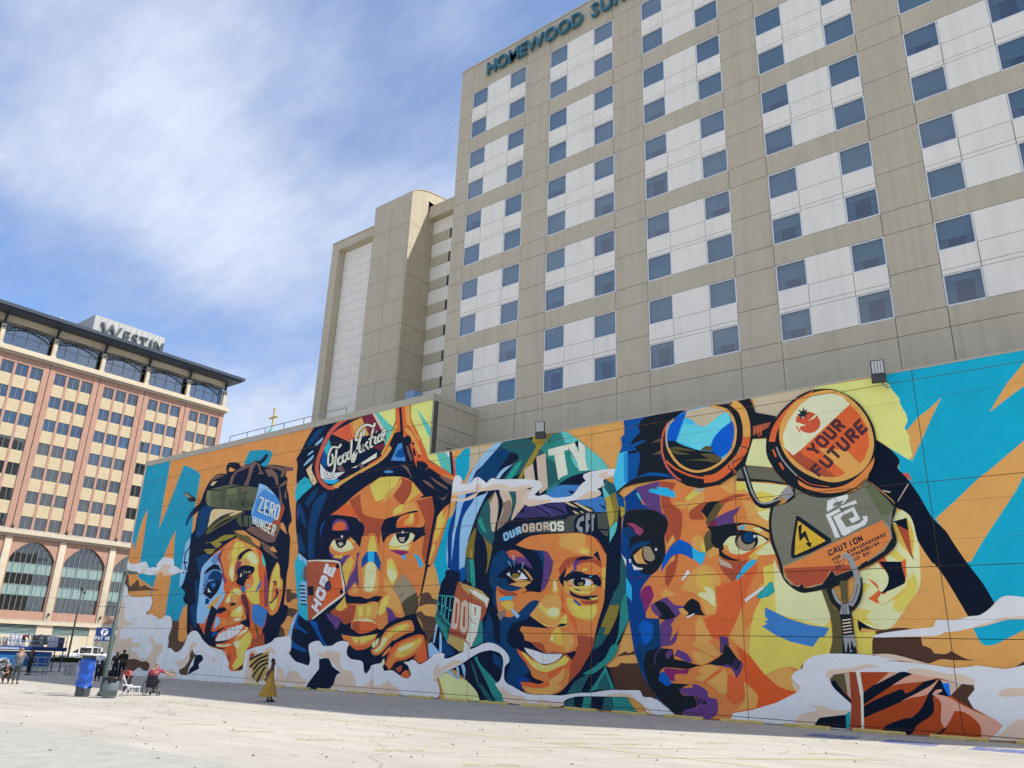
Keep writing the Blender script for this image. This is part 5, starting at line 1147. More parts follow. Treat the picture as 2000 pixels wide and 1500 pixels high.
sm wh 3|-4245 282 37 0 19 -17 6 -58 -22 -25 19 -3 49 -31 110 -46 28 9 19 39 -29 68 8 25 44 14 46 1 33 -23 34 -3 50 4 41 18 48 9 43 -3 22 -14 -16 -21 2 -33 39 -25 74 -5 30 -12 14 -41 20 -16 29 27 12 20 68 12 11 -6 23 -32 61 5 39 -13 40 -16 38 -7 22 9 6 18 -21 30 -3 25 22 12 28 -3 29 -17 27 5 51 26 29 21 43 7 30 -5 -4 -21 41 4 82 29 80 22 55 21 40 6 44 -7 51 -24 32 -30 4 -25 -25 -21 -4 -22 3 -38 24 -18 25 -7 37 -14 48 -14 64 -3 70 4 55 0 60 9 65 9 38 2 79 13 46 5 46 1 60 3 20 -3 14 -21 35 0 34 -12 44 -21 22 -13 16 -17 -123 -1 -23 24 -40 26 -47 9 -104 -4 -95 -4 -65 -6 -46 -15 -20 -14 4 7 -26 -24 -287 -2 -43 38 -38 34 -2 11 26 15 13 39 3 50 -18 30 -32 11 -32 5 -10 -1 -55 -10 -59 -25 -55 -30 -45 -19 -41 -13 -41 -22 -32 -19 -13 -13 21 -34 5 -29 -10 -20 -269 -3 -993 -6
sm bg 1|-3915 203 45 -13 52 19 57 -6 52 -5 1 -54 33 -35 64 -4 43 -40 26 -38 51 3 84 43 -6 -27 31 -11 38 8 45 24 52 -32 53 -30 -577 0 77 87 -121 73 -84 -2
sm bg 1|-4160 81 66 3 55 -36 47 -5 -14 -46 -183 20 2 49
sm nv 1|-3899 158 84 7 46 -43 76 -30 -35 -18 -47 -71 -220 -8 38 46 68 64
sm bg 1|-3296 70 37 -29 38 -4 34 -36 -100 1
sm bg 1|-2963 120 7 27 26 13 5 -22 50 23 53 23 65 -4 -34 -16 -82 -23 -32 -25 -25 -16 -11 -25 -18 1
sm bg 1|-2545 84 25 -13 23 4 20 -21 52 -13 51 -3 30 -22 35 -2 28 18 35 -2 41 -6 57 5 -29 -23 -287 -2 -43 38
sm wh 1|-2352 29 71 3 -28 -17 -25 2
sm bg 1|-1948 62 65 15 76 2 20 -15 -38 2 -104 -4
sm bg 1|-1736 31 16 -1 25 -23 -20 0
sm wh 3|-2895 1144 33 -5 20 -21 -3 -24 59 -6 33 24 26 5 27 -15 36 -25 25 19 25 2 35 -10 160 -16 91 -17 27 -15 5 -23 -46 -33 24 -10 45 4 46 -21 88 -3 36 12 39 39 30 17 -16 17 3 15 43 9 93 1 46 -4 -4 -34 -66 -11 1 -30 -37 -9 22 -19 -2 -14 -53 -11 -88 0 -65 -3 -92 5 -95 -7 -39 3 -34 24 1 33 -6 -4 48 23 23 17 -55 14 -79 -23 -83 18 -85 2 -60 0 -33 -29 -78 -11 -89 8 0 55 3 48
sm bg 1|-2908 1056 71 -7 88 2 16 28 31 -3 6 -24 84 11 67 -7 59 -22 80 4 55 -15 -55 -5 -79 -4 -83 22 -85 -2 -60 0 -28 -26 -70 -8 -100 2 -2 35
sm om 0|-2911 1036 46 -7 1 -18 -48 7
sm lb3 0|-2864 1028 53 4 -1 -22 -52 0
sm mb2 0|-2809 1033 95 4 -98 -29
sm bg 1|-2422 983 29 19 38 20 -11 -23 -30 -22 47 -17 107 -11 4 -11 -72 -8 -53 -3 -40 16 -20 21
sm bg 1|-2096 934 60 26 32 8 55 -13 -3 -13 -52 -10
sm bg 1|-1971 1033 39 20 23 -3 -7 -14 47 -7 -66 -14 -10 10
sm bg 0|-1970 977 35 20 1 -12 -25 -9
bg tr 0|-689 1279 8 19 508 0 -69 -437 -70 -437 -104 11 -63 131 -86 164 -60 140 -31 41 10 36 -29 51
bg wl 0|-1505 1287 57 1 78 0 114 3 66 3 264 2 -2 -19 -55 -22 -50 -27 -51 -41 -97 30 -2 66 -4 3 -62 -4 -45 0 -84 2 -111 -2
bg yl 2|-928 1275 1 15 245 -5 34 -34 11 -35 16 -33 7 -14 -6 22 1 -20 8 -27 9 -21 2 -29 -14 -24 12 -36 -3 -22 5 -48 -13 -18 -61 53 -42 42 -3 52 -40 96 -6 3 -51 50
bg om 0|-606 938 -4 119 44 44 43 28 46 36 -32 -54 -50 -90
bg om 0|-335 1084 36 52 34 46 30 31 47 52 -15 -95 -70 -44
bg yl 0|-653 1250 33 -59 1 -20 8 -27 9 -21 2 -29 -14 -24 12 -36 -3 -22 5 -48 -13 -18 -61 53 3 103
bg om 0|-373 873 140 107 -16 -100 -50 -82 -121 -160 -46 -68 -13 0 -39 82 -37 73 76 62 87 75
bg tr 1|-490 354 44 8 36 16 83 4 -4 -24 -52 -29 -50 -26 -27 -4 -13 8 -11 24
bg br 1|-801 341 75 12 50 -3 -121 -20
bg br 1|-812 320 159 3 1 -27 24 -10 8 -15 35 -2 19 11 43 -25 53 -3 -85 -2 -47 2 -35 -14 -37 7 -61 15 -86 -3
bg o1 0|-448 282 90 -13 -3 -17 -31 17
bg br 1|-389 233 28 19 14 3 -3 -17
g4 hb2 3|-719 1039 44 -41 29 -48 -10 -27 10 -20 5 -3 16 -30 28 -57 32 -83 36 -49 19 -44 33 -71 37 -69 24 -64 -22 -21 -32 -19 -29 -3 -50 123 -31 57 -5 1 -37 82 -8 65 -8 27 -25 20 -18 13 -5 25 -56 61 -26 25 -27 -29 33 38
g4 rr 0|-644 900 22 -2 10 -32 -15 11
g4 gl 0|-718 845 30 -10 -6 -4 -23 8
g4 gl 0|-629 859 4 -2 -44 -61 -2 3
g4 o2 1|-1822 920 184 64 76 -8 246 -55 88 32 124 -14 -34 -122 -15 -65 10 -86 27 -112 71 -64 71 0 32 -98 -7 -72 -18 -64 -96 -34 -47 -50 17 -48 -80 -41 -164 -48 -25 -25 -82 -3 -123 0 -68 30 -40 35 -41 42 -38 63 -30 82 -22 125 -8 79 -2 18 -2 124 -25 63 11 139 18 63
g4 mb3 3|-1822 920 66 39 20 -40 3 -30 29 -21 77 -36 22 -42 -17 -56 1 -84 -30 -51 -37 -30 -49 -51 -9 -38 18 -52 7 -41 63 -3 4 -116 -71 -41 -5 -65 33 -47 14 -44 48 -37 -40 38 -41 42 -38 63 -30 82 -22 125 -8 79 -2 18 -2 124 -25 63 11 139 18 63
g4 db 1|-1658 384 4 -116 -71 -41 -5 -65 -35 44 -6 70 48 4 32 34 -3 53
g4 bl4 1|-1761 360 32 17 39 -17 -1 -40 -16 -27 -22 -15 -18 28
g4 pu 1|-1761 959 122 18 1 -111 18 -53 -56 30 -32 25 -24 36
g4 r1 1|-1637 976 83 -16 -35 -62 11 -34 42 -36 -2 -64 -15 -76 -13 -76 -16 -50 -32 -48 -12 22 7 58 24 33 -27 115 18 52 -19 41 -11 38
g4 o1 3|-1589 890 13 21 18 50 92 -39 38 -15 -7 -45 -62 -34 -4 -38 -7 64 -31 -8
g4 o2 1|-1558 961 84 -38 -33 -47 -78 0 -4 22
g4 o1 1|-1356 925 70 7 56 -10 11 -42 -63 3 -43 14
g4 y2 1|-1518 887 48 35 36 -10 -69 -40
g4 gl 0|-1471 926 57 -4 -30 -17 -30 8
g4 sk 0|-1695 933 6 13 49 -5 57 -11 15 -7 6 -30 -79 21
g4 sk 0|-1656 952 66 -12 -5 -8 -53 8
g4 tq 0|-1760 933 12 2 17 -36 -10 3
g4 hb 1|-1818 851 47 8 96 -10 48 -28 23 -27 -6 -39 -13 -28 3 -63 -14 -42 -41 -47 -49 -5 -32 22 -20 15 -20 44 -8 33 9 32 -13 23 -22 46
g4 mg2 1|-1811 798 30 1 42 -24 15 -16 -20 -19 -21 11 -16 27
g4 db 1|-1828 777 34 9 29 -42 -38 -13 -24 20
g4 db 1|-1800 680 30 27 83 8 -25 -18 -59 -15 -25 -31
g4 o1 1|-1778 655 45 32 -3 -32 13 -32 17 -9 -54 5
g4 gl2 1|-1727 691 31 -2 23 -44 -5 -14 -20 -6 -28 19
g4 pkl 0|-1779 653 2 -6 3 -9 4 -7 5 -6 5 -4 3 -2 3 3 -3 3 -4 3 -4 5 -4 7 -3 8 -2 6
g4 wh 1|-1660 674 -1 -2 -1 -2 -3 -1 -2 0 -2 1 -2 2 0 3 0 3 2 2 2 1 3 0 2 -1 2 -3
g4 te 1|-1788 619 28 -17 29 -4 -9 -7 -37 0
g4 te 0|-1841 664 25 -27 -2 -32 -8 26
g4 te 0|-1803 639 11 1 1 -14 -8 -4
g4 sk 0|-1819 564 29 -45 -1 -63 -27 29
g4 mg 3|-1751 480 18 34 36 10 15 -39 0 -6 -21 -38 -21 -34 -17 55
g4 hb 1|-1446 824 34 36 56 2 41 15 -66 -69 -35 -25 -14 22
g4 olv3 1|-1379 846 30 15 39 14 -48 -51 -21 -30 -42 -33 -3 23
g4 r1 1|-1498 828 48 28 38 7 -35 -39 18 -36 -58 4 -13 12
g4 r1 1|-1356 865 74 18 51 -8 -74 -14 -49 -20
g4 o1 1|-1263 857 35 -10 33 -20 54 -12 -15 -58 1 -33 -45 26 -40 20 -8 44
g4 y1 1|-1200 800 55 6 -12 -46 -28 19
g4 y2 1|-1209 825 68 -8 -3 -11 -53 -6
g4 pu 1|-1388 788 58 23 44 13 19 10 -21 -33 -15 -9 4 -29 -45 -3 -40 -4
g4 mr 1|-1417 766 31 22 9 -35 -23 -12
g4 hb 1|-1425 760 48 -4 33 5 54 2 42 -3 47 -13 48 -23 -4 -10 -65 28 -69 5 6 -14 62 -8 67 -38 -57 -22 -13 11 -124 -16 -8 -13 24 -18 53 -16 -26 -4 -45 11 -24 18 3 26 -20 5 -17 28 4 37
g4 y1 1|-1354 680 25 25 28 6 98 -4 36 -25 -47 -30 -35 -8 -28 -8 -39 5 -17 11
g4 o1 1|-1354 678 19 -2 9 -34 -24 18
g4 hb 1|-1204 686 -6 -18 -15 -13 -20 -7 -22 1 -19 9 -13 15 -3 19 6 18 14 14 21 7 22 -1 19 -10 12 -15
g4 gl2 1|-1218 679 -5 -14 -11 -10 -16 -6 -17 1 -15 7 -10 12 -3 14 5 14 11 11 16 5 18 -1 15 -7 9 -12
g4 hb 1|-1214 698 -4 -12 -10 -9 -12 -4 -14 0 -12 7 -8 10 -2 12 3 12 10 9 13 5 14 -1 12 -6 7 -10
g4 db 1|-1219 700 -3 -9 -7 -7 -9 -4 -10 1 -9 5 -6 7 -2 10 3 9 7 8 10 3 10 0 9 -5 5 -8
g4 wh 1|-1211 703 -1 -2 -2 -2 -2 -1 -2 0 -3 1 -1 2 0 3 0 2 2 2 2 1 3 0 2 -1 1 -2
g4 o1 1|-1291 747 36 8 54 -15 43 -29 -3 -20 -55 30 -41 9
g4 sk 0|-1288 740 33 14 -5 -20
g4 y1 1|-1225 737 31 0 9 -14 -14 -3
g4 o3 1|-1348 640 70 -10 68 32 21 7 -62 -51 -56 -1
g4 r1 1|-1377 628 63 -20 63 6 -24 -46 -48 -42 -49 58
g4 gl 1|-1379 626 50 -27 8 -20 -51 18
g4 yo 1|-1251 622 65 52 55 -29 2 -19 -67 3 -22 -25
g4 y1 1|-1219 636 61 43 23 -40 -11 -9 -50 -3
g4 o3 1|-1393 529 77 -2 98 71 -1 -33 -40 -62 -18 -63 -14 -16 -25 -62 -30 -44 -26 -19 -58 18 -22 63 53 45
g4 sk 0|-1306 543 36 47 32 21 25 1 -12 -17 -44 -34 -32 -29
g4 bl4 1|-1644 576 6 39 29 52 41 36 27 6 48 -31 2 -53 -53 24 -42 -5 -33 -36
g4 sk 0|-1495 675 31 -19 33 -9 -18 -40 -4 -9 -38 28
g4 o1 1|-1610 696 29 39 10 -25 -44 -41
g4 o1 1|-1494 692 7 23 27 12 21 -18 6 -55 -27 1 -33 23
g4 y2 1|-1451 692 15 3 3 -44 -16 5
g4 olv3 1|-1438 712 23 30 11 -15 -2 -30 12 -25 -37 -22
g4 o1 1|-1431 650 35 22 21 -11 2 -20 -29 -9 -12 -13
g4 o1 1|-1599 628 21 20 1 -21 -18 -13
g4 o1 1|-1549 510 28 39 39 40 38 11 36 -14 33 -41 0 -33 -23 1 3 -72 5 0 -14 -41 -40 0 -32 75 -40 17 -30 8
g4 yo 1|-1484 542 20 29 37 5 18 -37 5 -94 0 -17 -40 30 -36 17 24 29 -29 14
g4 y1 1|-1479 478 14 10 30 -1 -16 24 31 -6 18 -25 -2 -51 -37 29
g4 te 1|-1550 541 32 43 11 -15 -37 -31
g4 o1 1|-1646 493 24 15 22 -11 25 -20 -49 -3 -19 0
g4 pu 1|-1699 441 44 20 35 11 37 -32 46 -4 -28 -36 -31 -20 47 -6 -22 -33 -14 -46 -27 -18 -42 -4 -1 87 28 20 -38 14 -27 23
g4 hb 1|-1681 448 26 9 30 -13 43 -48 -6 -6 -39 -11 -38 8 19 13
g4 hb 1|-1547 426 22 27 22 12 29 -16 11 -33 14 -20 -42 3 -15 -3 -28 0 11 14
g4 te 0|-1532 393 36 13 1 -5 -33 -16
g4 o1 1|-1568 423 23 3 22 -23 -12 -7 -22 11
g4 o2 1|-1605 361 24 24 35 -8 -25 -36 -42 -49 15 46
g4 o1 1|-1492 367 26 28 13 -28 34 -67 -23 1 52 -52 -23 -11 -49 18 -54 30 20 17
g4 hb 1|-1729 227 5 23 47 14 31 1 45 -2 6 -39 52 -8 71 -12 54 22 37 26 5 31 21 -3 31 -42 22 -17 -25 -31 -26 17 -41 -2 -63 1 -80 -18 -97 3 -31 -20 29 -37 118 -4 -22 -4 -37 -18 17 -21 47 0 20 -32 -33 -18 -33 -8 -8 -20 -25 -2 -76 59 -48 55 -21 73
g4 o1 1|-1514 259 59 -9 35 -21 -52 -23 -28 12 -9 21
g4 o2 1|-1578 276 30 1 2 -32 -18 -1
g4 pu 1|-1635 246 27 17 7 -20 -28 -23
g4 pu 1|-1594 237 16 26 43 -18 23 -29 -31 0 -29 15
g4 mg 1|-1644 177 14 12 56 -5 46 4 -10 -20 -37 0 -22 -4 8 -23 -28 0
g4 bl4 1|-1670 139 13 36 22 -9 26 -37 -23 -12
g4 pu3 0|-1684 196 1 13 3 19 4 16 10 10 12 8 9 5 -2 3 -9 -5 -13 -8 -11 -11 -5 -17 -3 -20 -1 -13
g4 o2 1|-1596 153 21 15 37 1 15 20 44 14 50 5 30 -15 -32 -23 -33 -26 -39 -3 -37 -5 -54 7
g4 o1 1|-1491 184 44 23 32 -2 17 -12 -37 -23 -36 -30 -37 12 38 16
g4 o3 1|-1468 141 37 29 39 23 -1 -18 -64 -36
g4 o1 1|-1459 140 63 39 15 16 16 -25 -6 -66 -30 -3 -26 23
g4 o3 1|-1365 176 36 -14 39 77 13 -45 12 -58 -36 -46 -41 -26 -32 22
g4 pu 1|-1514 133 24 -5 35 -20 2 -21 38 -7 2 -38 -34 -34 -122 1 10 20 62 19 -9 39 -47 1 -24 17 11 8 47 4
g4 hb 0|-1509 86 6 -9 8 -12 6 -9 6 4 -6 8 -8 12 -6 9
g4 hb 0|-1491 77 6 -6 8 -9 6 -6 5 4 -6 6 -8 9 -6 6
g4 hb 0|-1474 72 3 -4 5 -7 3 -5 6 4 -3 5 -5 6 -3 5
g4 pu3 1|-1393 317 36 -4 6 -30 -29 -1 4 -24 -16 -6 3 46
g4 pu3 1|-1391 204 31 7 33 -21 22 34 8 -9 -14 -31 -18 -23 -18 34
g4 pu 0|-1316 230 -5 -9 -8 -13 -6 -9 3 -1 6 9 7 13 6 9
g4 pu 0|-1326 230 -5 -8 -8 -10 -5 -7 2 -2 6 8 7 10 6 7
g4 o1 1|-1289 429 5 -98 37 52 36 78 -16 10 20 46 15 0 -19 -93 -47 -105 -11 -64 22 -16 -36 15 -69 61 29 47
g4 y2 3|-1212 448 20 69 -1 63 48 14 -8 -186 200 -13 5 -75 -18 -64 -93 -28 -18 -29 -54 12 -82 -33 -51 62 -3 45 21 108 38 65
g4 y1 1|-1145 614 23 -61 46 -55 36 -19 67 8 24 -98 -29 -32 -176 48
g4 o4 1|-1321 284 48 -35 60 -71 51 -32 71 -25 -82 -40 -98 -32 -66 -14 -6 5 42 44 17 57
g4 o1 1|-1211 178 80 33 35 -19 -14 -26 16 -42 -44 6 -36 16
g4 o1 1|-1300 150 19 -15 22 -17 12 -22 -10 -37 -87 -19 43 44
g4 bl2 0|-1196 427 92 -44 78 -23 69 -9 -22 -32 -18 -3 -26 -33 -82 17 -55 23 -53 33 24 9 -13 8 18 7 -13 10
g4 tq2 0|-1226 471 31 27 28 25 10 -2 6 -36 -27 -19 -41 -7
g4 te 0|-1276 459 78 48 3 -9 -78 -53
g4 tq 0|-1207 466 9 11 12 15 9 11 -2 2 -9 -11 -12 -15 -9 -11
g4 tq 0|-1193 466 8 14 13 19 8 14 -2 1 -8 -14 -13 -19 -9 -14
g4 tq 0|-1177 469 5 9 6 13 5 9 -2 1 -5 -9 -6 -13 -5 -9
g4 y1 1|-715 742 41 24 26 -11 18 -34 5 -48 5 -44 -5 -57 -10 -78 -41 -56 -38 -49 -34 -37 -47 -4 -32 14 -21 15 -12 -5 -14 28 27 35 18 116 30 11 30 14 45 30 33 42 -9 36
g4 y2 1|-715 742 7 12 23 10 25 1 -33 -17
g4 hb2 1|-703 724 47 9 10 -11 3 -139 -20 46 -20 84
g4 r1 1|-686 713 39 -24 2 -100 -18 40
g4 y2 1|-724 606 22 19 26 -30 4 -35 6 -43 -16 29 -9 35
g4 yo 1|-700 720 14 -7 16 -54 13 -45 -17 15 -17 43
g4 yo 1|-648 734 11 -25 4 -53 -13 -63 -1 82
g4 o3 3|-807 528 30 -22 6 -21 -19 -16 -22 -15 30 -18 12 7 0 24 27 24 9 28 -5 26 -17 21 -11 24 24 17 13 -30 13 -30 -37 -85
g4 hb2 1|-760 584 80 -4 1 -63 -16 -19 -80 -32 30 27 11 32 -7 26
g4 o3 1|-685 575 17 16 -8 -74 -2 6
g4 y2 1|-652 544 10 -54 -47 -69 -26 -17 -17 18 12 31 40 39 2 25 15 3
g4 y2 1|-830 510 30 -4 -10 -17 -26 -28
g4 yo 1|-780 440 53 22 47 30 -25 -31 -53 -27 -13 0
g4 y1 1|-779 454 11 8 81 36 -11 -20 -59 -41 -17 0
g4 y2 1|-849 420 44 -8 -18 -17 8 -23 48 -20 -65 17 -39 8 2 18
g4 hb2 1|-857 381 46 -29 46 -6 -30 -1 -50 7 -11 -21
g4 y2 1|-869 395 17 -60 53 6 -15 -34 -5 -50 -50 5 -4 64
g4 mb 3|-1820 1288 119 -1 196 0 -13 -314 -120 9 -109 -3 -74 -12 -35 -19 4 -20 26 -10 8 -65 4 17 -39 14 -16 73 -9 44 10 57 23 76 14 30 -4 41 18 18
g4 hb 1|-1703 1286 198 1 -50 -30 -42 -24 -27 -58 -2 -77 22 -63 35 -49 -114 35 -72 -15 19 83 -4 32 -47 53 58 47 -12 22
g4 mb 1|-1791 1163 91 17 -13 -12 -61 -19 -62 -16
g4 hb 1|-1843 1132 108 4 -27 -16
g4 hb 3|-1755 1005 72 1 126 -25 -82 -1 -108 -3 -74 -11 -31 -22 0 -16 28 -12 -37 32 9 23 44 14
g4 mb 1|-1683 1021 78 -16 24 -10 -98 11 -76 -1
g4 sk2 1|-1849 1131 48 6 -2 -148 -58 -37 -17 52 10 54
g4 mb5 1|-1823 1124 23 12 -2 -151 -19 6
g4 olv3 1|-1679 1158 38 13 25 2 -4 -14
g4 olv3 1|-1672 1103 55 19 -1 -25
g4 hb 0|-1489 1283 111 3 84 -4 45 4 52 2 12 -32 7 -34 87 -31 -25 -53 -16 -32 -67 4 -25 -100 -31 -31 -29 -14 -76 -36 -83 -6 -61 17 -54 33 -42 61 -26 79 2 62 27 62 42 16
g4 o1 0|-1286 1272 11 -10 13 -13 10 -14 6 -15 5 -19 3 -19 1 -21 -1 -22 -1 -16 33 -5 1 16 1 23 0 25 -4 23 -5 23 -9 22 -15 20 -16 17 -11 10
g4 o3 0|-1239 1125 -2 -9 -3 -14 -5 -12 -5 -12 -7 -11 -9 -13 -15 -14 -19 -16 -18 -14 -19 -13 -18 -10 -16 -7 -17 -3 -20 0 -14 1 1 -34 15 0 23 0 24 4 22 9 21 12 19 14 20 15 20 17 16 16 12 16 9 14 6 14 6 16 3 15 3 9
g4 rr 0|-1591 1244 -8 -13 -12 -18 -9 -22 -5 -25 -3 -26 1 -27 5 -27 8 -26 10 -24 12 -20 15 -17 12 -13 12 -11 10 -6 6 -5 6 8 -7 4 -9 6 -11 10 -12 13 -13 16 -12 19 -10 22 -7 25 -5 26 0 25 2 26 5 23 9 20 11 18 8 13
g4 o3 0|-1606 1062 11 -12 17 -16 19 -16 23 -14 24 -13 24 -11 24 -8 22 -6 16 -4 2 9 -16 3 -22 6 -23 8 -23 11 -24 13 -21 13 -19 15 -16 16 -11 12
g4 sk2 1|-1576 1237 21 16 66 29 111 3 79 -32 26 -56 3 -59 -22 -66 -55 -48 -57 -22 -58 -3 -54 25 -46 47 -32 57 -2 58
g4 mb4 1|-1557 1253 71 31 -27 -49 -38 -88 -45 6 4 40 16 40
g4 wl 1|-1493 1278 115 6 82 -35 -46 -15 -40 -27 -35 -10 -31 13 -19 25 -35 17
g4 sk3 1|-1511 1223 59 -13 34 -16 83 39 46 11 5 -45 -83 -58 -17 -34 -54 -15 -58 34 -47 22
g4 mb4 1|-1386 1103 19 38 40 35 49 26 5 -63 -23 -64 -46 -27 -40 24
g4 hb 1|-1596 1155 37 -4 43 -26 78 -34 57 -14 39 -34 -5 -19 -57 -22 -58 -3 -54 25 -46 47 -28 53
g4 olv3 1|-1582 1123 46 -3 82 -31 -106 22
g4 olv3 1|-1581 1115 36 -13 63 -23 -71 10
g4 olv3 1|-1436 1091 26 16 28 -6 3 -21
g4 olv3 1|-1439 1074 57 -4 46 -25 -33 -17 -56 15 -93 13 124 -6
g4 o1 0|-1372 1277 19 -6 26 -10 20 -12 13 -15 9 -19 6 -19 4 -18 1 -19 -2 -20 -4 -21 -7 -22 -10 -20 -15 -18 -19 -16 -19 -13 -19 -10 -18 -7 -19 -5 -19 -3 -18 -1 -18 2 -19 5 -19 9 -17 10 -15 12 -14 14 -12 15 -12 19 -10 22 -8 15 -11 -4 7 -15 11 -22 13 -21 13 -16 14 -15 17 -13 19 -11 20 -9 21 -6 20 -2 20 1 20 3 20 5 20 8 19 10 21 14 19 17 17 19 11 22 7 23 4 23 2 21 -1 20 -4 20 -6 21 -11 20 -15 19 -23 13 -27 11 -19 7
g4 gl 0|-1588 1124 -2 12 -3 17 -1 17 2 19 4 20 6 16 9 10 12 9 9 5 -6 9 -9 -6 -13 -9 -11 -13 -7 -18 -4 -21 -2 -19 1 -19 3 -17 2 -12
g4 hb 0|-1248 1082 8 -4 12 -6 6 -6 0 -7 -4 -8 -11 -9 -24 -10 -32 -12 -20 -12 5 -16 17 -13 13 -10 3 4 -13 9 -16 13 -5 11 18 10 31 12 25 10 12 10 5 10 0 9 -8 8 -12 7 -9 4
g4 gl2 0|-1252 1085 -5 -9 -8 -11 -5 -8 5 -4 5 9 8 11 5 8
g4 gl2 0|-1280 1039 -8 -8 -11 -11 -8 -8 4 -4 8 8 11 11 8 8
g4 hb 0|-1286 990 57 49 -10 -37 -27 -36
g4 o3 0|-1302 1009 13 -12 12 -26 -7 2
g4 r3 0|-1192 1163 79 7 -13 -21 -18 -8 -50 -18
g4 o3 0|-1174 1156 1 -12 0 -16 0 -12 6 0 -1 12 0 16 0 12
g4 o3 0|-1162 1161 0 -12 0 -18 0 -13 5 0 0 13 0 17 0 13
g4 yl2 0|-1196 1107 58 -7 3 -50 13 -73 -115 24 20 53
g4 g7 0|-1237 1000 115 -28 36 -52 9 -16 -79 22 -122 21 2 29
g4 hb 1|-1278 950 122 -20 79 -22 16 -10 -82 20 -136 20
g4 y1 0|-1279 936 57 -8 78 -15 80 -17 -32 -27 -5 -12 -62 -20 -34 8 -39 45
g4 y2 1|-1279 936 35 -7 9 -29 -46 -2
g4 y2 1|-1206 884 39 -1 43 -21 2 -20 -58 -5 -26 23
g4 hb 0|-1258 1001 4 -16 5 -23 5 -23 5 -21 5 -23 7 -21 9 -19 10 -18 13 -15 17 -8 17 -2 17 1 17 6 16 9 11 6 -11 20 -11 -6 -14 -8 -14 -5 -11 -1 -11 2 -8 4 -8 9 -9 15 -7 18 -6 19 -5 21 -5 22 -6 22 -4 23 -4 15
g4 gy 0|-1246 994 2 -11 4 -17 5 -18 4 -21 6 -23 6 -21 9 -18 9 -16 12 -12 13 -7 15 -1 15 1 18 4 19 6 14 4 -3 7 -13 -4 -19 -6 -17 -3 -14 -1 -13 1 -11 4 -10 11 -9 15 -7 18 -7 20 -5 22 -5 21 -4 19 -4 16 -3 12
g4 hb 1|-928 1277 61 -8 51 -26 51 -50 35 -67 14 -68 -6 -70 -25 -60 -41 -53 -60 -32 -71 -9 -62 16 -61 32 -43 42 -36 55 -22 58 8 76 28 49 38 47 51 38 43 21
g4 o3 1|-928 1274 -66 -24 -54 -37 -37 -37 -27 -38 -17 -51 26 -4 14 44 38 51 52 55 56 25
g4 o1 1|-868 1265 52 -26 44 -49 33 -63 14 -67 -4 -58 -24 -54 -43 -37 -56 -19 -52 1 -70 32 -54 43 -36 52 -19 57 1 49 17 47 46 56 52 26 44 11
g4 o3 0|-796 1191 32 -46 21 -56 2 -66 -25 -55 -45 -36 -61 -23 -46 5 -54 30 -42 35 -34 35 -17 33 31 -31 31 20
g4 y1b 0|-863 1249 43 -20 24 -38 -207 -157 -31 -18 -34 40 -2 47 32 66 52 54 42 25 49 5
g4 o1 0|-932 1033 106 -24 42 -58 -52 -34 -54 60
g4 r1 0|-1063 1047 29 -31 31 16 10 -20 79 -61 38 -41 -42 4 -66 35 -42 42
g4 gy 0|-1103 1060 4 -12 5 -17 7 -17 9 -16 10 -17 11 -15 11 -15 11 -13 8 -10 4 4 -8 10 -11 13 -10 14 -11 15 -10 17 -9 16 -6 16 -5 17 -4 11
g4 o3 0|-1119 1051 8 1 10 -31 -7 -4
g4 o3 0|-1096 993 10 0 12 -28 -8 -4
g4 r4 1|-919 1120 -12 -14 -18 -7 -21 2 -20 11 -15 18 -6 20 3 20 13 14 18 7 22 -3 20 -11 14 -18 6 -20
g4 y1b 1|-963 1148 37 27 -7 -16
g4 y1b 1|-1014 1154 43 -20 -27 -3 2 -18 -18 24
g4 r4 0|-1013 1135 3 -7 5 -11 3 -8 5 2 -3 8 -5 11 -3 7
g4 y1b 0|-987 1171 19 0 -17 -7
g4 dt2 0|-974 1213 2 -20 11 9 -5 -17 11 -4 -15 -4 0 -12 -12 7 -11 -14 3 17 -15 9 16 3 -9 19 16 -13
g4 g9 0|-980 1030 34 -7 2 11 -33 8
g4 g9 0|-943 1026 -4 32 -13 -1 5 -32
g4 g9 0|-957 1029 20 -20 9 7 -20 21
g4 g9 0|-944 1069 5 -16 12 2 -5 16
g4 g9 0|-942 1057 23 -24 9 8 -23 24
g4 g9 0|-924 1036 17 -6 4 11 -17 6
g4 g9 0|-908 1030 21 17 -8 9 -21 -17
g4 g9 0|-887 1046 -5 16 -12 -2 5 -16
g4 g9 0|-889 1058 -23 24 -9 -7 23 -25
g4 g9 0|-908 1079 -17 7 -3 -11 17 -7
g4 g9 0|-924 1086 -21 -18 9 -9 21 18
g4 g9 0|-913 1092 30 -32 9 7 -30 33
g4 g9 0|-887 1062 16 -4 2 11 -16 4
g4 g9 0|-873 1057 18 15 -8 10 -19 -15
g4 g9 0|-855 1071 -3 15 -12 0 3 -16
g4 g9 0|-856 1082 -29 34 -9 -8 30 -33
g4 g9 0|-836 1090 -34 39 -9 -7 34 -39
g4 g9 0|-870 1114 22 18 -9 11 -22 -19
g4 g9 0|-860 1130 15 -3 1 12 -15 3
g4 g9 0|-856 1133 13 -15 8 7 -13 16
g4 g9 0|-848 1130 0 -15 13 -2 -1 16
g4 g9 0|-843 1126 -22 -18 9 -10 22 18
g4 g9 0|-854 1108 32 -11 2 12 -32 11
g4 g9 0|-948 976 -28 -24 10 -9 27 23
g4 g9 0|-976 949 37 -33 9 8 -36 34
g4 g9 0|-951 929 22 19 -9 9 -23 -19
g4 g9 0|-940 980 31 -32 9 8 -30 32
g4 g9 0|-913 951 16 -4 2 12 -17 4
g4 g9 0|-899 947 19 16 -8 10 -20 -17
g4 g9 0|-880 961 -2 16 -13 0 2 -16
g4 g9 0|-880 973 -30 33 -9 -8 29 -33
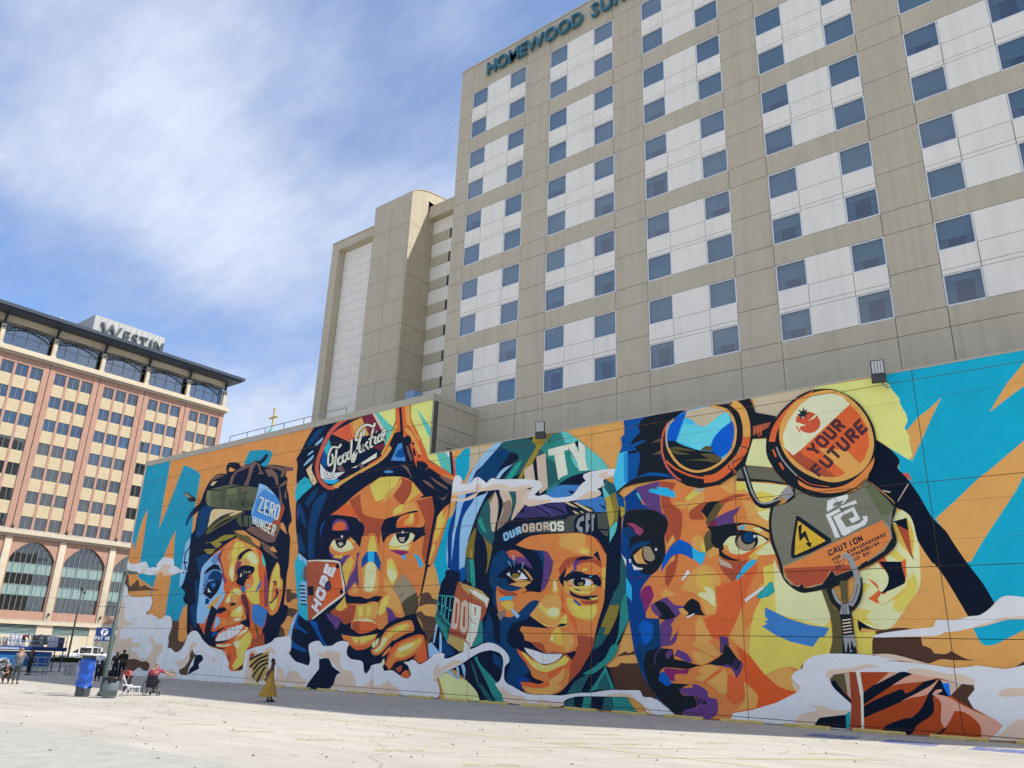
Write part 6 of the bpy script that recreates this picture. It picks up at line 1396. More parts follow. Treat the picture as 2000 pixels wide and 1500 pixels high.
g4 g9 0|-896 1003 29 25 -8 11 -30 -26
g4 g9 0|-893 1020 32 -39 9 8 -32 39
g4 g9 0|-867 1043 27 -36 9 7 -27 37
g4 g9 0|-843 1009 15 -5 2 13 -15 5
g4 g9 0|-830 1004 19 16 -8 11 -19 -16
g4 g9 0|-812 1018 -1 17 -12 1 1 -17
g4 g9 0|-811 1031 -26 37 -10 -8 27 -37
g4 g9 0|-792 1039 -28 44 -10 -9 29 -43
g4 g9 0|-822 1066 23 20 -7 12 -24 -21
g4 g9 0|-811 1083 15 -4 1 14 -14 4
g4 g9 0|-807 1087 11 -17 10 8 -11 17
g4 g9 0|-799 1084 -1 -17 11 -3 2 17
g4 g9 0|-795 1079 -23 -19 8 -12 23 19
g4 g9 0|-807 1059 30 -12 3 13 -30 12
g4 g9 0|-767 1131 -27 -23 7 -12 27 23
g4 g9 0|-794 1105 27 -45 9 7 -27 46
g4 g9 0|-764 1059 25 21 -7 12 -25 -21
g4 g9 0|-775 1077 21 19 -7 12 -22 -19
g4 o2 1|-1023 914 45 -32 71 -14 69 10 64 43 45 49 -11 -37 -34 -43 -51 -33 -84 -8 -70 20 -40 24
g4 o3 0|-1020 925 10 -9 15 -14 18 -11 24 -8 27 -6 20 -4 0 3 -19 4 -27 6 -24 7 -18 12 -14 13 -10 10
g4 hb 1|-1141 820 -12 -55 0 -85 22 -72 13 -67 27 -36 39 -25 37 0 62 11 62 19 62 44 61 28 62 42 18 34 -8 60 18 47 -9 32 -45 51 -36 41 -43 -41 -99 -13 -71 13 -61 39 -38 -59
g4 g8 1|-1129 816 -14 -52 1 -72 20 -75 12 -51 200 56 205 73 13 59 -1 36 -40 52 -36 41 -43 -38 -98 -13 -71 13 -57 37 -1 -35 -38 -22
g4 g10 0|-769 884 36 -38 50 -72 -24 -27 -25 4 -46 109
g4 gy 0|-1102 863 44 34 15 -39 -33 -22
g4 gl2 0|-1113 582 2 -44 24 -28 30 -10 21 20 4 -24 25 1 41 11 8 28 25 30 18 -28 67 21 21 10 26 27 4 -12 61 36 33 45 -1 36 -24 31 -306 -122
g4 o2 0|-1107 579 72 25 98 45 93 37 117 46 2 -15 13 -22 3 -33 -32 -36 -55 -36 -34 -19 -79 -28 -12 25 -21 -29 -24 -27 -69 -16 -8 15 -26 -6 -23 20 -18 35
g4 r1 0|-1108 572 58 1 111 1 84 1 4 -14 -61 -20 -19 23 -17 -28 -21 -24 -66 -14 -8 13 -26 -6 -29 33
g4 hb 0|-1042 774 15 -8 109 -92 -1 -12 -82 -36 -68 -19 -8 11 6 44
g4 ye 0|-1037 753 99 -85 -62 -25 -62 -23 10 73
g4 hb 0|-1039 730 16 10 -6 -39 17 12 12 -48 8 0 -7 -20 -18 19 11 2 -12 24 -20 -18
g4 te 0|-918 820 29 10 47 9 2 -14 -18 -20 -28 -7 -29 -17 -10 -3
g4 g8 0|-894 811 38 6 -14 -15 -31 -6
g4 te 0|-877 793 62 21 5 -13 -62 -14
g4 te 0|-930 767 52 21 6 -11 -39 -18 14 -39 12 -41 -18 -2 -12 45
g4 te 0|-903 758 80 32 11 -33 7 -16 -31 -13 -11 17 23 7 -7 22 -38 -15 -7 -9 18 -36 48 12 17 14 -5 10 18 2 1 -16 -11 -17 -37 -16 -38 -19 -11 1
g4 g5 0|-890 830 9 -21 12 -28 9 -20 1 1 -8 20 -12 28 -9 20
g4 g5 0|-844 713 2 -5 3 -7 2 -5 1 0 -2 6 -3 7 -2 5
g4 nv 0|-918 632 -5 5 -3 -4 4 -5
g4 nv 0|-922 637 -12 -5 1 -4 12 4
g4 nv 0|-933 633 -2 -8 4 0 2 7
g4 nv 0|-935 627 2 -13 5 2 -3 13
g4 nv 0|-934 616 5 -5 3 4 -4 5
g4 nv 0|-930 611 12 4 -1 5 -11 -5
g4 nv 0|-918 615 2 8 -5 0 -2 -7
g4 nv 0|-909 619 0 22 -4 -1 0 -21
g4 nv 0|-912 636 8 3 -1 5 -8 -3
g4 nv 0|-909 641 9 -18 4 2 -9 19
g4 nv 0|-911 625 10 4 -1 5 -10 -4
g4 nv 0|-898 646 4 -17 5 1 -4 18
g4 nv 0|-895 630 5 -4 3 4 -5 4
g4 nv 0|-891 626 11 4 -1 5 -11 -4
g4 nv 0|-881 630 3 6 -5 2 -2 -7
g4 nv 0|-878 635 -5 17 -4 -1 4 -18
g4 nv 0|-878 650 15 6 -1 4 -15 -5
g4 nv 0|-874 656 5 -20 5 1 -5 21
g4 nv 0|-855 663 5 -20 5 2 -6 20
g4 nv 0|-840 671 -2 -8 5 -1 1 8
g4 nv 0|-842 665 4 -13 5 1 -4 14
g4 nv 0|-839 653 5 -5 3 4 -5 5
g4 nv 0|-834 649 11 4 -1 5 -12 -5
g4 nv 0|-823 653 1 7 -4 1 -2 -8
g4 nv 0|-822 658 -4 14 -4 -2 4 -14
g4 nv 0|-825 670 -5 5 -3 -4 5 -5
g4 nv 0|-829 675 -11 -5 1 -5 11 5
g4 nv 0|-813 658 -6 20 -5 -2 6 -20
g4 nv 0|-824 674 18 -14 3 4 -18 14
g4 nv 0|-803 662 -6 20 -4 -2 6 -20
g4 nv 0|-923 602 4 -11 2 2 -4 10
g4 nv 0|-916 605 -5 -8 2 -1 5 8
g4 nv 0|-921 596 9 -2 1 3 -9 2
g4 nv 0|-911 608 0 -5 2 0 1 4
g4 nv 0|-912 605 3 -7 3 1 -3 7
g4 nv 0|-910 599 4 -3 1 2 -3 3
g4 nv 0|-907 596 7 3 -1 3 -7 -3
g4 nv 0|-901 599 1 4 -3 0 0 -4
g4 nv 0|-900 602 -2 7 -3 -2 3 -6
g4 nv 0|-902 608 -3 2 -2 -2 4 -3
g4 nv 0|-905 610 -6 -3 1 -2 6 2
g4 nv 0|-894 602 -2 11 -3 -1 2 -11
g4 nv 0|-898 610 5 2 -1 2 -5 -1
g4 nv 0|-896 613 6 -10 2 2 -6 9
g4 nv 0|-896 604 5 3 -1 2 -5 -2
g4 nv 0|-877 621 3 -10 3 1 -4 10
g4 nv 0|-873 610 6 3 -1 2 -6 -2
g4 nv 0|-868 612 2 5 -2 1 -2 -5
g4 nv 0|-866 616 -2 7 -3 -2 3 -6
g4 nv 0|-868 622 -4 2 -1 -2 4 -3
g4 nv 0|-871 624 -6 -2 1 -3 6 2
g4 nv 0|-858 630 -8 -3 1 -3 8 3
g4 nv 0|-866 626 4 -11 2 1 -3 11
g4 nv 0|-862 615 8 3 -1 3 -8 -3
g4 nv 0|-863 619 6 3 -1 3 -6 -3
g4 nv 0|-849 621 -4 11 -2 -1 4 -11
g4 nv 0|-855 630 10 -8 2 2 -10 8
g4 nv 0|-843 623 -4 11 -2 -1 3 -11
g4 nv 0|-837 626 -4 11 -3 -1 4 -11
g4 nv 0|-842 633 6 3 -1 3 -6 -3
g4 nv 0|-839 636 3 -1 2 2 -3 2
g4 nv 0|-837 637 1 -4 3 1 -2 4
g4 nv 0|-836 636 -1 -4 2 -1 2 4
g4 nv 0|-835 635 -7 -3 1 -3 7 3
g4 nv 0|-839 631 6 -4 1 2 -6 5
g4 nv 0|-833 639 6 -4 2 2 -6 5
g4 nv 0|-826 635 3 8 -3 1 -2 -8
g4 nv 0|-828 637 2 -7 2 2 -2 6
g4 nv 0|-821 645 3 -10 2 1 -3 10
g4 nv 0|-819 636 3 -2 2 3 -3 2
g4 nv 0|-816 634 5 2 -1 3 -5 -2
g4 nv 0|-811 636 1 4 -3 1 -1 -4
g4 nv 0|-810 639 -3 10 -3 -2 3 -9
g4 nv 0|-801 651 -3 2 -2 -2 4 -3
g4 nv 0|-804 653 -5 -2 0 -3 6 2
g4 nv 0|-809 651 -1 -4 3 -1 0 4
g4 nv 0|-810 648 2 -8 3 1 -3 8
g4 nv 0|-808 641 3 -3 1 3 -3 3
g4 nv 0|-806 639 7 2 -1 3 -7 -3
g4 nv 0|-800 641 1 4 -3 1 0 -5
g4 nv 0|-799 644 -1 4 -3 -1 2 -4
g4 nv 0|-801 649 -4 -2 1 -3 4 2
g4 nv 0|-794 644 -1 12 -3 0 2 -13
g4 nv 0|-797 653 5 2 -1 3 -4 -2
g4 nv 0|-795 656 6 -11 2 2 -6 11
g4 nv 0|-795 647 5 2 -1 3 -5 -2
g4 nv 0|-782 649 -4 11 -2 -1 3 -11
g4 nv 0|-788 658 10 -8 1 2 -10 9
g4 nv 0|-777 651 -3 12 -3 -1 4 -12
g4 nv 0|-772 653 -1 12 -3 0 2 -12
g4 nv 0|-775 662 5 2 -1 3 -4 -2
g4 nv 0|-773 665 6 -10 2 1 -6 11
g4 nv 0|-773 656 5 2 -1 3 -5 -2
g4 nv 0|-757 669 -3 3 -2 -3 4 -2
g4 nv 0|-760 672 -5 -3 0 -2 6 2
g4 nv 0|-765 670 -1 -5 3 0 0 4
g4 nv 0|-766 667 2 -8 3 1 -3 8
g4 nv 0|-764 660 3 -3 1 2 -3 3
g4 nv 0|-762 657 6 2 0 3 -7 -2
g4 nv 0|-756 659 1 5 -3 0 0 -4
g4 nv 0|-755 662 -1 5 -3 -1 2 -5
g4 nv 0|-757 667 -4 -2 1 -3 4 2
g4 nv 0|-750 662 -1 13 -3 -1 1 -12
g4 nv 0|-753 672 5 1 -1 3 -5 -1
g4 nv 0|-751 675 5 -11 3 1 -6 11
g4 nv 0|-752 665 6 3 -1 3 -5 -3
g4 nv 0|-738 667 -4 12 -2 -1 3 -12
g4 nv 0|-743 676 6 2 0 3 -7 -2
g4 nv 0|-739 679 3 -2 1 3 -3 1
g4 nv 0|-738 679 1 -4 3 1 -2 4
g4 nv 0|-737 678 -1 -4 2 -1 2 4
g4 nv 0|-736 676 -6 -2 0 -3 7 2
g4 nv 0|-740 673 6 -5 1 3 -6 5
g4 nv 0|-726 686 -7 -3 1 -3 7 3
g4 nv 0|-733 683 3 -12 3 1 -4 12
g4 nv 0|-729 670 7 3 -1 3 -7 -3
g4 nv 0|-731 675 6 3 -1 3 -6 -3
g4 nv 0|-915 584 7 3 -1 2 -7 -3
g4 nv 0|-913 587 2 -9 2 1 -2 9
g4 nv 0|-899 594 -6 -3 0 -3 7 3
g4 nv 0|-906 590 3 -9 2 1 -2 9
g4 nv 0|-903 581 7 3 -1 2 -6 -3
g4 nv 0|-904 585 6 2 -1 2 -5 -2
g4 nv 0|-893 596 2 -10 3 1 -3 9
g4 nv 0|-883 600 2 -10 3 1 -3 10
g4 nv 0|-866 606 6 -8 2 2 -7 8
g4 nv 0|-859 599 1 11 -2 0 -1 -11
g4 nv 0|-855 612 -1 -4 2 0 1 4
g4 nv 0|-856 609 2 -6 2 1 -2 6
g4 nv 0|-855 604 3 -3 2 2 -3 3
g4 nv 0|-852 601 5 3 0 2 -6 -2
g4 nv 0|-847 603 1 4 -2 1 -1 -4
g4 nv 0|-846 606 -2 7 -2 -1 2 -7
g4 nv 0|-848 612 -2 2 -2 -2 3 -2
g4 nv 0|-850 614 -5 -2 0 -3 6 3
g4 nv 0|-839 619 -7 -3 1 -3 7 3
g4 nv 0|-846 615 3 -9 2 1 -3 9
g4 nv 0|-844 609 6 3 -1 2 -6 -2
g4 nv 0|-831 611 -3 9 -2 -1 3 -9
g4 nv 0|-835 617 6 3 -1 2 -6 -2
g4 nv 0|-832 620 3 -1 1 2 -3 1
g4 nv 0|-831 621 1 -4 3 1 -2 4
g4 nv 0|-829 620 -2 -4 2 -1 2 3
g4 nv 0|-829 618 -6 -2 1 -3 6 3
g4 nv 0|-833 615 6 -4 1 3 -5 4
g4 nv 0|-820 627 -6 -3 1 -2 6 2
g4 nv 0|-826 624 3 -10 2 1 -3 10
g4 nv 0|-823 613 7 3 -1 3 -7 -3
g4 nv 0|-824 617 5 3 0 2 -6 -2
g4 nv 0|-811 619 -3 10 -3 -1 4 -10
g4 nv 0|-816 626 6 2 -1 3 -5 -3
g4 nv 0|-812 628 2 -1 1 2 -2 2
g4 nv 0|-811 629 1 -4 2 1 -1 4
g4 nv 0|-810 628 -1 -3 2 -2 1 3
g4 nv 0|-809 626 -6 -2 1 -2 5 2
g4 nv 0|-813 623 5 -4 2 3 -6 4
g4 nv 0|-807 632 3 -9 2 1 -3 9
g4 nv 0|-805 623 3 -1 1 2 -3 2
g4 nv 0|-803 622 5 2 -1 2 -4 -2
g4 nv 0|-798 623 1 4 -2 1 -1 -4
g4 nv 0|-797 626 -3 9 -2 -1 3 -9
g4 nv 0|-789 637 -3 2 -1 -3 3 -1
g4 nv 0|-791 639 -6 -2 1 -3 6 2
g4 nv 0|-796 637 -1 -3 2 -1 1 3
g4 nv 0|-797 635 1 -4 2 1 -1 4
g4 nv 0|-797 631 3 -1 1 2 -2 2
g4 nv 0|-794 630 5 2 -1 3 -5 -3
g4 nv 0|-791 632 2 -1 1 2 -2 2
g4 nv 0|-790 633 1 -4 2 1 -1 4
g4 nv 0|-789 632 -1 -4 2 -1 1 3
g4 nv 0|-789 630 -5 -2 1 -3 5 3
g4 nv 0|-791 628 -3 2 -1 -3 2 -2
g4 nv 0|-783 630 -1 11 -2 0 1 -11
g4 nv 0|-785 638 4 2 -1 2 -4 -1
g4 nv 0|-784 641 5 -10 2 2 -5 9
g4 nv 0|-784 633 5 2 -1 2 -5 -2
g4 nv 0|-776 645 4 -11 2 1 -3 11
g4 nv 0|-769 647 5 -9 2 1 -5 10
g4 nv 0|-762 638 -1 9 -2 0 1 -9
g4 nv 0|-765 646 4 -7 2 1 -4 7
g4 nv 0|-759 640 -2 11 -2 -1 2 -11
g4 nv 0|-754 642 -1 11 -2 0 1 -12
g4 nv 0|-756 650 3 2 -1 3 -3 -2
g4 nv 0|-755 653 5 -10 2 2 -5 10
g4 nv 0|-755 645 5 2 -1 2 -5 -2
g4 nv 0|-910 573 -1 -4 2 0 1 4
g4 nv 0|-911 570 1 -6 3 1 -2 6
g4 nv 0|-910 565 2 -3 2 3 -2 2
g4 nv 0|-908 562 6 3 0 2 -7 -2
g4 nv 0|-902 565 1 4 -2 0 -1 -4
g4 nv 0|-901 567 -1 7 -3 -1 2 -7
g4 nv 0|-902 573 -2 3 -2 -3 2 -2
g4 nv 0|-904 576 -6 -3 0 -3 7 3
g4 nv 0|-900 577 2 -10 3 1 -2 10
g4 nv 0|-893 580 -6 -8 2 -1 6 8
g4 nv 0|-899 571 9 -2 1 3 -9 2
g4 nv 0|-886 582 2 -10 3 2 -2 10
g4 nv 0|-858 594 -8 -3 1 -3 7 3
g4 nv 0|-866 591 2 -11 3 1 -2 11
g4 nv 0|-863 580 7 3 0 3 -8 -3
g4 nv 0|-864 584 6 3 0 2 -7 -2
g4 nv 0|-855 595 2 -10 3 1 -3 10
g4 nv 0|-848 599 -6 -9 2 -1 6 8
g4 nv 0|-854 589 9 -2 1 3 -9 2
g4 nv 0|-844 599 2 -9 2 1 -1 9
g4 nv 0|-843 591 3 -2 2 3 -3 2
g4 nv 0|-840 589 5 3 0 2 -6 -2
g4 nv 0|-835 591 1 4 -2 1 -2 -4
g4 nv 0|-834 594 -2 9 -2 -1 2 -9
g4 nv 0|-833 604 3 -10 2 1 -2 10
g4 nv 0|-830 593 6 3 -1 2 -6 -2
g4 nv 0|-825 595 2 5 -2 1 -2 -5
g4 nv 0|-823 599 -1 6 -2 -1 1 -6
g4 nv 0|-824 605 -3 2 -2 -3 4 -2
g4 nv 0|-827 607 -5 -2 0 -3 6 2
g4 nv 0|-802 614 -2 2 -2 -2 3 -2
g4 nv 0|-804 616 -6 -2 1 -3 6 2
g4 nv 0|-809 614 -2 -3 2 -1 2 3
g4 nv 0|-811 612 1 -5 2 1 0 5
g4 nv 0|-810 608 2 -1 2 2 -3 2
g4 nv 0|-808 607 6 2 -1 3 -6 -3
g4 nv 0|-805 609 3 -1 1 2 -3 2
g4 nv 0|-804 610 1 -4 3 1 -1 4
g4 nv 0|-802 609 -2 -3 2 -2 2 4
g4 nv 0|-802 608 -6 -3 0 -3 6 3
g4 nv 0|-806 605 -2 2 -2 -3 3 -2
g4 nv 0|-796 607 1 12 -3 -1 0 -11
g4 nv 0|-797 616 4 1 -1 3 -4 -2
g4 nv 0|-796 618 4 -9 3 2 -5 9
g4 nv 0|-797 610 5 2 0 3 -6 -2
g4 nv 0|-786 623 2 -11 2 1 -2 11
g4 olv3 0|-973 489 24 0 13 -71 22 -3 3 -89 -7 -68 -49 0 16 44 6 61 -5 38
g4 olv3 0|-903 518 28 2 -7 -77 -22 4
g4 hb 0|-912 441 40 0 -1 -46 2 -60 2 -76 -50 -1 6 68 -1 69
g4 hb 0|-956 488 4 -11 4 -16 7 -17 9 -14 10 -12 11 -10 11 -5 13 0 10 4 12 6 11 10 11 12 8 15 6 16 4 17 2 18 0 16 0 12 -23 -2 0 -11 0 -16 -2 -15 -3 -14 -5 -14 -6 -10 -7 -8 -8 -6 -8 -5 -5 -1 -3 -1 -4 2 -7 7 -8 10 -7 12 -6 13 -4 15 -3 11
g4 gy 0|-936 488 2 -9 3 -13 4 -12 6 -10 7 -7 5 -5 8 7 -5 5 -6 7 -5 8 -3 10 -3 13 -2 9
g4 gy 0|-884 602 6 -2 7 -2 4 -3 4 -8 3 -13 3 -12 3 -8 2 -4 1 -6 1 -12 1 -14 -1 -13 -2 -12 -5 -13 -5 -12 -6 -13 -8 -12 -6 -9 16 -9 6 8 9 13 7 14 6 14 5 15 3 15 1 16 -1 15 -1 13 -2 9 -3 6 -2 6 -3 11 -3 15 -6 13 -11 9 -10 3 -7 2
g4 hb 0|-841 505 -3 -11 -5 -16 -5 -14 -6 -10 -6 -9 -5 -6 2 -2 5 7 6 9 6 11 6 14 4 15 3 11
g4 gy 0|-914 400 10 36 23 2 2 -39
g4 hb 0|-901 435 -1 -10 -1 -14 -1 -10 3 0 1 10 1 14 1 10
g4 hb 0|-890 437 -1 -11 -2 -15 -1 -10 3 0 1 10 1 15 2 11
g4 pkl 0|-908 375 9 2 13 1 9 2 0 4 -9 -1 -13 -2 -9 -1
g4 pkl 0|-908 364 9 2 13 1 9 2 0 4 -10 -1 -12 -2 -9 -1
g4 pkl 0|-909 353 10 2 13 2 9 1 0 4 -10 -1 -12 -2 -10 -1
g4 pkl 0|-909 343 10 1 12 2 10 1 0 4 -10 -1 -13 -2 -9 -1
g4 pkl 0|-909 332 9 1 13 2 10 1 0 4 -10 -1 -13 -2 -9 -1
g4 gy 0|-911 324 39 5 4 -37 -20 -24 -20 0
g4 hb 0|-895 306 4 -36 -14 -4
g4 hb 0|-884 309 11 -33 -17 -1
g4 gl 0|-884 591 -1 5 0 7 0 6 3 4 4 4 4 1 4 -1 4 -5 4 -3 3 4 -3 3 -6 5 -6 2 -6 -2 -6 -5 -3 -6 -1 -7 1 -8 1 -5
sm wh 1|-807 326 38 10 60 9 48 5 52 6 8 19 13 5 53 0 38 11 35 5 34 24 33 31 31 5 47 -8 -9 -58 -61 -8 -48 -15 -50 -11 -53 -13 -35 -3 -32 -13 -59 -2 -147 -7
sm bg 1|-489 357 55 18 37 14 23 -1 49 8 -2 -14 -60 -2 -49 -14 -49 -11
sm wh 0|-1351 34 80 17 98 32 80 41 15 15 -30 24 -5 11 17 21 26 10 11 26 38 21 54 9 95 1 67 -4 79 -14 -49 -1 125 -8 86 -10 57 7 10 4 82 -9 29 7 46 13 -36 -231 -140 -5 -372 -4 -230 2 -248 -4
sm bg 1|-819 262 50 3 39 -5 56 -15 33 -8 -60 3
sm bg 1|-447 152 23 16 64 4 -4 -23 -68 -6
sm bg 1|-454 37 50 41 29 -1 -10 -62 -106 -1
sm bg 1|-1114 171 6 -11 30 -21 -18 -19 -13 23
sm bg 1|-1068 83 34 -1 41 -5 28 -7 49 1 -22 -15 -76 -14 -20 -30 -88 -1 34 35 52 16 9 11
sm bg 1|-985 185 10 17 76 12 63 14 46 -6 -59 -9 -61 -18 -49 -7 -17 -20
g4 rb 0|-898 200 130 5 78 -3 75 -10 66 -15 36 -3 1 -13 -24 -28 8 -27 50 -27 29 -20 -17 -23 -24 -21 -25 -3 -373 -5 -64 4 33 5 12 71 -1 22 -65 60 14 20
g4 hb2 1|-862 133 120 71 48 -2 -69 -40 -102 -69
g4 hb2 1|-864 89 110 55 24 6 6 -13 22 10 45 33 41 13 -31 -33 -88 -47 -135 -63
g4 hb2 1|-810 16 16 18 61 25 21 4 34 33 23 38 22 37 24 18 23 -50 -13 -8 -28 9 -13 -11 1 -25 -11 -29 -50 -36 -27 -31
g4 hb2 0|-650 12 37 28 4 -2 -28 -26
g4 pk 1|-819 161 52 44 28 -2
g4 pk 1|-764 161 74 41 74 -10 -41 -12 -73 -11
g4 pk 1|-744 110 95 52 37 28 -43 -51 -50 -13
g4 pk 1|-641 139 13 14 18 4 2 -6 -19 -11 34 -6 33 -20 42 -20 49 -19 21 -18 -18 -21 -24 -21 -25 -3 4 29 -6 21 -32 27 -31 3 -19 -33 -17 -22 -9 22 8 56
g4 br 0|-547 177 34 -3 1 -13 -24 -28 15 -36 -63 42
g4 gs 0|-609 187 62 -11 -38 -37
g4 bl4b 0|-606 175 21 3 0 -40 -8 1
g4 r5 0|-900 200 22 1 6 -74 -8 -115 -39 2 14 84
g4 cr 0|-879 201 14 1 4 -63 -11 -128 -9 0 9 103
g4 olv3 0|-973 174 17 15 38 5 4 -70 -29 21
g4 gl 0|-919 195 17 2 -3 -87 -10 12
g4 hb2 1|-972 166 17 4 20 -30 27 -31 2 -15 -52 46
g4 hb2 1|-1045 10 19 26 18 7 80 14 -4 -46
g4 tq2 0|-928 59 17 12 -8 -58 -14 -2
sm bg 3|-708 209 4 8 47 3 74 -14 29 2 47 -16 -3 -24 -3 6 -92 16 -90 12
"""
def curve_pts(P):
    n = len(P)
    if n < 4: return P
    cor = []
    for i in range(n):
        a, b_, c = P[i - 1], P[i], P[(i + 1) % n]; v = (b_[0] - a[0], b_[1] - a[1]); w = (c[0] - b_[0], c[1] - b_[1]); l = math.hypot(*v) * math.hypot(*w)
        cor.append(l == 0 or (v[0] * w[0] + v[1] * w[1]) / l < .55)
    out = []
    for i in range(n):
        p1 = P[i]; p2 = P[(i + 1) % n]; p0 = P[i - 1] if not cor[i] else p1; p3 = P[(i + 2) % n] if not cor[(i + 1) % n] else p2
        for k in range(3):
            t = k / 3; out.append(tuple(.5 * (2 * p1[j] + (p2[j] - p0[j]) * t + (2 * p0[j] - 5 * p1[j] + 4 * p2[j] - p3[j]) * t * t + (3 * p1[j] - p0[j] - 3 * p2[j] + p3[j]) * t ** 3) for j in (0, 1)))
    return out
def clip(poly, axis, val, keep):
    out = []; n = len(poly)
    for i in range(n):
        a, b_ = poly[i], poly[(i + 1) % n]; ia = (a[axis] - val) * keep >= 0; ib = (b_[axis] - val) * keep >= 0
        if ia: out.append(a)
        if ia != ib:
            t = (val - a[axis]) / (b_[axis] - a[axis]); out.append((a[0] + (b_[0] - a[0]) * t, a[1] + (b_[1] - a[1]) * t))
    return out
frag = {}                                  # (panel, figure) -> verts, faces, colours
boxes = []
def bands(P):
    """even-odd split of an outline that crosses itself into upright slices"""
    n = len(P); xs_ = {round(p[0], 4) for p in P}; S = [(P[i], P[(i + 1) % n]) for i in range(n)]
    for i in range(n):
        (ax, ay), (bx, by) = S[i]
        for j in range(i + 2, n):
            (cx, cy), (dx, dy) = S[j]
            if max(ax, bx) < min(cx, dx) or max(cx, dx) < min(ax, bx): continue
            q = (bx - ax) * (dy - cy) - (by - ay) * (dx - cx)
            if abs(q) < 1e-9: continue
            t = ((cx - ax) * (dy - cy) - (cy - ay) * (dx - cx)) / q; u = ((cx - ax) * (by - ay) - (cy - ay) * (bx - ax)) / q
            if 0 < t < 1 and 0 < u < 1: xs_.add(round(ax + t * (bx - ax), 4))
    X = sorted(xs_); out = []
    for x0, x1 in zip(X, X[1:]):
        if x1 - x0 < 5e-4: continue
        m = (x0 + x1) / 2; h = []
        for (a, b_) in S:
            if (a[0] <= m) != (b_[0] <= m):
                f = lambda x: a[1] + (x - a[0]) / (b_[0] - a[0]) * (b_[1] - a[1])
                h.append((f(m), f(x0), f(x1)))
        h.sort()
        for lo, hi in zip(h[::2], h[1::2]): out.append([(x0, lo[1]), (x1, lo[2]), (x1, hi[2]), (x0, hi[1])])
    return out
def lay(g, colour, P, layer, cross=False):
    tris = bands(P) if cross else [[P[k] for k in t] for t in tessellate_polygon([[Vector((x, z, 0)) for x, z in P]])]
    y = WY - .0008 - .0004 * layer
    for T in tris:
        x0 = min(p[0] for p in T); x1 = max(p[0] for p in T); z0 = min(p[1] for p in T); z1 = max(p[1] for p in T)
        for pi, (xa, xb, za, zb) in enumerate(PANELS):
            if x1 <= xa or x0 >= xb or z1 <= za or z0 >= zb: continue
            c = T
            if x0 < xa: c = clip(c, 0, xa, 1)
            if c and x1 > xb: c = clip(c, 0, xb, -1)
            if c and z0 < za: c = clip(c, 1, za, 1)
            if c and z1 > zb: c = clip(c, 1, zb, -1)
            if len(c) < 3: continue
            V, F, C = frag.setdefault((pi, g), ([], [], [])); o = len(V)
            A = sum(c[k][0] * c[(k + 1) % len(c)][1] - c[(k + 1) % len(c)][0] * c[k][1] for k in range(len(c)))
            if abs(A) < 1e-7: continue
            if A < 0: c = c[::-1]
            V += [(x, y, z) for x, z in c]; F.append(tuple(range(o, o + len(c)))); C.append(colour)
lay('bg', paint_rgb('or'), [(-64.9, -.45), (-31.15, -.45), (-31.15, 16.25), (-64.9, 16.25)], 0)
lay('bg', paint_rgb('om'), [(-31.15, -.45), (-.5, -.45), (-.5, 12.9), (-31.15, 12.9)], 0)
for ln in MURAL.strip().split('\n'):
    h, d = ln.split('|'); g, c, s_ = h.split(); d = [int(q) for q in d.split()]
    P = [(d[0] / 100, d[1] / 100)]
    for k in range(2, len(d), 2): P.append((P[-1][0] + d[k] / 100, P[-1][1] + d[k + 1] / 100))
    s_ = int(s_)
    if s_ & 1: P = curve_pts(P)
    bb = (min(p[0] for p in P), max(p[0] for p in P), min(p[1] for p in P), max(p[1] for p in P))
    lay_n = 1 + max([l for (a0, a1, a2, a3, l) in boxes if not (bb[1] < a0 or bb[0] > a1 or bb[3] < a2 or bb[2] > a3)], default=0)
    boxes.append((*bb, lay_n)); lay(g, paint_rgb(c), P, lay_n, s_ > 1)
FIG = {'bg': ('painted_background', 'flat teal and orange background shapes'), 'g1': ('painted_portrait', 'painted smiling girl with dreadlocks and a green canister on her head'),
       'g2': ('painted_portrait', 'painted youth with red goggles pushed up and a hand at the mouth'), 'g3': ('painted_portrait', 'painted smiling girl in a teal and blue head scarf'),
       'g4': ('painted_portrait', 'painted boy with round goggles and a grey ear cup'), 'sm': ('painted_smoke', 'painted white and beige smoke')}
pw = parent_world(podium)
PO = []
for (xa, xb, za, zb) in PANELS:
    mb = MB(); mb.box(xa, xb, WY, WY + .14, za, zb, WALL); PO.append(child(mb, 'panel', podium))
for (pi, g), (V, F, C) in frag.items():
    me = mesh(FIG[g][0], V, F, PAINT); ca = me.color_attributes.new('paint', 'FLOAT_COLOR', 'CORNER'); buf = []
    for p, c in zip(me.polygons, C): buf += [*c, 1.0] * p.loop_total
    ca.data.foreach_set('color', buf)
    o = link(FIG[g][0], me, PO[pi]); o['label'] = FIG[g][1]
    # counter the parent's own transform: panels sit at the podium's origin
for o in PO: pass
b = MB(); b.box(-64.9, -.5, WY + .15, WY + .5, -.45, 12.85, CORE); b.box(-64.9, -31.15, WY + .15, WY + .5, 12.85, 16.2, CORE); child(b, 'wall_core', podium)
b = MB(); b.box(-64.95, -31.1, WY - .05, WY + .55, 16.25, 16.68, COPE); child(b, 'coping', podium)
b = MB(); b.box(-31.098, -.45, WY - .02, WY + .55, 12.9, 12.97, COPE); child(b, 'coping', podium)
b = MB(); b.box(-64.9, -64.5, WY + .51, 58, -.45, 16.6, WALL); child(b, 'side_wall', podium)
b = MB(); b.box(-1.0, -.5, WY + .51, 46, -.45, 12.8, WALL); child(b, 'side_wall', podium)
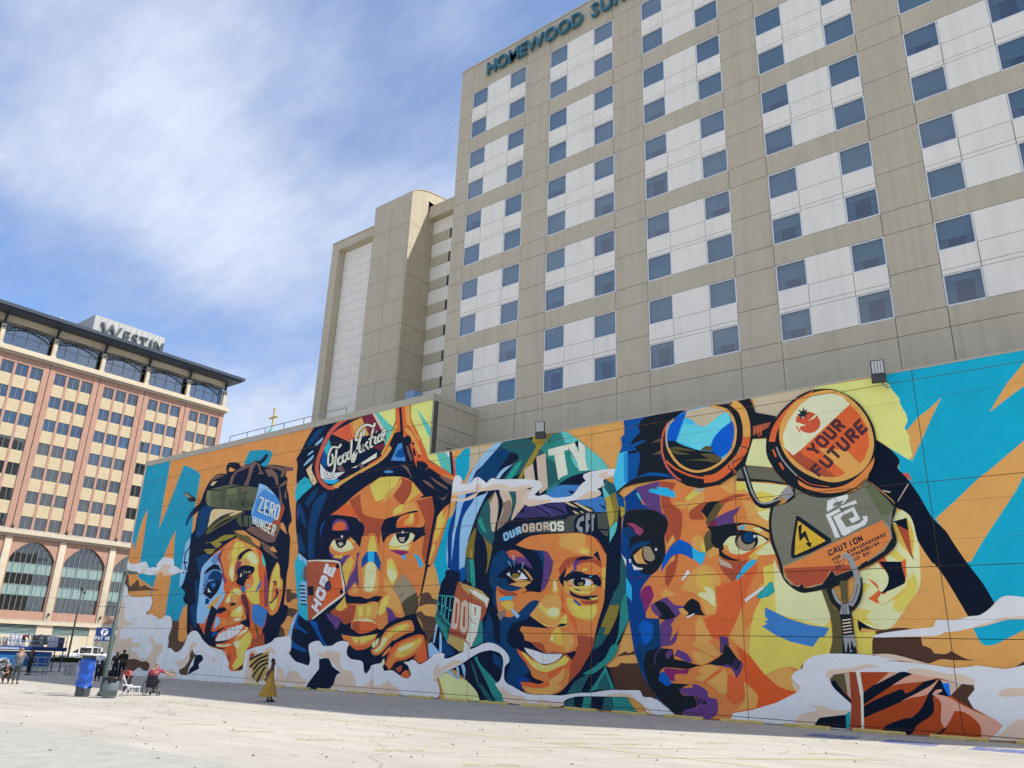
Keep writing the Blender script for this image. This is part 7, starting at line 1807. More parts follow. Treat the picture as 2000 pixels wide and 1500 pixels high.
# return wall of the tall part, facing right, with its own panels
for (ya, yb, za, zb) in ((.515, 2.1, 12.3, 13.93), (.515, 2.1, 13.96, 14.86), (.515, 2.1, 14.89, 16.25), (2.13, 3.9, 12.3, 13.93), (2.13, 3.9, 13.96, 14.86), (2.13, 3.9, 14.89, 16.25)):
    mb = MB(); mb.box(-31.27, -31.15, WY + ya, WY + yb, za, zb, WALL); child(mb, 'panel', podium)
b = MB(); b.box(-31.6, -31.1, WY + .56, WY + 3.9, 16.25, 16.68, COPE); child(b, 'coping', podium)
b = MB(); b.box(-31.6, -31.28, WY + .5, WY + 3.9, 12.0, 16.24, CORE); child(b, 'wall_core', podium)
b = MB(); b.box(-31.16, -31.05, WY + 1.5, WY + 2.5, 12.3, 13.6, mat('grey_door_paint', (.36, .35, .32), .6)); b.box(-31.149, -30.95, WY + 1.4, WY + 2.6, 13.6, 13.68, COPE); child(b, 'door', podium)
b = MB(); b.tube([(-31.1, WY + 1.15, 12.9), (-31.1, WY + 1.15, 14.4)], .045, COPE); child(b, 'conduit', podium)
ROOF = mat('roof_gravel', (.33, .32, .30), .95, .15, 4, .3)
b = MB(); b.box(-64.5, -31.6, WY + .5, 60, 15.9, 16.0, ROOF); b.box(-31.28, -1.0, WY + .5, 34.9, 12.4, 12.5, ROOF); child(b, 'roof', podium)
STEEL = mat('dark_steel', (.06, .065, .07), .5, .05, metal=.3)
GALV = mat('galvanised_steel', (.42, .43, .44), .45, .08, metal=.6)
# rail on the tall roof
rail = empty('roof_railing', (-44, 32.6, 16.0)); tag(rail, 'thin grey pipe railing on the flat roof behind the parapet', 'railing')
b = MB(); b.tube([(-55.4, 32.6, 17.95), (-41.2, 32.6, 17.95)], .03, GALV, 6); child(b, 'top_rail', rail)
b = MB(); b.tube([(-55.4, 32.6, 17.3), (-41.2, 32.6, 17.3)], .022, GALV, 6); child(b, 'middle_rail', rail)
for k in range(7): b = MB(); b.tube([(-55.4 + k * 2.367, 32.6, 16), (-55.4 + k * 2.367, 32.6, 17.97)], .03, GALV, 6); child(b, 'post', rail)
# flood lights
def flood(x, z, label, tilt):
    t = empty('floodlight', (x, WY - .05, z)); tag(t, label, 'floodlight', 'floodlights on the mural wall')
    b = MB(); b.tube([(x + .2, WY - .06, z - .28), (x + .1, WY - .2, z - .25), (x + .05, WY - .34, z - .15)], .035, GALV, 6); child(b, 'bracket', t)
    b = MB(); b.box(x - .26, x + .26, -.12, .12, -.16, .16, STEEL, .02)
    for v in b.v: v.x -= x
    b.build('housing', t, (0, -.5, -.02), (tilt, 0, .25))
    b = MB(); b.box(-.24, .24, -.05, .03, .17, .72, STEEL); b.build('lamp_frame', t, (0, -.5, -.02), (tilt, 0, .25))
    for k in range(4):
        b = MB(); b.box(-.2 + k * .105, -.2 + k * .105 + .085, -.056, -.052, .2, .69, mat('led_lens', (.55, .55, .52), .3, 0)); b.build('lens', t, (0, -.5, -.02), (tilt, 0, .25))
flood(-22.75, 12.72, 'black floodlight above the head scarf, left one on the low wall', R(8))
flood(-6.68, 12.62, 'black floodlight above the yellow patch beside the round goggles', R(4))
flood(-55.6, 12.55, 'black floodlight on the teal shapes left of the dreadlocks', R(60))

# ------------------------------------------------------------------ hotel
HY = 34.8
BEI = mat('hotel_beige_render', (.535, .475, .355), .85, .045, .8, .2, 50, stain=.10)
WHI = mat('hotel_white_render', (.85, .81, .72), .85, .035, .8, .2, 50, stain=.07)
FRW = mat('window_frame_white', (.72, .75, .80), .5, 0)
GLS = glass('hotel_glass', (.42, .55, .60), .15)
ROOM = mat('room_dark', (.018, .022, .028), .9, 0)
hotel = empty('hotel_tower', (-12.8, HY + 9, 0)); tag(hotel, 'tall beige hotel with rows of square windows above the mural', 'hotel')
def hp(x0, x1, z0, z1, m, y=HY, d=.16, gap=.014, name='panel'):
    mb = MB(); mb.box(x0 + gap, x1 - gap, y, y + d, z0 + gap, z1 - gap, m); return child(mb, name, hotel)
BX0, PITCHX, WW, WS, TOPZ, PZ, WH, FL = -33.14, 7.13, 1.495, 3.565, 41.96, 5.263, 1.467, 2.63
XL, XR, NB = -34.4, -33.14 + 7.13 * 5 + 5.06 + 1.26, 6
wmesh = {}
def window_meshes():
    fr = MB(); t = .06
    for a in ((0, WW, 0, t), (0, WW, WH - t, WH), (0, t, t, WH - t), (WW - t, WW, t, WH - t)): fr.box(a[0], a[1], .03, .13, a[2], a[3], FRW)
    wmesh['frame'] = mesh('frame', fr.v, fr.f, fr.m, fr.i)
    wmesh['pane'] = mesh('pane', [(t, .08, t), (WW - t, .08, t), (WW - t, .08, WH - t), (t, .08, WH - t)], [(0, 1, 2, 3)], GLS)
    SH = [mat('roller_shade_%d' % k, c, .9, .03, 2) for k, c in enumerate(((.30, .40, .42), (.36, .42, .43), (.26, .36, .40)))]
    CU = mat('curtain_cloth', (.30, .38, .42), .9, .1, 6)
    for k, fr_ in enumerate((1.0, .93, .8, .62, .45, .22, .72, 1.0)):
        s = MB(); z0 = WH * (1 - fr_); s.add([(0, .2, z0), (WW, .2, z0), (WW, .2, WH), (0, .2, WH)], [(0, 1, 2, 3)], SH[k % 3])
        if fr_ < 1:
            n = 14                                      # pleated curtain behind the shade
            for (u0, u1) in (((.02, .98),) if k in (2, 6) else ((.02, .27), (.74, .98))):
                vv = []; ff = []
                for i in range(n + 1):
                    x = WW * (u0 + (u1 - u0) * i / n); y = .27 + .03 * (i % 2); vv += [(x, y, 0), (x, y, WH)]
                for i in range(n): ff.append((2 * i, 2 * i + 2, 2 * i + 3, 2 * i + 1))
                s.add(vv, ff, CU)
        wmesh['shade%d' % k] = mesh('shade', s.v, s.f, s.m, s.i)
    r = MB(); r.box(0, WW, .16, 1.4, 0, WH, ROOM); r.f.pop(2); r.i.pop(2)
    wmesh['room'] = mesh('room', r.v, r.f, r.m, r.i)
window_meshes()
hw = parent_world(hotel)
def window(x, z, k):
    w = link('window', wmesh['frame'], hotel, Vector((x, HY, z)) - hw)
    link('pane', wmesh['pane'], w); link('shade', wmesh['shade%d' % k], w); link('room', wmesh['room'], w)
for bi in range(NB):
    x0 = BX0 + PITCHX * bi; x1 = x0 + 5.06
    for k in range(5):
        T = TOPZ - PZ * k
        hp(x0 + WW, x0 + WS, T - WH, T, WHI); hp(x0 + WW, x0 + WS, T - FL - WH, T - FL, WHI)
        for (a, c) in ((x0, x0 + WW), (x0 + WW, x0 + WS), (x0 + WS, x1)): hp(a, c, T - FL + .22, T - WH, WHI); hp(a, c, T - FL, T - FL + .22, WHI)
        if k < 4: hp(x0, x1, T - PZ, T - FL - WH, BEI)
        px0, px1 = (x1, x0 + PITCHX) if bi < NB - 1 else (x1, XR)
        hp(px0, px1, T - FL - WH, T - 2.05, BEI); hp(px0, px1, T - 2.05, T, BEI)
        if k < 4: hp(px0, px1, T - PZ, T - FL - WH, BEI)
        if bi == 0:
            hp(XL, x0, T - FL - WH, T - 2.05, BEI); hp(XL, x0, T - 2.05, T, BEI)
            if k < 4: hp(XL, x0, T - PZ, T - FL - WH, BEI)
        for dz in (WH, FL + WH):
            for dx in (0, WS):
                lo = (bi + k * 2 + int(dz > 2) + int(dx > 0) * 3)
                window(x0 + dx, T - dz, random.choice((0, 1, 2, 2, 3, 3, 6, 6, 4, 5) if k > 1 else (0, 0, 1, 1, 2, 6, 7, 3)))
    zb = TOPZ - PZ * 4 - FL - WH
    hp(x0, x1, zb - .94, zb, BEI); hp(x1, x0 + PITCHX if bi < NB - 1 else XR, zb - .94, zb, BEI); hp(x0, x1, 12.0, zb - .94, BEI); hp(x1, x0 + PITCHX if bi < NB - 1 else XR, 12.0, zb - .94, BEI)
    hp(x0, x1, TOPZ, 44.05, BEI); hp(x1, x0 + PITCHX if bi < NB - 1 else XR, TOPZ, 44.05, BEI)
hp(XL, BX0, zb - .94, zb, BEI); hp(XL, BX0, 12.0, zb - .94, BEI); hp(XL, BX0, TOPZ, 44.05, BEI)
for k in range(6): hp(XL + (XR - XL) * k / 6, XL + (XR - XL) * (k + 1) / 6, 44.05, 44.42, BEI)
b = MB(); b.box(XL - .03, XR + .03, HY - .05, HY + .5, 44.42, 44.56, COPE); b.box(XL - .03, XL + .45, HY + .5, HY + 20, 44.42, 44.56, COPE); child(b, 'coping', hotel)
b = MB(); b.box(XL + .02, XR - .02, HY + 1.6, HY + 20, 12.0, 44.0, BEI); b.box(XL + .02, BX0 - .02, HY + .17, HY + 1.6, 12.0, 44.0, BEI)
b.box(BX0, XR - .02, HY + .17, HY + 1.6, TOPZ + .02, 44.0, BEI)
b.box(XR - 1.2, XR - .02, HY + .17, HY + 1.6, 12.0, TOPZ, BEI); child(b, 'building_core', hotel)
# grooved backing behind the panel joints: slabs between window rows
for k in range(5):
    T = TOPZ - PZ * k
    for (za, zb_) in ((T - FL + .005, T - WH - .005), (T - PZ + .005, T - FL - WH - .005)):
        b = MB(); b.box(BX0, XR - 1.21, HY + .165, HY + .24, za, zb_, CORE); child(b, 'joint_backing', hotel)
for bi in range(NB):
    x0 = BX0 + PITCHX * bi
    for (a, c) in ((x0 + WW + .005, x0 + WS - .005), (x0 + 5.065, x0 + PITCHX - .005 if bi < NB - 1 else XR - 1.21)):
        b = MB(); b.box(a, c, HY + .17, HY + .23, 12.0, TOPZ, CORE); child(b, 'joint_backing', hotel)
# sign letters
SIGNB = mat('teal_letter_enamel', (.05, .17, .23), .4, .03); sgn = empty('sign', (0, 0, 0), parent=hotel)
def word(txt, x, z, h, adv, depth=.22, slant=.10):
    for ch in txt:
        if ch != ' ':
            me, w = glyph(ch, h, depth, SIGNB, xs=.90, bold=.008)
            o = link('letter', me, sgn, Vector((x, HY - .22, z)) - hw)
            x += w * 1.0 + adv
        else: x += .55
word('HOMEWOOD', -31.72, 42.72, 1.08, .02); word('SUITES', -22.5, 42.72, 1.08, .10)
# ---- link wing and stair tower on the left of the hotel
LY, FY, XD = 41.0, 38.3, -42.8
def tp(x0, x1, z0, z1, m, y, d=.16, gap=.014, name='panel'):
    mb = MB(); mb.box(x0 + gap, x1 - gap, y, y + d, z0 + gap, z1 - gap, m); return child(mb, name, hotel)
zz_ = [38.05 - 2.24 * k for k in range(11)]
for k in range(10):
    a = 37.3 - 2.22 * k
    tp(XD, -40.45, a - 1.30, a, WHI, LY); tp(XD, -40.72, a - 2.22, a - 1.30, BEI, LY - .03)
    tp(-40.45, XL + 1, a - 2.22, a, WHI, LY)
    mb = MB(); mb.box(-40.71, -40.46, LY - .02, LY + .05, a - 2.20, a - 1.32, STEEL); child(mb, 'slit_window', hotel)
b = MB(); b.box(XD + .001, XL + 1, LY - .6, LY + .17, 37.32, 38.4, BEI); child(b, 'parapet', hotel)
b = MB(); b.box(XD + .001, XL + 1, LY - .6, LY + .2, 38.4, 38.5, COPE); child(b, 'coping', hotel)
# wing at the far left with its projecting frame
for k in range(24):
    z1 = 37.85 - .92 * k; h_ = .92
    tp(-54.6, -50.55, z1 - h_, z1, WHI, LY, .14, .012); tp(-50.55, -49.6, z1 - h_, z1, WHI, LY, .14, .012); tp(-49.6, -47.5, z1 - h_, z1, WHI, LY, .14, .012)
for k in range(10):
    z1 = 38.0 - 2.25 * k; mb = MB(); mb.box(-55.62, -54.62, LY - .75, LY + .14, z1 - 2.24, z1, BEI); child(mb, 'frame_panel', hotel)
b = MB(); b.box(-55.62, XD, LY - .75, LY + .14, 38.02, 38.9, BEI); child(b, 'parapet', hotel)
b = MB(); b.box(-55.68, XD, LY - .8, LY + .3, 38.9, 39.0, COPE); child(b, 'coping', hotel)
b = MB(); b.box(-55.6, XL + .01, LY + .175, LY + 13, 12, 37.9, BEI); child(b, 'building_core', hotel)
# stair tower: slab with a rounded top towards the back
TX0 = -47.4
zj = [12, 14.8, 17.3, 19.8, 22.2, 24.68, 26.85, 29.1, 31.33, 33.72, 36.05, 38.0]
for za, zb_ in zip(zj, zj[1:]):
    tp(TX0, -45.12, za, zb_, BEI, FY); tp(-45.12, XD - .17, za, zb_, BEI, FY)
    mb = MB(); mb.box(XD - .16, XD, FY, FY + 3.4, za + .014, zb_ - .014, BEI); child(mb, 'panel', hotel)
prof = [(FY, 38.0), (FY, 38.75)] + [(FY + 6 * (1 - math.cos(t)), 38.75 + 1.55 * math.sin(t)) for t in [math.pi / 2 * k / 8 for k in range(1, 9)]] + [(FY + 9, 40.1), (FY + 12, 39.4), (FY + 12, 38.0)]
b = MB(); b.prism(prof, 'x', TX0, XD, BEI); child(b, 'rounded_head', hotel)
b = MB(); pr2 = [(y, z + .004) for y, z in prof[1:-1]]; pr2 = pr2 + [(y, z + .09) for y, z in pr2[::-1]]; b.prism(pr2, 'x', TX0 - .05, XD + .05, COPE); child(b, 'coping', hotel)
b = MB(); b.box(TX0 + .01, XD - .165, FY + .165, FY + 12, 12, 38.0, BEI); b.box(XD - .165, XD - .005, FY + 3.41, FY + 12, 12, 38.0, BEI); child(b, 'building_core', hotel)
for x, z in ((-46.5, 38.85), (-43.4, 40.2)):
    b = MB(); b.tube([(x, FY + .6 if x < -45 else FY + 5, z - .3), (x, FY + .6 if x < -45 else FY + 5, z + .75)], .02, GALV, 5); child(b, 'lightning_rod', hotel)
# rooftop unit behind the parapet
ac = empty('rooftop_unit', (-38.3, 34.2, 16)); tag(ac, 'crumpled white duct cover and blue box on the low roof', 'roof unit')
b = MB(); rr_ = random.Random(3)
ring = []
for j in range(7):
    t = math.pi * j / 6
    ring.append([(-39.0 + i * .38 + rr_.uniform(-.06, .06), 34.2 - math.cos(t) * .55 + rr_.uniform(-.05, .05), 16 + 1.35 + math.sin(t) * (.75 - .18 * abs(i - 2)) + rr_.uniform(-.07, .07)) for i in range(6)])
b.add([p for r_ in ring for p in r_], [(j * 6 + i, j * 6 + i + 1, (j + 1) * 6 + i + 1, (j + 1) * 6 + i) for j in range(6) for i in range(5)], mat('white_plastic_sheet', (.7, .7, .68), .5, .1, 6))
b.box(-38.9, -37.2, 33.8, 34.6, 16, 17.4, mat('unit_metal', (.5, .5, .48), .5)); child(b, 'duct_cover', ac)
b = MB(); b.box(-36.7, -35.9, 33.8, 34.6, 16, 18.6, mat('blue_box_paint', (.22, .34, .52), .5)); child(b, 'box', ac)
# church cross behind the podium
ch = empty('church_cross', (-91.5, 60, 20)); tag(ch, 'gilded cross on a pole far behind the podium roof', 'cross')
GOLD = mat('gilding', (.72, .55, .22), .35, .05, metal=.6)
b = MB(); b.box(-91.72, -91.52, 59.9, 60.1, 20, 33.7, GOLD); b.lathe([(.16, 0), (.2, .12), (.05, .3)], GOLD, 8, (-91.62, 60, 33.7)); child(b, 'upright', ch)
b = MB(); b.box(-92.4, -90.8, 59.93, 60.07, 32.4, 32.62, GOLD); b.lathe([(.05, -.2), (.2, 0), (.05, .2)], GOLD, 8, (-92.45, 60, 32.5)); b.lathe([(.05, -.2), (.2, 0), (.05, .2)], GOLD, 8, (-90.8, 60, 32.5)); child(b, 'arm', ch)
b = MB(); b.lathe([(1.2, 0), (1.0, .5), (.55, 1.0), (.3, 1.4), (.12, 1.7)], mat('copper_green', (.2, .36, .32), .6), 12, (-91.62, 60, 29.4)); b.lathe([(1.25, -9.4), (1.25, 0)], mat('church_stone', (.5, .46, .4), .9), 12, (-91.62, 60, 29.4)); child(b, 'dome', ch)

# ------------------------------------------------------------------ brick hotel across the street (facade plane x = -110, facing +x)
BXF = -110.0
PINK = mat('pink_brick', (.44, .26, .19), .9, .10, 1.5, .2, 30); CREAM = mat('cream_stone', (.58, .50, .37), .85, .07, 1.0, .1); SPAN = mat('buff_spandrel_brick', (.56, .46, .29), .9, .08, 2, .15)
STON = mat('cornice_stone', (.50, .45, .38), .85, .10, .7, .1, stain=.2)
ROOFB = mat('blue_grey_roof', (.045, .06, .085), .5, .08); TRUS = mat('truss_steel', (.04, .05, .065), .5, .05)
WG = glass('street_hotel_glass', (.30, .38, .45), .17); WGD = mat('glass_depth', (.02, .03, .04), .5, 0); TEALS = mat('teal_spandrel_glass', (.26, .36, .34), .25, .05, 1)
MULL = mat('window_mullion', (.22, .27, .28), .5, 0)
west = empty('brick_hotel', (BXF, 44, 0)); tag(west, 'pink and buff brick hotel with arched lower windows and rooftop sign', 'hotel')
bp_, bw = 6.483, 4.96
BY = [37.81 + bp_ * k for k in range(-4, 4)]         # left edge of each window bay
BY_END = 62.95
tops = [35.96 - 3.19 * k for k in range(7)]; wh_ = 1.6
ww3 = (bw - .60) / 3
wv = parent_world(west)
wm = MB(); wm.box(-.16, -.10, 0, ww3, 0, .05, MULL); wm.box(-.16, -.10, 0, ww3, wh_ - .05, wh_, MULL); wm.box(-.16, -.10, 0, .05, .05, wh_ - .05, MULL); wm.box(-.16, -.10, ww3 - .05, ww3, .05, wh_ - .05, MULL); wm.box(-.16, -.11, ww3 / 2 - .025, ww3 / 2 + .025, .05, wh_ - .05, MULL)
WFM = mesh('window', wm.v, wm.f, wm.m, wm.i); WPM = mesh('pane', [(-.135, .02, .02), (-.135, ww3 - .02, .02), (-.135, ww3 - .02, wh_ - .02), (-.135, .02, wh_ - .02)], [(0, 1, 2, 3)], WG)
wc = []
for k, (a, c) in enumerate(((.10, .42), (.22, .5), (0, .3))):
    s = MB(); col_ = mat('net_curtain', (.16, .18, .20), .9, .1, 4)
    for j in range(8):
        u = ww3 * (a * .5 + (j + .1) / 8 * (.5 if j < 4 else .5)); s.box(-.42, -.40, ww3 * j / 8 + .02, ww3 * j / 8 + .10 + .03 * (j % 3), 0, wh_, col_)
    wc.append(mesh('curtain', s.v, s.f, s.m, s.i))
SPM = MB(); SPM.box(-.10, -.04, 0, ww3, 0, 3.19 - wh_, SPAN)
for j in range(1, 4): SPM.box(-.105, -.03, 0, ww3, j * .4 - .025, j * .4 + .0, STON)
SPMe = mesh('spandrel', SPM.v, SPM.f, SPM.m, SPM.i)
for bi, y0 in enumerate(BY):
    for r_, T in enumerate(tops):
        for j in range(3):
            y = y0 + j * (ww3 + .30)
            w = link('window', WFM, west, Vector((BXF, y, T - wh_)) - wv); link('pane', WPM, w)
            if random.random() < .75: link('curtain', random.choice(wc), w)
            if r_ < 6: link('spandrel', SPMe, west, Vector((BXF, y, T - 3.19)) - wv)
    for j in (1, 2):
        b = MB(); y = y0 + j * (ww3 + .30) - .30; b.box(BXF - .16, BXF + .02, y, y + .30, tops[-1] - wh_ - .9, tops[0], PINK); child(b, 'mullion_pier', west)
    ye = y0 + bw; yn = y0 + bp_ if bi < len(BY) - 1 else BY_END
    for (a, c) in (((ye, ye + (yn - ye) / 2 - .05), (ye + (yn - ye) / 2 + .05, yn)) if bi < len(BY) - 1 else ((ye, yn),)):
        b = MB(); b.box(BXF - .16, BXF + .10, a, c, 15.15, 36.87, PINK); child(b, 'brick_pier', west)
    b = MB(); b.box(BXF - .16, BXF + .05, y0, ye, tops[0], 36.87, PINK); child(b, 'brick_lintel', west)
    b = MB(); b.box(BXF - .16, BXF + .03, y0, y0 + bw, 15.15, tops[-1] - wh_, PINK) if 0 else b.box(BXF - .16, BXF + .03, y0, ye, 15.10, tops[-1] - wh_ - .001, PINK); child(b, 'brick_sill_course', west)
b = MB(); b.box(BXF - 18, BXF - 1.2, BY[0] - 1.5, BY_END - .02, -.6, 36.8, WGD); child(b, 'building_core', west)
b = MB(); b.box(BXF - 18, BXF - .2, BY_END - .5, BY_END - .01, -.6, 36.86, PINK); child(b, 'end_wall', west)
for y in [BY[k] + bw + (bp_ - bw) / 2 for k in range(len(BY) - 1)]:
    b = MB(); b.box(BXF - .14, BXF - .02, y - .05, y + .05, 15.15, 36.86, mat('downpipe', (.12, .10, .10), .6)); child(b, 'downpipe', west)
for (x1, z0, z1) in ((.35, 36.88, 37.15), (.75, 37.15, 37.5), (.55, 37.5, 37.85)):
    b = MB(); b.box(BXF - 1, BXF + x1, BY[0] - 1.5, BY_END + x1 * .6, z0, z1, CREAM if x1 > .5 else STON); child(b, 'cornice', west)
for (x1, z0, z1) in ((.3, 14.2, 14.5), (.7, 14.5, 14.85), (.45, 14.85, 15.12)):
    b = MB(); b.box(BXF - .8, BXF + x1, BY[0] - 1.5, BY_END + x1 * .6, z0, z1, CREAM if x1 > .5 else STON); child(b, 'cornice', west)
for bi, y0 in enumerate(BY): b = MB(); b.lathe([(.12, 0), (.2, .2), (.1, .5)], STEEL, 8, (BXF + .4, y0 + bw + .76, 15.12)); child(b, 'up_light', west)
# glazed top storey with columns and arched trusses
ycol = [y - .76 for y in BY] + [BY_END - .25]
b = MB(); b.box(BXF - .92, BXF - .90, BY[0] - 1.5, BY_END - .3, 37.86, 41.4, glass('top_glass', (.34, .42, .50), .24)); child(b, 'glazing', west)
b = MB(); b.box(BXF - 18, BXF - 2.2, BY[0] - 1.5, BY_END - .3, 37.86, 41.4, WGD); child(b, 'building_core', west)
b = MB(); b.box(BXF - .87, BXF - .55, BY[0] - 1.5, BY_END - .3, 41.0, 42.2, CREAM); child(b, 'fascia', west)
for y in ycol:
    b = MB(); b.box(BXF - .45, BXF + .05, y - .26, y + .26, 37.86, 40.6, CREAM, .03); b.box(BXF - .5, BXF + .1, y - .33, y + .33, 37.86, 38.2, CREAM); child(b, 'column', west)
    b = MB(); b.box(BXF - .3, BXF + .0, y - .12, y + .12, 40.6, 42.1, TRUS); b.lathe([(.2, -.05), (.2, .05)], TRUS, 10, (BXF + .06, y, 40.2))
    b.tube([(BXF, y, 41.2), (BXF + .6, y, 41.7), (BXF + 1.4, y, 42.1)], .06, TRUS, 6); child(b, 'bracket', west)
for ya, yb in zip(ycol, ycol[1:]):
    b = MB(); n = 14; lo = []; hi = []
    for i in range(n + 1):
        t = i / n; y = ya + .15 + (yb - ya - .3) * t; lo.append((BXF - .2, y, 39.95 + .95 * math.sin(math.pi * t))); hi.append((BXF - .2, y, 40.95 + .12 * math.sin(math.pi * t)))
    b.tube(lo, .075, TRUS, 5); b.tube(hi, .05, TRUS, 5)
    for i in range(n): b.tube([lo[i], hi[i + 1]], .03, TRUS, 4); b.tube([hi[i], lo[i + 1]], .03, TRUS, 4)
    child(b, 'arched_truss', west)
    for i in range(1, 4):
        b = MB(); y = ya + (yb - ya) * i / 4; b.box(BXF - .91, BXF - .82, y - .04, y + .04, 37.86, 41.0, MULL); child(b, 'mullion', west)
    b = MB(); b.box(BXF - .915, BXF - .83, ya + .27, yb - .27, 39.7, 39.78, MULL); child(b, 'transom', west)
b = MB(); b.box(BXF - 20, BXF + 1.9, BY[0] - 2, BY_END + 1.7, 42.45, 42.9, ROOFB); b.box(BXF - 20, BXF + 1.5, BY[0] - 2, BY_END + 1.3, 42.15, 42.45, ROOFB); child(b, 'roof', west)
# arched lower windows
for bi, y0 in enumerate(BY):
    ya, yb = y0 - .15, y0 + 5.15; mid = (ya + yb) / 2; sp_, tp_, bt_ = 11.68, 13.77, 5.39
    arc = [(ya + (yb - ya) * i / 16, sp_ + (tp_ - sp_) * math.sin(math.pi * i / 16) ** .8) for i in range(17)]
    b = MB(); poly = [(ya - .35, 14.2)] + [(ya - .35, bt_)] + [(ya, bt_)] + arc + [(yb, bt_), (yb + .35, bt_), (yb + .35, 14.2)]
    # surround as quads between the arch and the rectangle above
    vv = []; ff = []
    out = [(ya - .35 + (yb - ya + .7) * i / 16, 14.2) for i in range(17)]
    for (ia, io) in zip(arc, out): vv += [(BXF + .02, *ia), (BXF + .02, *io), (BXF - .5, *ia)]
    for i in range(16): ff += [(3 * i, 3 * i + 3, 3 * i + 4, 3 * i + 1), (3 * i, 3 * i + 2, 3 * i + 5, 3 * i + 3)]
    b.add(vv, ff, PINK); b.box(BXF - .5, BXF + .02, ya - .35, ya, bt_, sp_, PINK); b.box(BXF - .5, BXF + .02, yb, yb + .35, bt_, sp_, PINK)
    b.add([(BXF + .02, ya - .35, sp_), (BXF + .02, ya, sp_), (BXF + .02, ya - .35, 14.2)], [(0, 1, 2)], PINK); b.add([(BXF + .02, yb + .35, sp_), (BXF + .02, yb, sp_), (BXF + .02, yb + .35, 14.2)], [(0, 1, 2)], PINK)
    b.box(BXF - .5, BXF + .06, ya - .35, yb + .35, 4.36, bt_, PINK); child(b, 'arch_surround', west)
    w = empty('arched_window', Vector((BXF - .35, mid, bt_)) - wv, parent=west); o_ = Vector((BXF - .35, mid, bt_))
    def sub(mb, name):
        for v in mb.v: v -= o_
        return mb.build(name, w)
    g_ = MB(); g_.add([(BXF - .36, y, bt_) for y in (ya, yb)] + [(BXF - .36, y, z) for y, z in arc[::-1]], [tuple(range(19))], WG); sub(g_, 'pane')
    g_ = MB(); g_.box(BXF - 1.15, BXF - 1.1, ya, yb, bt_, 13.7, WGD); sub(g_, 'interior')
    for (za, zb_) in ((7.3, 8.45), (9.95, 11.05)):
        for i in range(3): g_ = MB(); u = (yb - ya) / 3; g_.box(BXF - .33, BXF - .27, ya + u * i + .04, ya + u * (i + 1) - .04, za, zb_, TEALS); sub(g_, 'spandrel_glass')
    for i in range(1, 8):
        y = ya + (yb - ya) * i / 8; top = sp_ + (tp_ - sp_) * math.sin(math.pi * i / 8) ** .8; g_ = MB(); g_.box(BXF - .35, BXF - .25 - (.02 if i % 2 else 0), y - .03, y + .03, bt_, top, MULL); sub(g_, 'mullion')
    for z in (7.25, 8.5, 9.9, 11.1): g_ = MB(); g_.box(BXF - .345, BXF - .24, ya, yb, z - .04, z + .04, MULL); sub(g_, 'transom')
    yp = y0 + bw + (bp_ - bw) / 2
    b = MB(); b.box(BXF - .5, BXF + .22, yp - .40, yp + .40, 4.36, 14.19, CREAM, .02); child(b, 'stone_pier', west)
    b = MB(); b.lathe([(.10, 0), (.16, .25), (.06, .4)], STEEL, 8, (BXF + .4, yp, 4.9)); b.tube([(BXF + .2, yp, 5.0), (BXF + .4, yp, 5.1)], .04, STEEL, 5); child(b, 'wall_light', west)
    # louvred vents in the base
    b = MB(); b.box(BXF - .3, BXF + .12, yp - .95, yp + .95, -.6, 3.8, CREAM); child(b, 'base_pier', west)
    b = MB(); b.box(BXF - .3, BXF + .06, yp - bp_ + .95, yp - .95, -.6, 2.70, CREAM); child(b, 'base_wall', west)
    for k in range(7):
        b = MB(); b.box(BXF - .12, BXF + .03, yp - bp_ + .96, yp - .96, 2.72 + k * .15, 2.80 + k * .15, TEALS); child(b, 'louvre', west)
b = MB(); b.box(BXF - .5, BXF + .35, BY[0] - 1.5, BY_END, 3.82, 4.15, CREAM); b.box(BXF - .5, BXF + .2, BY[0] - 1.5, BY_END, 4.15, 4.36, STON); child(b, 'string_course', west)
# rooftop sign box
SB = mat('sign_box_metal', (.46, .46, .43), .6, .06, 2); sb = empty('sign_box', Vector((BXF - 2, 46.7, 42.9)) - wv, parent=west); so_ = Vector((BXF - 2, 46.7, 42.9))
def ssub(mb, name):
    for v in mb.v: v -= so_
    return mb.build(name, sb)
b = MB(); b.box(BXF - 7, BXF - 1.2, 41.5, 52.0, 42.9, 46.3, SB); ssub(b, 'box')
for k in range(12): b = MB(); y = 41.5 + 10.5 * k / 12; b.box(BXF - 1.2, BXF - 1.14, y + .02, y + .85, 42.95, 46.25, SB); ssub(b, 'panel')
LG = mat('sign_letter_grey', (.085, .10, .11), .5, .02); y = 42.55
for i, c_ in enumerate('WESTIN'):
    me, w = glyph(c_, 2.0 if i == 0 else 1.5, .25, LG, bold=.01, xs=.95); me.transform(Matrix.Rotation(R(90), 4, 'Z'))
    link('letter', me, sb, Vector((BXF - .95, y, 43.75 if i else 43.45)) - so_); y += w + .28
b = MB(); b.tube([(BXF - 3, 37.8, 42.9), (BXF - 3, 37.8, 44.6)], .14, GALV, 8); b.lathe([(.25, 0), (.28, .2), (.05, .3)], GALV, 8, (BXF - 3, 37.8, 44.6)); child(b, 'roof_vent', west)

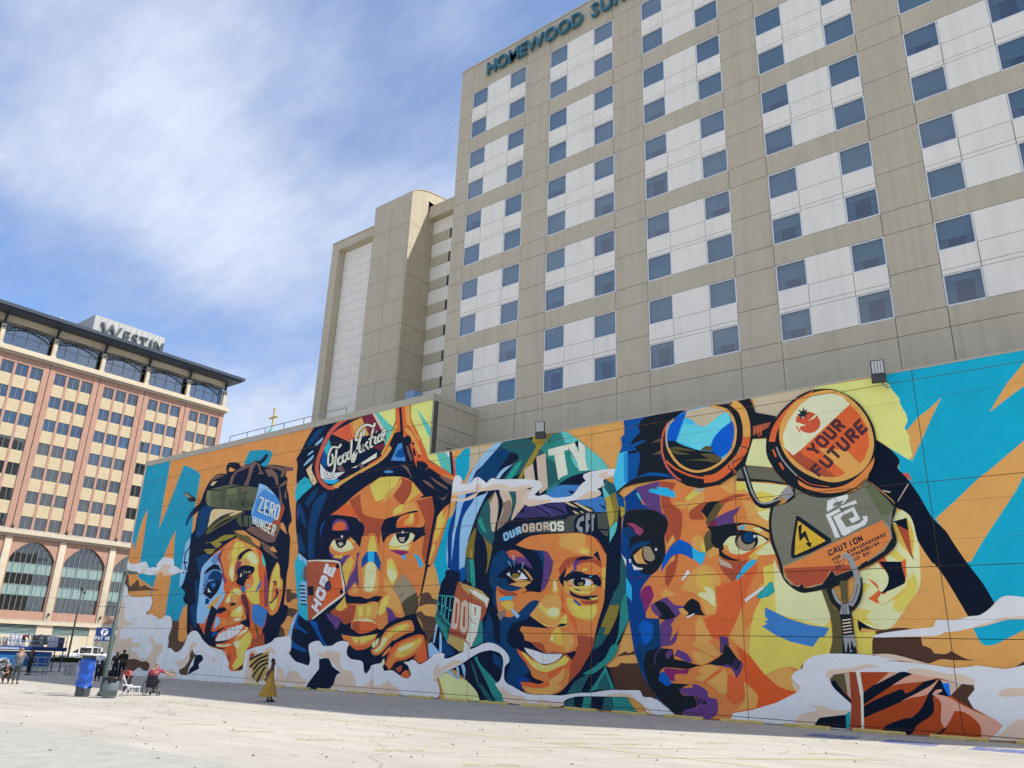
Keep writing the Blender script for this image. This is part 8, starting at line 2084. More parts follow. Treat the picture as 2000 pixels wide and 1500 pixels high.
# ------------------------------------------------------------------ lot furniture
def place(name, x, y, label, cat, group=None, rz=0):
    t = empty(name, (x, y, gz(x)), rz); tag(t, label, cat, group); return t
YSTOP = mat('stop_yellow_paint', (.62, .46, .14), .8, .22, 6, .3, 40)
def stop_mesh(k):
    r_ = random.Random(k); b = MB(); L_ = .84; n = 9; V = []
    prof = [(-.085, 0), (-.085, .07), (-.055, .115), (.055, .115), (.085, .07), (.085, 0)]
    for i in range(n):
        x = -L_ + 2 * L_ * i / (n - 1)
        for (y, z) in prof: V.append((x + r_.uniform(-.012, .012), y + r_.uniform(-.008, .008), z + (r_.uniform(-.014, .004) if z > .05 else 0)))
    F = [(i * 6 + j, i * 6 + j + 1, (i + 1) * 6 + j + 1, (i + 1) * 6 + j) for i in range(n - 1) for j in range(5)] + [tuple(range(6)), tuple(range((n - 1) * 6, n * 6))[::-1]]
    b.add(V, F, YSTOP); return b
where = ['far left, left of the mustard-dressed woman', 'left behind the mustard-dressed woman', 'just right of the mustard-dressed woman', 'at the left edge of the dark navy hood paint', 'at the right edge of the dark navy hood paint', 'under the beige smoke below the hand', 'under the white smoke left of the pale yellow paint', 'under the pale yellow paint', 'under the dark folds right of the yellow paint', 'under the beige smoke below the girl’s chin', 'under the left teal scarf end', 'under the right teal scarf end', 'under the purple neck paint', 'under the orange chin paint', 'under the white smoke left of the dark gap', 'under the cream post left of the tiger stripes', 'under the red tiger stripes', 'far right, right of the tiger stripes']
sx0 = -44.6
for k in range(18):
    x = sx0 + 2.43 * k; y = 30.30 + .012 * k
    o = stop_mesh(k).build('wheel_stop', None, (x, y, gz(x)), (0, 0, random.uniform(-.02, .02)))
    tag(o, 'yellow concrete wheel stop ' + where[k].replace('’', "'"), 'wheel stop', 'wheel stops along the mural wall')
# litter and weeds along the foot of the wall
LIT = MB(); rl = random.Random(5); DIRT = mat('wall_foot_dirt', (.09, .08, .065), .95, .3, 20); WEED = mat('dry_weed', (.10, .11, .05), .9, .2, 8)
for k in range(900):
    x = rl.uniform(-50, -1); y = 30.88 - abs(rl.gauss(0, .10)); s = rl.uniform(.008, .04); z = gz(x)
    a = rl.uniform(0, 6.28); P = [(x + s * math.cos(a + q * 2.1), y + s * math.sin(a + q * 2.1), z + .004) for q in range(3)] + [(x, y, z + s * rl.uniform(.4, 1.6))]
    LIT.add(P, [(0, 1, 3), (1, 2, 3), (2, 0, 3)], DIRT if rl.random() < .75 else WEED)
tag(LIT.build('wall_foot_litter'), 'dark grit and dry weeds along the foot of the wall', 'litter', kind='stuff')
PEB = MB(); rp_ = random.Random(11)
for k in range(420):
    x = rp_.uniform(-45, 0); y = rp_.uniform(7, 30); s = rp_.uniform(.012, .045); z = gz(x); a = rp_.uniform(0, 6.28)
    P = [(x + s * math.cos(a + q * 1.57) * rp_.uniform(.6, 1), y + s * math.sin(a + q * 1.57), z + .003) for q in range(4)] + [(x, y, z + s * .7)]
    PEB.add(P, [(0, 1, 4), (1, 2, 4), (2, 3, 4), (3, 0, 4)], DIRT)
tag(PEB.build('lot_grit'), 'scattered leaves and pebbles on the lot surface', 'grit', kind='stuff')
PATCH = mat('older_pavement', (.385, .375, .335), .9, .14, 2.0, .3, 40)
tag(sheet('pavement_patch', -42, -7.5, -25, 9.25, .004, PATCH), kind='structure')

# street lamp pole, sign, pay station, bin, chair
GREENP = mat('green_pole_paint', (.07, .10, .085), .5, .1, 4)
lp = place('street_lamp', -35.45, 16.85, 'dark green street lamp pole rising behind the grey bin', 'lamp post')
b = MB(); b.tube([(0, 0, 0), (0, 0, .35), (0, 0, 5.3)], [.12, .10, .075], GREENP, 10); b.lathe([(.17, 0), (.17, .12), (.11, .2)], GREENP, 12); b.build('pole', lp)
b = MB(); b.tube([(0, 0, 5.1), (.35, 0, 5.15), (.62, .0, 5.1)], .035, GREENP, 6); b.build('bracket', lp)
b = MB(); b.box(.45, .95, -.12, .12, 5.0, 5.12, GREENP, .03); b.build('lamp_head', lp)
b = MB(); b.tube([(-1.6, -.5, 3.66), (-.1, 0, 3.62)], .012, STEEL, 5); b.tube([(-.6, -.2, 3.64), (-.62, -.2, 3.4)], .02, STEEL, 5); b.tube([(-.1, 0, 3.62), (.45, .1, 3.6)], .012, STEEL, 5); b.build('cable_bracket', lp)
BLUES = mat('sign_blue', (.012, .045, .17), .4, .02); WHT = mat('sign_white', (.8, .8, .8), .5, 0)
sg = place('parking_sign', -36.3, 16.75, 'blue and white pay here parking sign on a grey post', 'sign')
b = MB(); b.box(-.03, .03, -.015, .015, 0, 2.75, GALV); b.build('post', sg)
fr_ = math.atan2(-16.75, 36.3)                    # face turned to the lot entrance
sr = empty('sign_plate_mount', (0, 0, 0), parent=sg); bpy.data.objects.remove(sr)
ang = math.atan2(36.3, 16.75)                      # plate normal towards the lot entrance
def on_plate(mb_or_me, name, loc=(0, 0, 0)):
    Rm = Matrix.Rotation(ang, 4, 'Z')
    if isinstance(mb_or_me, MB): o = mb_or_me.build(name, sg)
    else: o = link(name, mb_or_me, sg)
    o.matrix_local = Matrix.Translation((0, 0, 2.2)) @ Rm @ Matrix.Translation(loc); return o
b = MB(); b.box(-.24, .58, -.03, -.018, 0, .56, BLUES, .0); on_plate(b, 'sign_plate')
b = MB(); b.prism([(.10 + .14 * math.cos(t), .37 + .14 * math.sin(t)) for t in [2 * math.pi * k / 20 for k in range(20)]], 'y', -.036, -.031, WHT); on_plate(b, 'white_disc')
me, w_ = glyph('P', .18, .006, BLUES, bold=.03); on_plate(me, 'letter', (.045, -.041, .28))
b = MB(); b.box(.46, .57, -.036, -.031, .26, .48, WHT); on_plate(b, 'white_arrow')
x_ = -.22
for c_ in 'PAY HERE':
    if c_ == ' ': x_ += .06; continue
    me, w_ = glyph(c_, .14, .006, WHT, xs=.72, bold=.015); on_plate(me, 'letter', (x_, -.036, .05)); x_ += w_ + .018
# pay station wrapped in a blue tarp
TARP = mat('blue_tarp', (.02, .10, .48), .35, .12, 3, .15, 20, spec=.5); DGREY = mat('dark_grey_steel', (.08, .085, .09), .6, .1, 5)
ps = place('pay_station', -35.35, 16.0, 'pay station wrapped in a rumpled blue tarp with a pale flat roof', 'pay station')
b = MB(); b.box(-.22, .22, -.17, .17, 0, .55, DGREY, .02); b.build('pedestal', ps, (0, 0, 0), (0, 0, .55))
b = MB(); n, mrow = 26, 13; V = []
for j in range(mrow + 1):
    z = .36 + 1.12 * j / mrow
    for i in range(n):
        t = 2 * math.pi * i / n; q = abs(math.cos(t)) ** .4 * (1 if math.cos(t) > 0 else -1), abs(math.sin(t)) ** .4 * (1 if math.sin(t) > 0 else -1)
        s = 1 + .10 * math.sin(j * 1.5 + 2.2 * math.sin(t * 1.5)) * (j < mrow) + .05 * math.sin(5 * t + j * .7) + (.08 if j == 0 else 0)
        V.append((q[0] * .25 * s, q[1] * .20 * s, z + (.05 * math.sin(3 * t + 1) if j < 2 else 0)))
F = [(j * n + i, j * n + (i + 1) % n, (j + 1) * n + (i + 1) % n, (j + 1) * n + i) for j in range(mrow) for i in range(n)] + [tuple(range(mrow * n, (mrow + 1) * n))]
b.add(V, F, TARP, True); b.build('tarp', ps, (0, 0, 0), (0, 0, .55))
b = MB(); b.box(-.2, .2, -.16, .16, 1.46, 1.60, DGREY); b.build('head', ps, (0, 0, 0), (0, 0, .55))
b = MB(); b.box(-.42, .42, -.30, .30, 1.60, 1.67, mat('station_roof', (.6, .6, .58), .5), .02); b.build('roof', ps, (0, 0, 0), (0, 0, .55))
# bin with liner
BIN = mat('grey_bin_plastic', (.17, .21, .23), .55, .05, 3); BAG = mat('black_bin_liner', (.02, .02, .022), .3, .1, 10, .3, 30)
bn = place('trash_bin', -34.15, 16.55, 'round grey plastic trash bin with a black liner over its rim', 'trash bin')
b = MB(); b.lathe([(.25, .02), (.27, .05), (.305, .5), (.33, .72), (.31, .73), (.28, .1)], BIN, 24); b.build('barrel', bn)
b = MB(); V = []; n = 30
for j, (r0, z) in enumerate(((.30, .45), (.35, .73), (.352, .79), (.31, .80), (.27, .6))):
    for i in range(n): t = 2 * math.pi * i / n; V.append(((r0 + .012 * math.sin(7 * t + j)) * math.cos(t), (r0 + .012 * math.sin(7 * t + j)) * math.sin(t), z + (.05 * math.sin(4 * t) + .03 * math.sin(9 * t) + .1 if j == 0 else .01 * math.sin(5 * t))))
b.add(V, [(j * n + i, j * n + (i + 1) % n, (j + 1) * n + (i + 1) % n, (j + 1) * n + i) for j in range(4) for i in range(n)], BAG, True); b.build('liner', bn)
# folding chair and low white table
PLW = mat('white_chair_plastic', (.75, .75, .74), .45, .03)
cx_, cy_ = -35.15, 17.75
c = place('folding_chair', cx_, cy_, 'white folding chair beside the bin', 'chair', rz=-.4)
b = MB(); b.box(-.22, .22, -.2, .2, .43, .46, PLW, .012); b.build('seat', c)
b = MB(); b.box(-.21, .21, -.235, -.215, .66, .84, PLW, .01); b.build('backrest', c)
for sx_ in (-1, 1):
    b = MB(); b.tube([(sx_ * .23, .26, 0), (sx_ * .23, -.06, .5), (sx_ * .23, -.235, .85)], .013, PLW, 6); b.build('leg', c)
    b = MB(); b.tube([(sx_ * .21, -.24, 0), (sx_ * .21, .16, .45)], .013, PLW, 6); b.build('leg', c)
t_ = place('low_stool', -35.55, 18.25, 'low white stool in front of the child', 'stool')
b = MB(); b.box(-.24, .24, -.2, .2, .34, .38, PLW, .012); b.build('seat', t_)
for sx_ in (-1, 1):
    for sy_ in (-1, 1): b = MB(); b.tube([(sx_ * .21, sy_ * .17, 0), (sx_ * .19, sy_ * .15, .34)], .014, PLW, 6); b.build('leg', t_)
# parked dark car, only its roof corner reaches into the frame at the lower right
CARP = mat('dark_car_paint', (.012, .016, .022), .18, .0, spec=.6); CARG = mat('car_glass', (.01, .012, .015), .05, 0, spec=.8); TYR = mat('tyre_rubber', (.02, .02, .02), .8, .1, 20)
RIM = mat('alloy_rim', (.4, .4, .42), .3, 0, metal=.8)
def wheel(par, x, y, r, w, name='wheel'):
    b = MB(); n = 20; pr = [(r * .62, -w / 2), (r * .96, -w / 2), (r, -w / 3), (r, w / 3), (r * .96, w / 2), (r * .62, w / 2)]
    V = [(q * math.cos(2 * math.pi * i / n), a, q * math.sin(2 * math.pi * i / n)) for q, a in pr for i in range(n)]
    b.add(V, [(j * n + i, j * n + (i + 1) % n, (j + 1) * n + (i + 1) % n, (j + 1) * n + i) for j in range(5) for i in range(n)], TYR, True); o = b.build(name, par, (x, y, r))
    b = MB(); 
    for k in range(5):
        t = 2 * math.pi * k / 5; b.tube([(0, -w * .2, 0), (r * .62 * math.cos(t), -w * .2, r * .62 * math.sin(t))], .045, RIM, 5)
    b.prism([(r * .63 * math.cos(2 * math.pi * i / n), r * .63 * math.sin(2 * math.pi * i / n)) for i in range(n)], 'y', -.03, .03, RIM); b.build('rim', o); return o
def car(name, x, y, rz, label, paint, L_=4.6, W_=1.8, prof=None, cabin=None, hood=.95):
    c = place(name, x, y, label, 'car', rz=rz)
    b = MB(); body = prof or [(-2.3, .32), (-2.32, .6), (-2.2, .82), (-1.2, .98), (1.55, 1.0), (2.2, .92), (2.3, .6), (2.28, .32)]
    n = len(body); V = []; ws = [W_ / 2 - .05, W_ / 2, W_ / 2, W_ / 2 - .04, W_ / 2 - .04, W_ / 2 - .04, W_ / 2, W_ / 2 - .05][:n] if n == 8 else [W_ / 2] * n
    for s_ in (-1, 1):
        for (px_, pz_), w_ in zip(body, ws): V.append((px_, s_ * w_, pz_))
    b.add(V, [tuple(range(n)), tuple(range(n, 2 * n))[::-1]] + [(i, i + n, (i + 1) % n + n, (i + 1) % n) for i in range(n)], paint); o = b.build('body', c)
    m = o.modifiers.new('bevel', 'BEVEL'); m.width = .06; m.segments = 3; m.limit_method = 'ANGLE'; m.angle_limit = R(25)
    cb = cabin or [(-1.15, .97), (-.45, 1.40), (.1, 1.46), (.85, 1.42), (1.55, .99)]
    b = MB(); n = len(cb); V = []
    for s_ in (-1, 1):
        for px_, pz_ in cb: V.append((px_, s_ * (W_ / 2 - .06 - .34 * (pz_ - .97)), pz_))
    b.add(V, [tuple(range(n)), tuple(range(n, 2 * n))[::-1]] + [(i, i + n, (i + 1) % n + n, (i + 1) % n) for i in range(n)], CARG); o = b.build('cabin_glass', c); m = o.modifiers.new('bevel', 'BEVEL'); m.width = .04; m.segments = 3
    b = MB(); rf = [p for p in cb if p[1] > 1.3]; V = []
    for (px_, pz_) in rf:
        for k in range(7): s_ = -1 + k / 3; V.append((px_, s_ * (W_ / 2 - .05 - .34 * (pz_ - .97)), pz_ + .02 + .03 * (1 - s_ * s_)))
    b.add(V, [(j * 7 + k, j * 7 + k + 1, (j + 1) * 7 + k + 1, (j + 1) * 7 + k) for j in range(len(rf) - 1) for k in range(6)], paint, True); o = b.build('roof', c); m = o.modifiers.new('thick', 'SOLIDIFY'); m.thickness = .05
    for s_ in (-1, 1):
        for px_ in (-1.4, 1.45): wheel(c, px_, s_ * (W_ / 2 - .12), .33, .2)
        b = MB(); b.box(-.95, -.75, s_ * (W_ / 2 + .06) - .1, s_ * (W_ / 2 + .06) + .1, .98, 1.12, paint, .04); b.build('mirror', c)
        b = MB(); b.box(-2.34, -2.2, s_ * .66 - .18, s_ * .66 + .18, .66, .80, mat('lamp_lens', (.6, .6, .6), .1, 0), .03); b.build('headlight', c)
        b = MB(); b.box(2.2, 2.32, s_ * .66 - .16, s_ * .66 + .16, .70, .88, mat('tail_lens', (.25, .01, .01), .2, 0), .03); b.build('taillight', c)
        for px_ in (-.4, .6): b = MB(); b.box(px_ + .15, px_ + .35, s_ * (W_ / 2 + .01) - .015, s_ * (W_ / 2 + .01) + .015, .84, .87, paint); b.build('door_handle', c)
    return c
car('parked_car', -.32, 6.72, 0, 'dark parked car whose roof corner shows at the lower right edge', CARP)

# ------------------------------------------------------------------ far side of the lot: stage trailer, goods, hedge, pickup, pole
TBL = mat('trailer_blue_paint', (.015, .12, .36), .4, .08, 2); TDB = mat('trailer_dark_blue', (.012, .035, .16), .45, .05)
tr = place('stage_trailer', -67, 22, 'blue stage trailer with a railed deck full of prints', 'trailer')
Z0 = 0
b = MB(); b.box(-2.2, 0, -6, 5.5, .38, 1.42, TBL, .05); b.build('body', tr)
b = MB(); b.box(-2.5, .25, -6.2, 6.4, 1.50, 1.78, TDB, .03); b.build('deck', tr)
b = MB(); b.box(.26, .27, .6, 3.0, 1.57, 1.70, mat('deck_sign_pale', (.35, .4, .55), .5)); b.build('deck_lettering_board', tr)
for y in (-4.2, 2.2):
    b = MB(); b.prism([(y + .55 * math.cos(t), .42 + .55 * math.sin(t)) for t in [math.pi * k / 10 for k in range(11)]], 'x', .01, .05, mat('wheel_arch', (.45, .5, .55), .4)); b.build('wheel_arch', tr)
    o = wheel(tr, .02, y, .40, .24); o.rotation_euler.z = R(90)
for y in (5.6, 6.2): b = MB(); b.tube([(.1, y, 0), (.1, y, 1.5)], .04, TDB, 6); b.build('leg', tr)
RAILB = mat('rail_pale_blue', (.16, .33, .55), .45, .05)
for k in range(8): b = MB(); y = -6.1 + k * 1.77; b.tube([(.18, y, 1.78), (.18, y, 2.62)], .028, RAILB, 6); b.build('rail_post', tr)
for z in (2.2, 2.62): b = MB(); b.tube([(.18, -6.1, z), (.18, 6.3, z)], .024, RAILB, 6); b.build('rail', tr)
# prints and boxes on the deck
def print_mat(name, cols, sc):
    m = bpy.data.materials.new(name); m.use_nodes = True; nt = m.node_tree; bs = nt.nodes['Principled BSDF']; g = nt.nodes.new('ShaderNodeNewGeometry'); n = nt.nodes.new('ShaderNodeTexNoise'); n.inputs['Scale'].default_value = sc; n.inputs['Detail'].default_value = 5; nt.links.new(g.outputs['Position'], n.inputs['Vector'])
    cr = nt.nodes.new('ShaderNodeValToRGB'); cr.color_ramp.interpolation = 'CONSTANT'
    while len(cr.color_ramp.elements) < len(cols): cr.color_ramp.elements.new(.5)
    for i, c_ in enumerate(cols): cr.color_ramp.elements[i].position = .32 + .36 * i / len(cols); cr.color_ramp.elements[i].color = (*c_, 1)
    nt.links.new(n.outputs['Fac'], cr.inputs[0]); nt.links.new(cr.outputs[0], bs.inputs['Base Color']); return m
PR1 = print_mat('khaki_print', [(.04, .035, .03), (.20, .19, .12), (.42, .42, .34), (.10, .04, .03), (.6, .58, .5)], 2.4); PR2 = print_mat('pale_print', [(.6, .62, .66), (.72, .72, .7), (.5, .46, .42), (.75, .75, .76)], 1.8)
for (y0, y1, z0, z1, m_, lab, x_) in ((-1.2, 1.5, 1.80, 2.45, PR2, 'pale banner at the far left of the trailer deck', -.2), (1.55, 2.45, 1.80, 2.40, mat('beige_cloth', (.5, .44, .36), .9, .2, 4), 'beige cloth bundle left of the white sheets on the deck', -.3), (2.2, 3.15, 1.80, 2.62, PR2, 'white sheets hung left of the bending helper', -.15), (3.75, 5.05, 1.95, 2.64, PR1, 'khaki camouflage banner on the trailer deck', -.2), (5.1, 5.82, 1.80, 2.60, mat('white_rack', (.66, .67, .7), .5, .1, 6), 'white slatted rack near the right end of the deck', -.3)):
    b = MB(); n = 16; V = []
    for i in range(n + 1):
        for j in range(5):
            y = y0 + (y1 - y0) * i / n; z = z0 + (z1 - z0) * j / 4; V.append((-67 + x_ + .07 * math.sin(i * 1.3 + j * .8), 22 + y, gz(-67) + z + .05 * math.sin(i * .9) * (j == 4)))
    b.add(V, [(i * 5 + j, (i + 1) * 5 + j, (i + 1) * 5 + j + 1, i * 5 + j + 1) for i in range(n) for j in range(4)], m_); o = b.build('banner'); sm_ = o.modifiers.new('thick', 'SOLIDIFY'); sm_.thickness = .03
    tag(o, lab, 'banner', 'things on the trailer deck')
for k, (y, w_, h_, c_, lab) in enumerate(((3.2, .35, .25, (.55, .55, .56), 'pale box on the deck beside the bending helper'), (4.0, .9, .18, (.6, .6, .6), 'flat white box under the khaki banner'), (5.92, .4, .75, (.08, .08, .13), 'dark picture box at the right end of the deck'))):
    b = MB(); b.box(-67.9, -67.3, 22 + y, 22 + y + w_, gz(-67) + 1.78, gz(-67) + 1.78 + h_, mat('deck_box_%d' % k, c_, .7, .1, 6), .02); tag(b.build('box'), lab, 'box', 'things on the trailer deck')
GREYM = mat('cart_grey_metal', (.30, .32, .33), .5, .08, 4)
def cart(x, y, w, d, h, label, shelves=3):
    c = place('service_cart', x, y, label, 'cart', rz=.0)
    b = MB(); b.box(-d / 2 - .04, d / 2 + .04, -w / 2 - .08, w / 2 + .08, h - .05, h, GREYM, .01); b.build('top', c)
    for sx_ in (-1, 1):
        for sy_ in (-1, 1): b = MB(); b.box(sx_ * d / 2 - .03, sx_ * d / 2 + .03, sy_ * w / 2 - .03, sy_ * w / 2 + .03, 0, h - .05, GREYM); b.build('leg', c)
    for k in range(shelves): z = .12 + (h - .3) * k / shelves; b = MB(); b.box(-d / 2 + .03, d / 2 + .02, -w / 2 + .03, w / 2 - .03, z, z + .05, GREYM); b.build('shelf', c)
cart(-60.8, 24.35, .75, .6, 1.15, 'tall grey shelf cart with a dark table top near the trailer'); cart(-60.9, 22.3, .4, .5, 1.0, 'narrow grey stand beside the photographing pair', 1)
cart(-59.6, 25.75, .35, .4, .72, 'small grey rack between the white box and the cart', 2)
b = MB(); b.box(-.3, .3, -.38, .38, 0, .55, mat('white_cooler', (.62, .63, .64), .5, .05), .04); b.box(-.31, .31, -.39, .39, .56, .62, mat('white_cooler', (1, 1, 1)), .02); tag(b.build('cooler', None, (-59.3, 26.5, gz(-59))), 'squat white cooler box on the asphalt by the grey cabinet', 'cooler')
cb_ = place('cabinet', -60.3, 27.1, 'grey speaker cabinet behind the white cooler', 'cabinet'); b = MB(); b.box(-.3, .3, -.38, .38, 0, .95, GREYM, .02); b.build('body', cb_); b = MB(); b.box(.3, .31, -.1, .14, .5, .75, STEEL); b.build('grille', cb_)
for k, (x, y, w_, h_, c_, lab) in enumerate(((-58.6, 27.6, .8, .3, (.02, .02, .025), 'flat black bag lying on the asphalt left of the dark suitcase'), (-58.6, 28.5, .75, .42, (.05, .055, .08), 'dark suitcase lying on the asphalt'), (-59.2, 28.0, .42, .85, (.06, .02, .02), 'dark red upright bag behind the flat black bag'))):
    b = MB(); b.box(-.25, .25, -w_ / 2, w_ / 2, 0, h_, mat('bag_%d' % k, c_, .7, .2, 8), .08); o_b = b.build('bag', None, (x, y, gz(x))); tag(o_b, lab, 'bag', 'bags on the asphalt')
b = MB(); b.tube([(0, 0, .0), (0, 0, .18)], .05, STEEL, 6); o_ = b.build('handle', None); o_.parent = o_b; o_.location = (0, 0, .83)
# hedge and planter wall
LEAF = mat('hedge_leaf', (.045, .065, .022), .7, .35, 6); LEAF2 = mat('hedge_leaf_pale', (.09, .11, .04), .7, .3, 6)
hd = place('hedge', -81, 38, 'low clipped green hedge in a pale planter below the pickup', 'hedge'); rh = random.Random(9)
b = MB(); b.box(-.45, .45, -10.5, 10.5, .1, .85, mat('hedge_core', (.02, .03, .012), .9, .3, 5)); b.build('stem_mass', hd)
b = MB()
for k in range(5200):
    y = rh.uniform(-10.6, 10.6); u = rh.random(); x, z = (.5 + rh.uniform(-.1, .08), rh.uniform(.15, .95)) if u < .6 else (rh.uniform(-.55, .55), .9 + rh.uniform(-.1, .12) + .06 * math.sin(y * 2.3))
    s = rh.uniform(.03, .075); a = Vector((rh.gauss(0, 1), rh.gauss(0, 1), rh.gauss(0, 1))).normalized(); c_ = a.orthogonal().normalized(); d_ = a.cross(c_); p = Vector((x, y, z))
    b.add([p - c_ * s, p + d_ * s * .6, p + c_ * s, p - d_ * s * .6], [(0, 1, 2, 3)], LEAF if rh.random() < .7 else LEAF2)
o = b.build('foliage', hd, fix=False); o['kind'] = 'stuff'
b = MB(); b.box(-79.8, -79.5, 22, 52, gz(-80) - .2, gz(-80) + .45, mat('planter_concrete', (.55, .52, .46), .85, .1, 2)); tag(b.build('planter_wall'), 'low pale concrete planter wall in front of the hedge', 'planter wall')
FB = mat('barrier_grey', (.3, .31, .32), .6)
fn = place('chain_fence', -83.2, 36, 'thin grey wire fence along the sidewalk behind the hedge', 'fence')
for k in range(11): b = MB(); b.tube([(0, -12 + 2.4 * k, 0), (0, -12 + 2.4 * k, 1.5)], .03, FB, 5); b.build('post', fn)
for z in (.8, 1.45): b = MB(); b.tube([(0, -12, z), (0, 12, z)], .014, FB, 4); b.build('wire', fn)
# white pickup on the street, nose to the left
PKW = mat('white_car_paint', (.72, .73, .74), .25, .02, spec=.5)
pk = place('pickup_truck', -98, 44.2, 'white pickup truck parked on the street behind the hedge', 'truck', rz=R(90))
def pk_part(poly, w0, w1, m, name, bev=.05):
    b = MB(); b.prism(poly, 'y', w0, w1, m); o = b.build(name, pk); mm = o.modifiers.new('bevel', 'BEVEL'); mm.width = bev; mm.segments = 2; mm.limit_method = 'ANGLE'; return o
pk_part([(-2.75, .5), (-2.8, .85), (-2.65, 1.05), (-1.5, 1.15), (2.85, 1.15), (2.9, .5)], -.98, .98, PKW, 'body')
pk_part([(-1.55, 1.14), (-.75, 1.72), (.35, 1.78), (.95, 1.72), (1.05, 1.14)], -.86, .86, CARG, 'cabin_glass', .04)
pk_part([(-.8, 1.70), (.3, 1.76), (1.0, 1.70), (1.0, 1.78), (.3, 1.86), (-.8, 1.80)], -.84, .84, PKW, 'roof', .03)
for (x0, x1) in ((-1.6, -1.45), (-.15, .0), (.9, 1.1)):
    for s_ in (-1, 1): b = MB(); b.box(x0, x1, s_ * .87 - .02, s_ * .87 + .02, 1.15, 1.76, PKW); b.build('pillar', pk)
for s_ in (-1, 1):
    for x_ in (-1.75, 1.85): wheel(pk, x_, s_ * .84, .4, .26)
    b = MB(); b.box(-2.84, -2.7, s_ * .7 - .2, s_ * .7 + .2, .78, .98, mat('lamp_lens', (1, 1, 1)), .03); b.build('headlight', pk)
    b = MB(); b.box(2.86, 2.93, s_ * .85 - .08, s_ * .85 + .08, .75, 1.1, mat('tail_lens', (1, 0, 0)), .02); b.build('taillight', pk)
    b = MB(); b.box(-1.3, -1.05, s_ * 1.08 - .1, s_ * 1.08 + .1, 1.12, 1.34, STEEL, .03); b.build('mirror', pk)
b = MB(); b.box(-2.9, -2.72, -.95, .95, .42, .62, GALV, .03); b.box(2.86, 2.98, -.95, .95, .42, .6, GALV, .03); b.build('bumper', pk)
b = MB(); b.tube([(.6, 0, 1.8), (.6, 0, 2.9)], .02, STEEL, 5); b.build('aerial', pk)
up_ = place('utility_pole', -84.8, 36.3, 'slim dark utility pole in front of the arched windows', 'pole')
b = MB(); b.tube([(0, 0, 0), (0, 0, 7.7)], [.11, .07], STEEL, 8); b.build('pole', up_)
b = MB(); b.box(-.3, .3, -.06, .06, 7.2, 7.3, STEEL); b.tube([(-.22, 0, 7.3), (-.22, 0, 7.6)], .05, STEEL, 6); b.tube([(.22, 0, 7.3), (.22, 0, 7.6)], .05, STEEL, 6); b.build('cross_arm', up_)
b = MB(); b.lathe([(.02, 0), (.1, .05), (.1, .25), (.03, .35)], STEEL, 8, (0, .35, 6.9)); b.tube([(0, 0, 7.0), (0, .35, 7.0)], .03, STEEL, 5); b.build('camera_head', up_)
wi = MB(); pts_ = [(-84.8 + 3 * 0, 36.3 + (-30 + 60 * k / 30), 6.9 - .9 * math.sin(math.pi * k / 30)) for k in range(31)]; wi.tube(pts_, .018, STEEL, 4); tag(wi.build('overhead_wire'), 'thin black wire sagging past the arched windows', 'wire')

# ------------------------------------------------------------------ people
SKIN = {'d': mat('skin_dark', (.085, .045, .03), .55, .05, 30), 'm': mat('skin_brown', (.20, .11, .07), .55, .05, 30), 'l': mat('skin_light', (.42, .25, .18), .55, .05, 30)}
HAIR = mat('hair_black', (.012, .010, .010), .6, .2, 40); HGREY = mat('hair_grey', (.25, .23, .21), .7, .2, 40)
def skin_mesh(name, J, E, m, parent, sub=1, root=0):
    """J: list of (pos, radius or (rx,ry)); grows one continuous skin around the skeleton"""
    me = bpy.data.meshes.new(name); me.from_pydata([j[0] for j in J], E, []); o = bpy.data.objects.new(name, me)
    md = o.modifiers.new('skin', 'SKIN'); md.use_smooth_shade = True
    for k, sv in enumerate(me.skin_vertices[0].data): r_ = J[k][1]; sv.radius = r_ if isinstance(r_, tuple) else (r_, r_); sv.use_root = (k == root); sv.use_loose = False
    ms = o.modifiers.new('sub', 'SUBSURF'); ms.levels = sub; ms.render_levels = sub
    nm = to_mesh(o); bpy.data.meshes.remove(me)
    nm.materials.clear(); nm.materials.append(m); nm.name = name
    nm.polygons.foreach_set('use_smooth', [True] * len(nm.polygons)); return link(name, nm, parent)
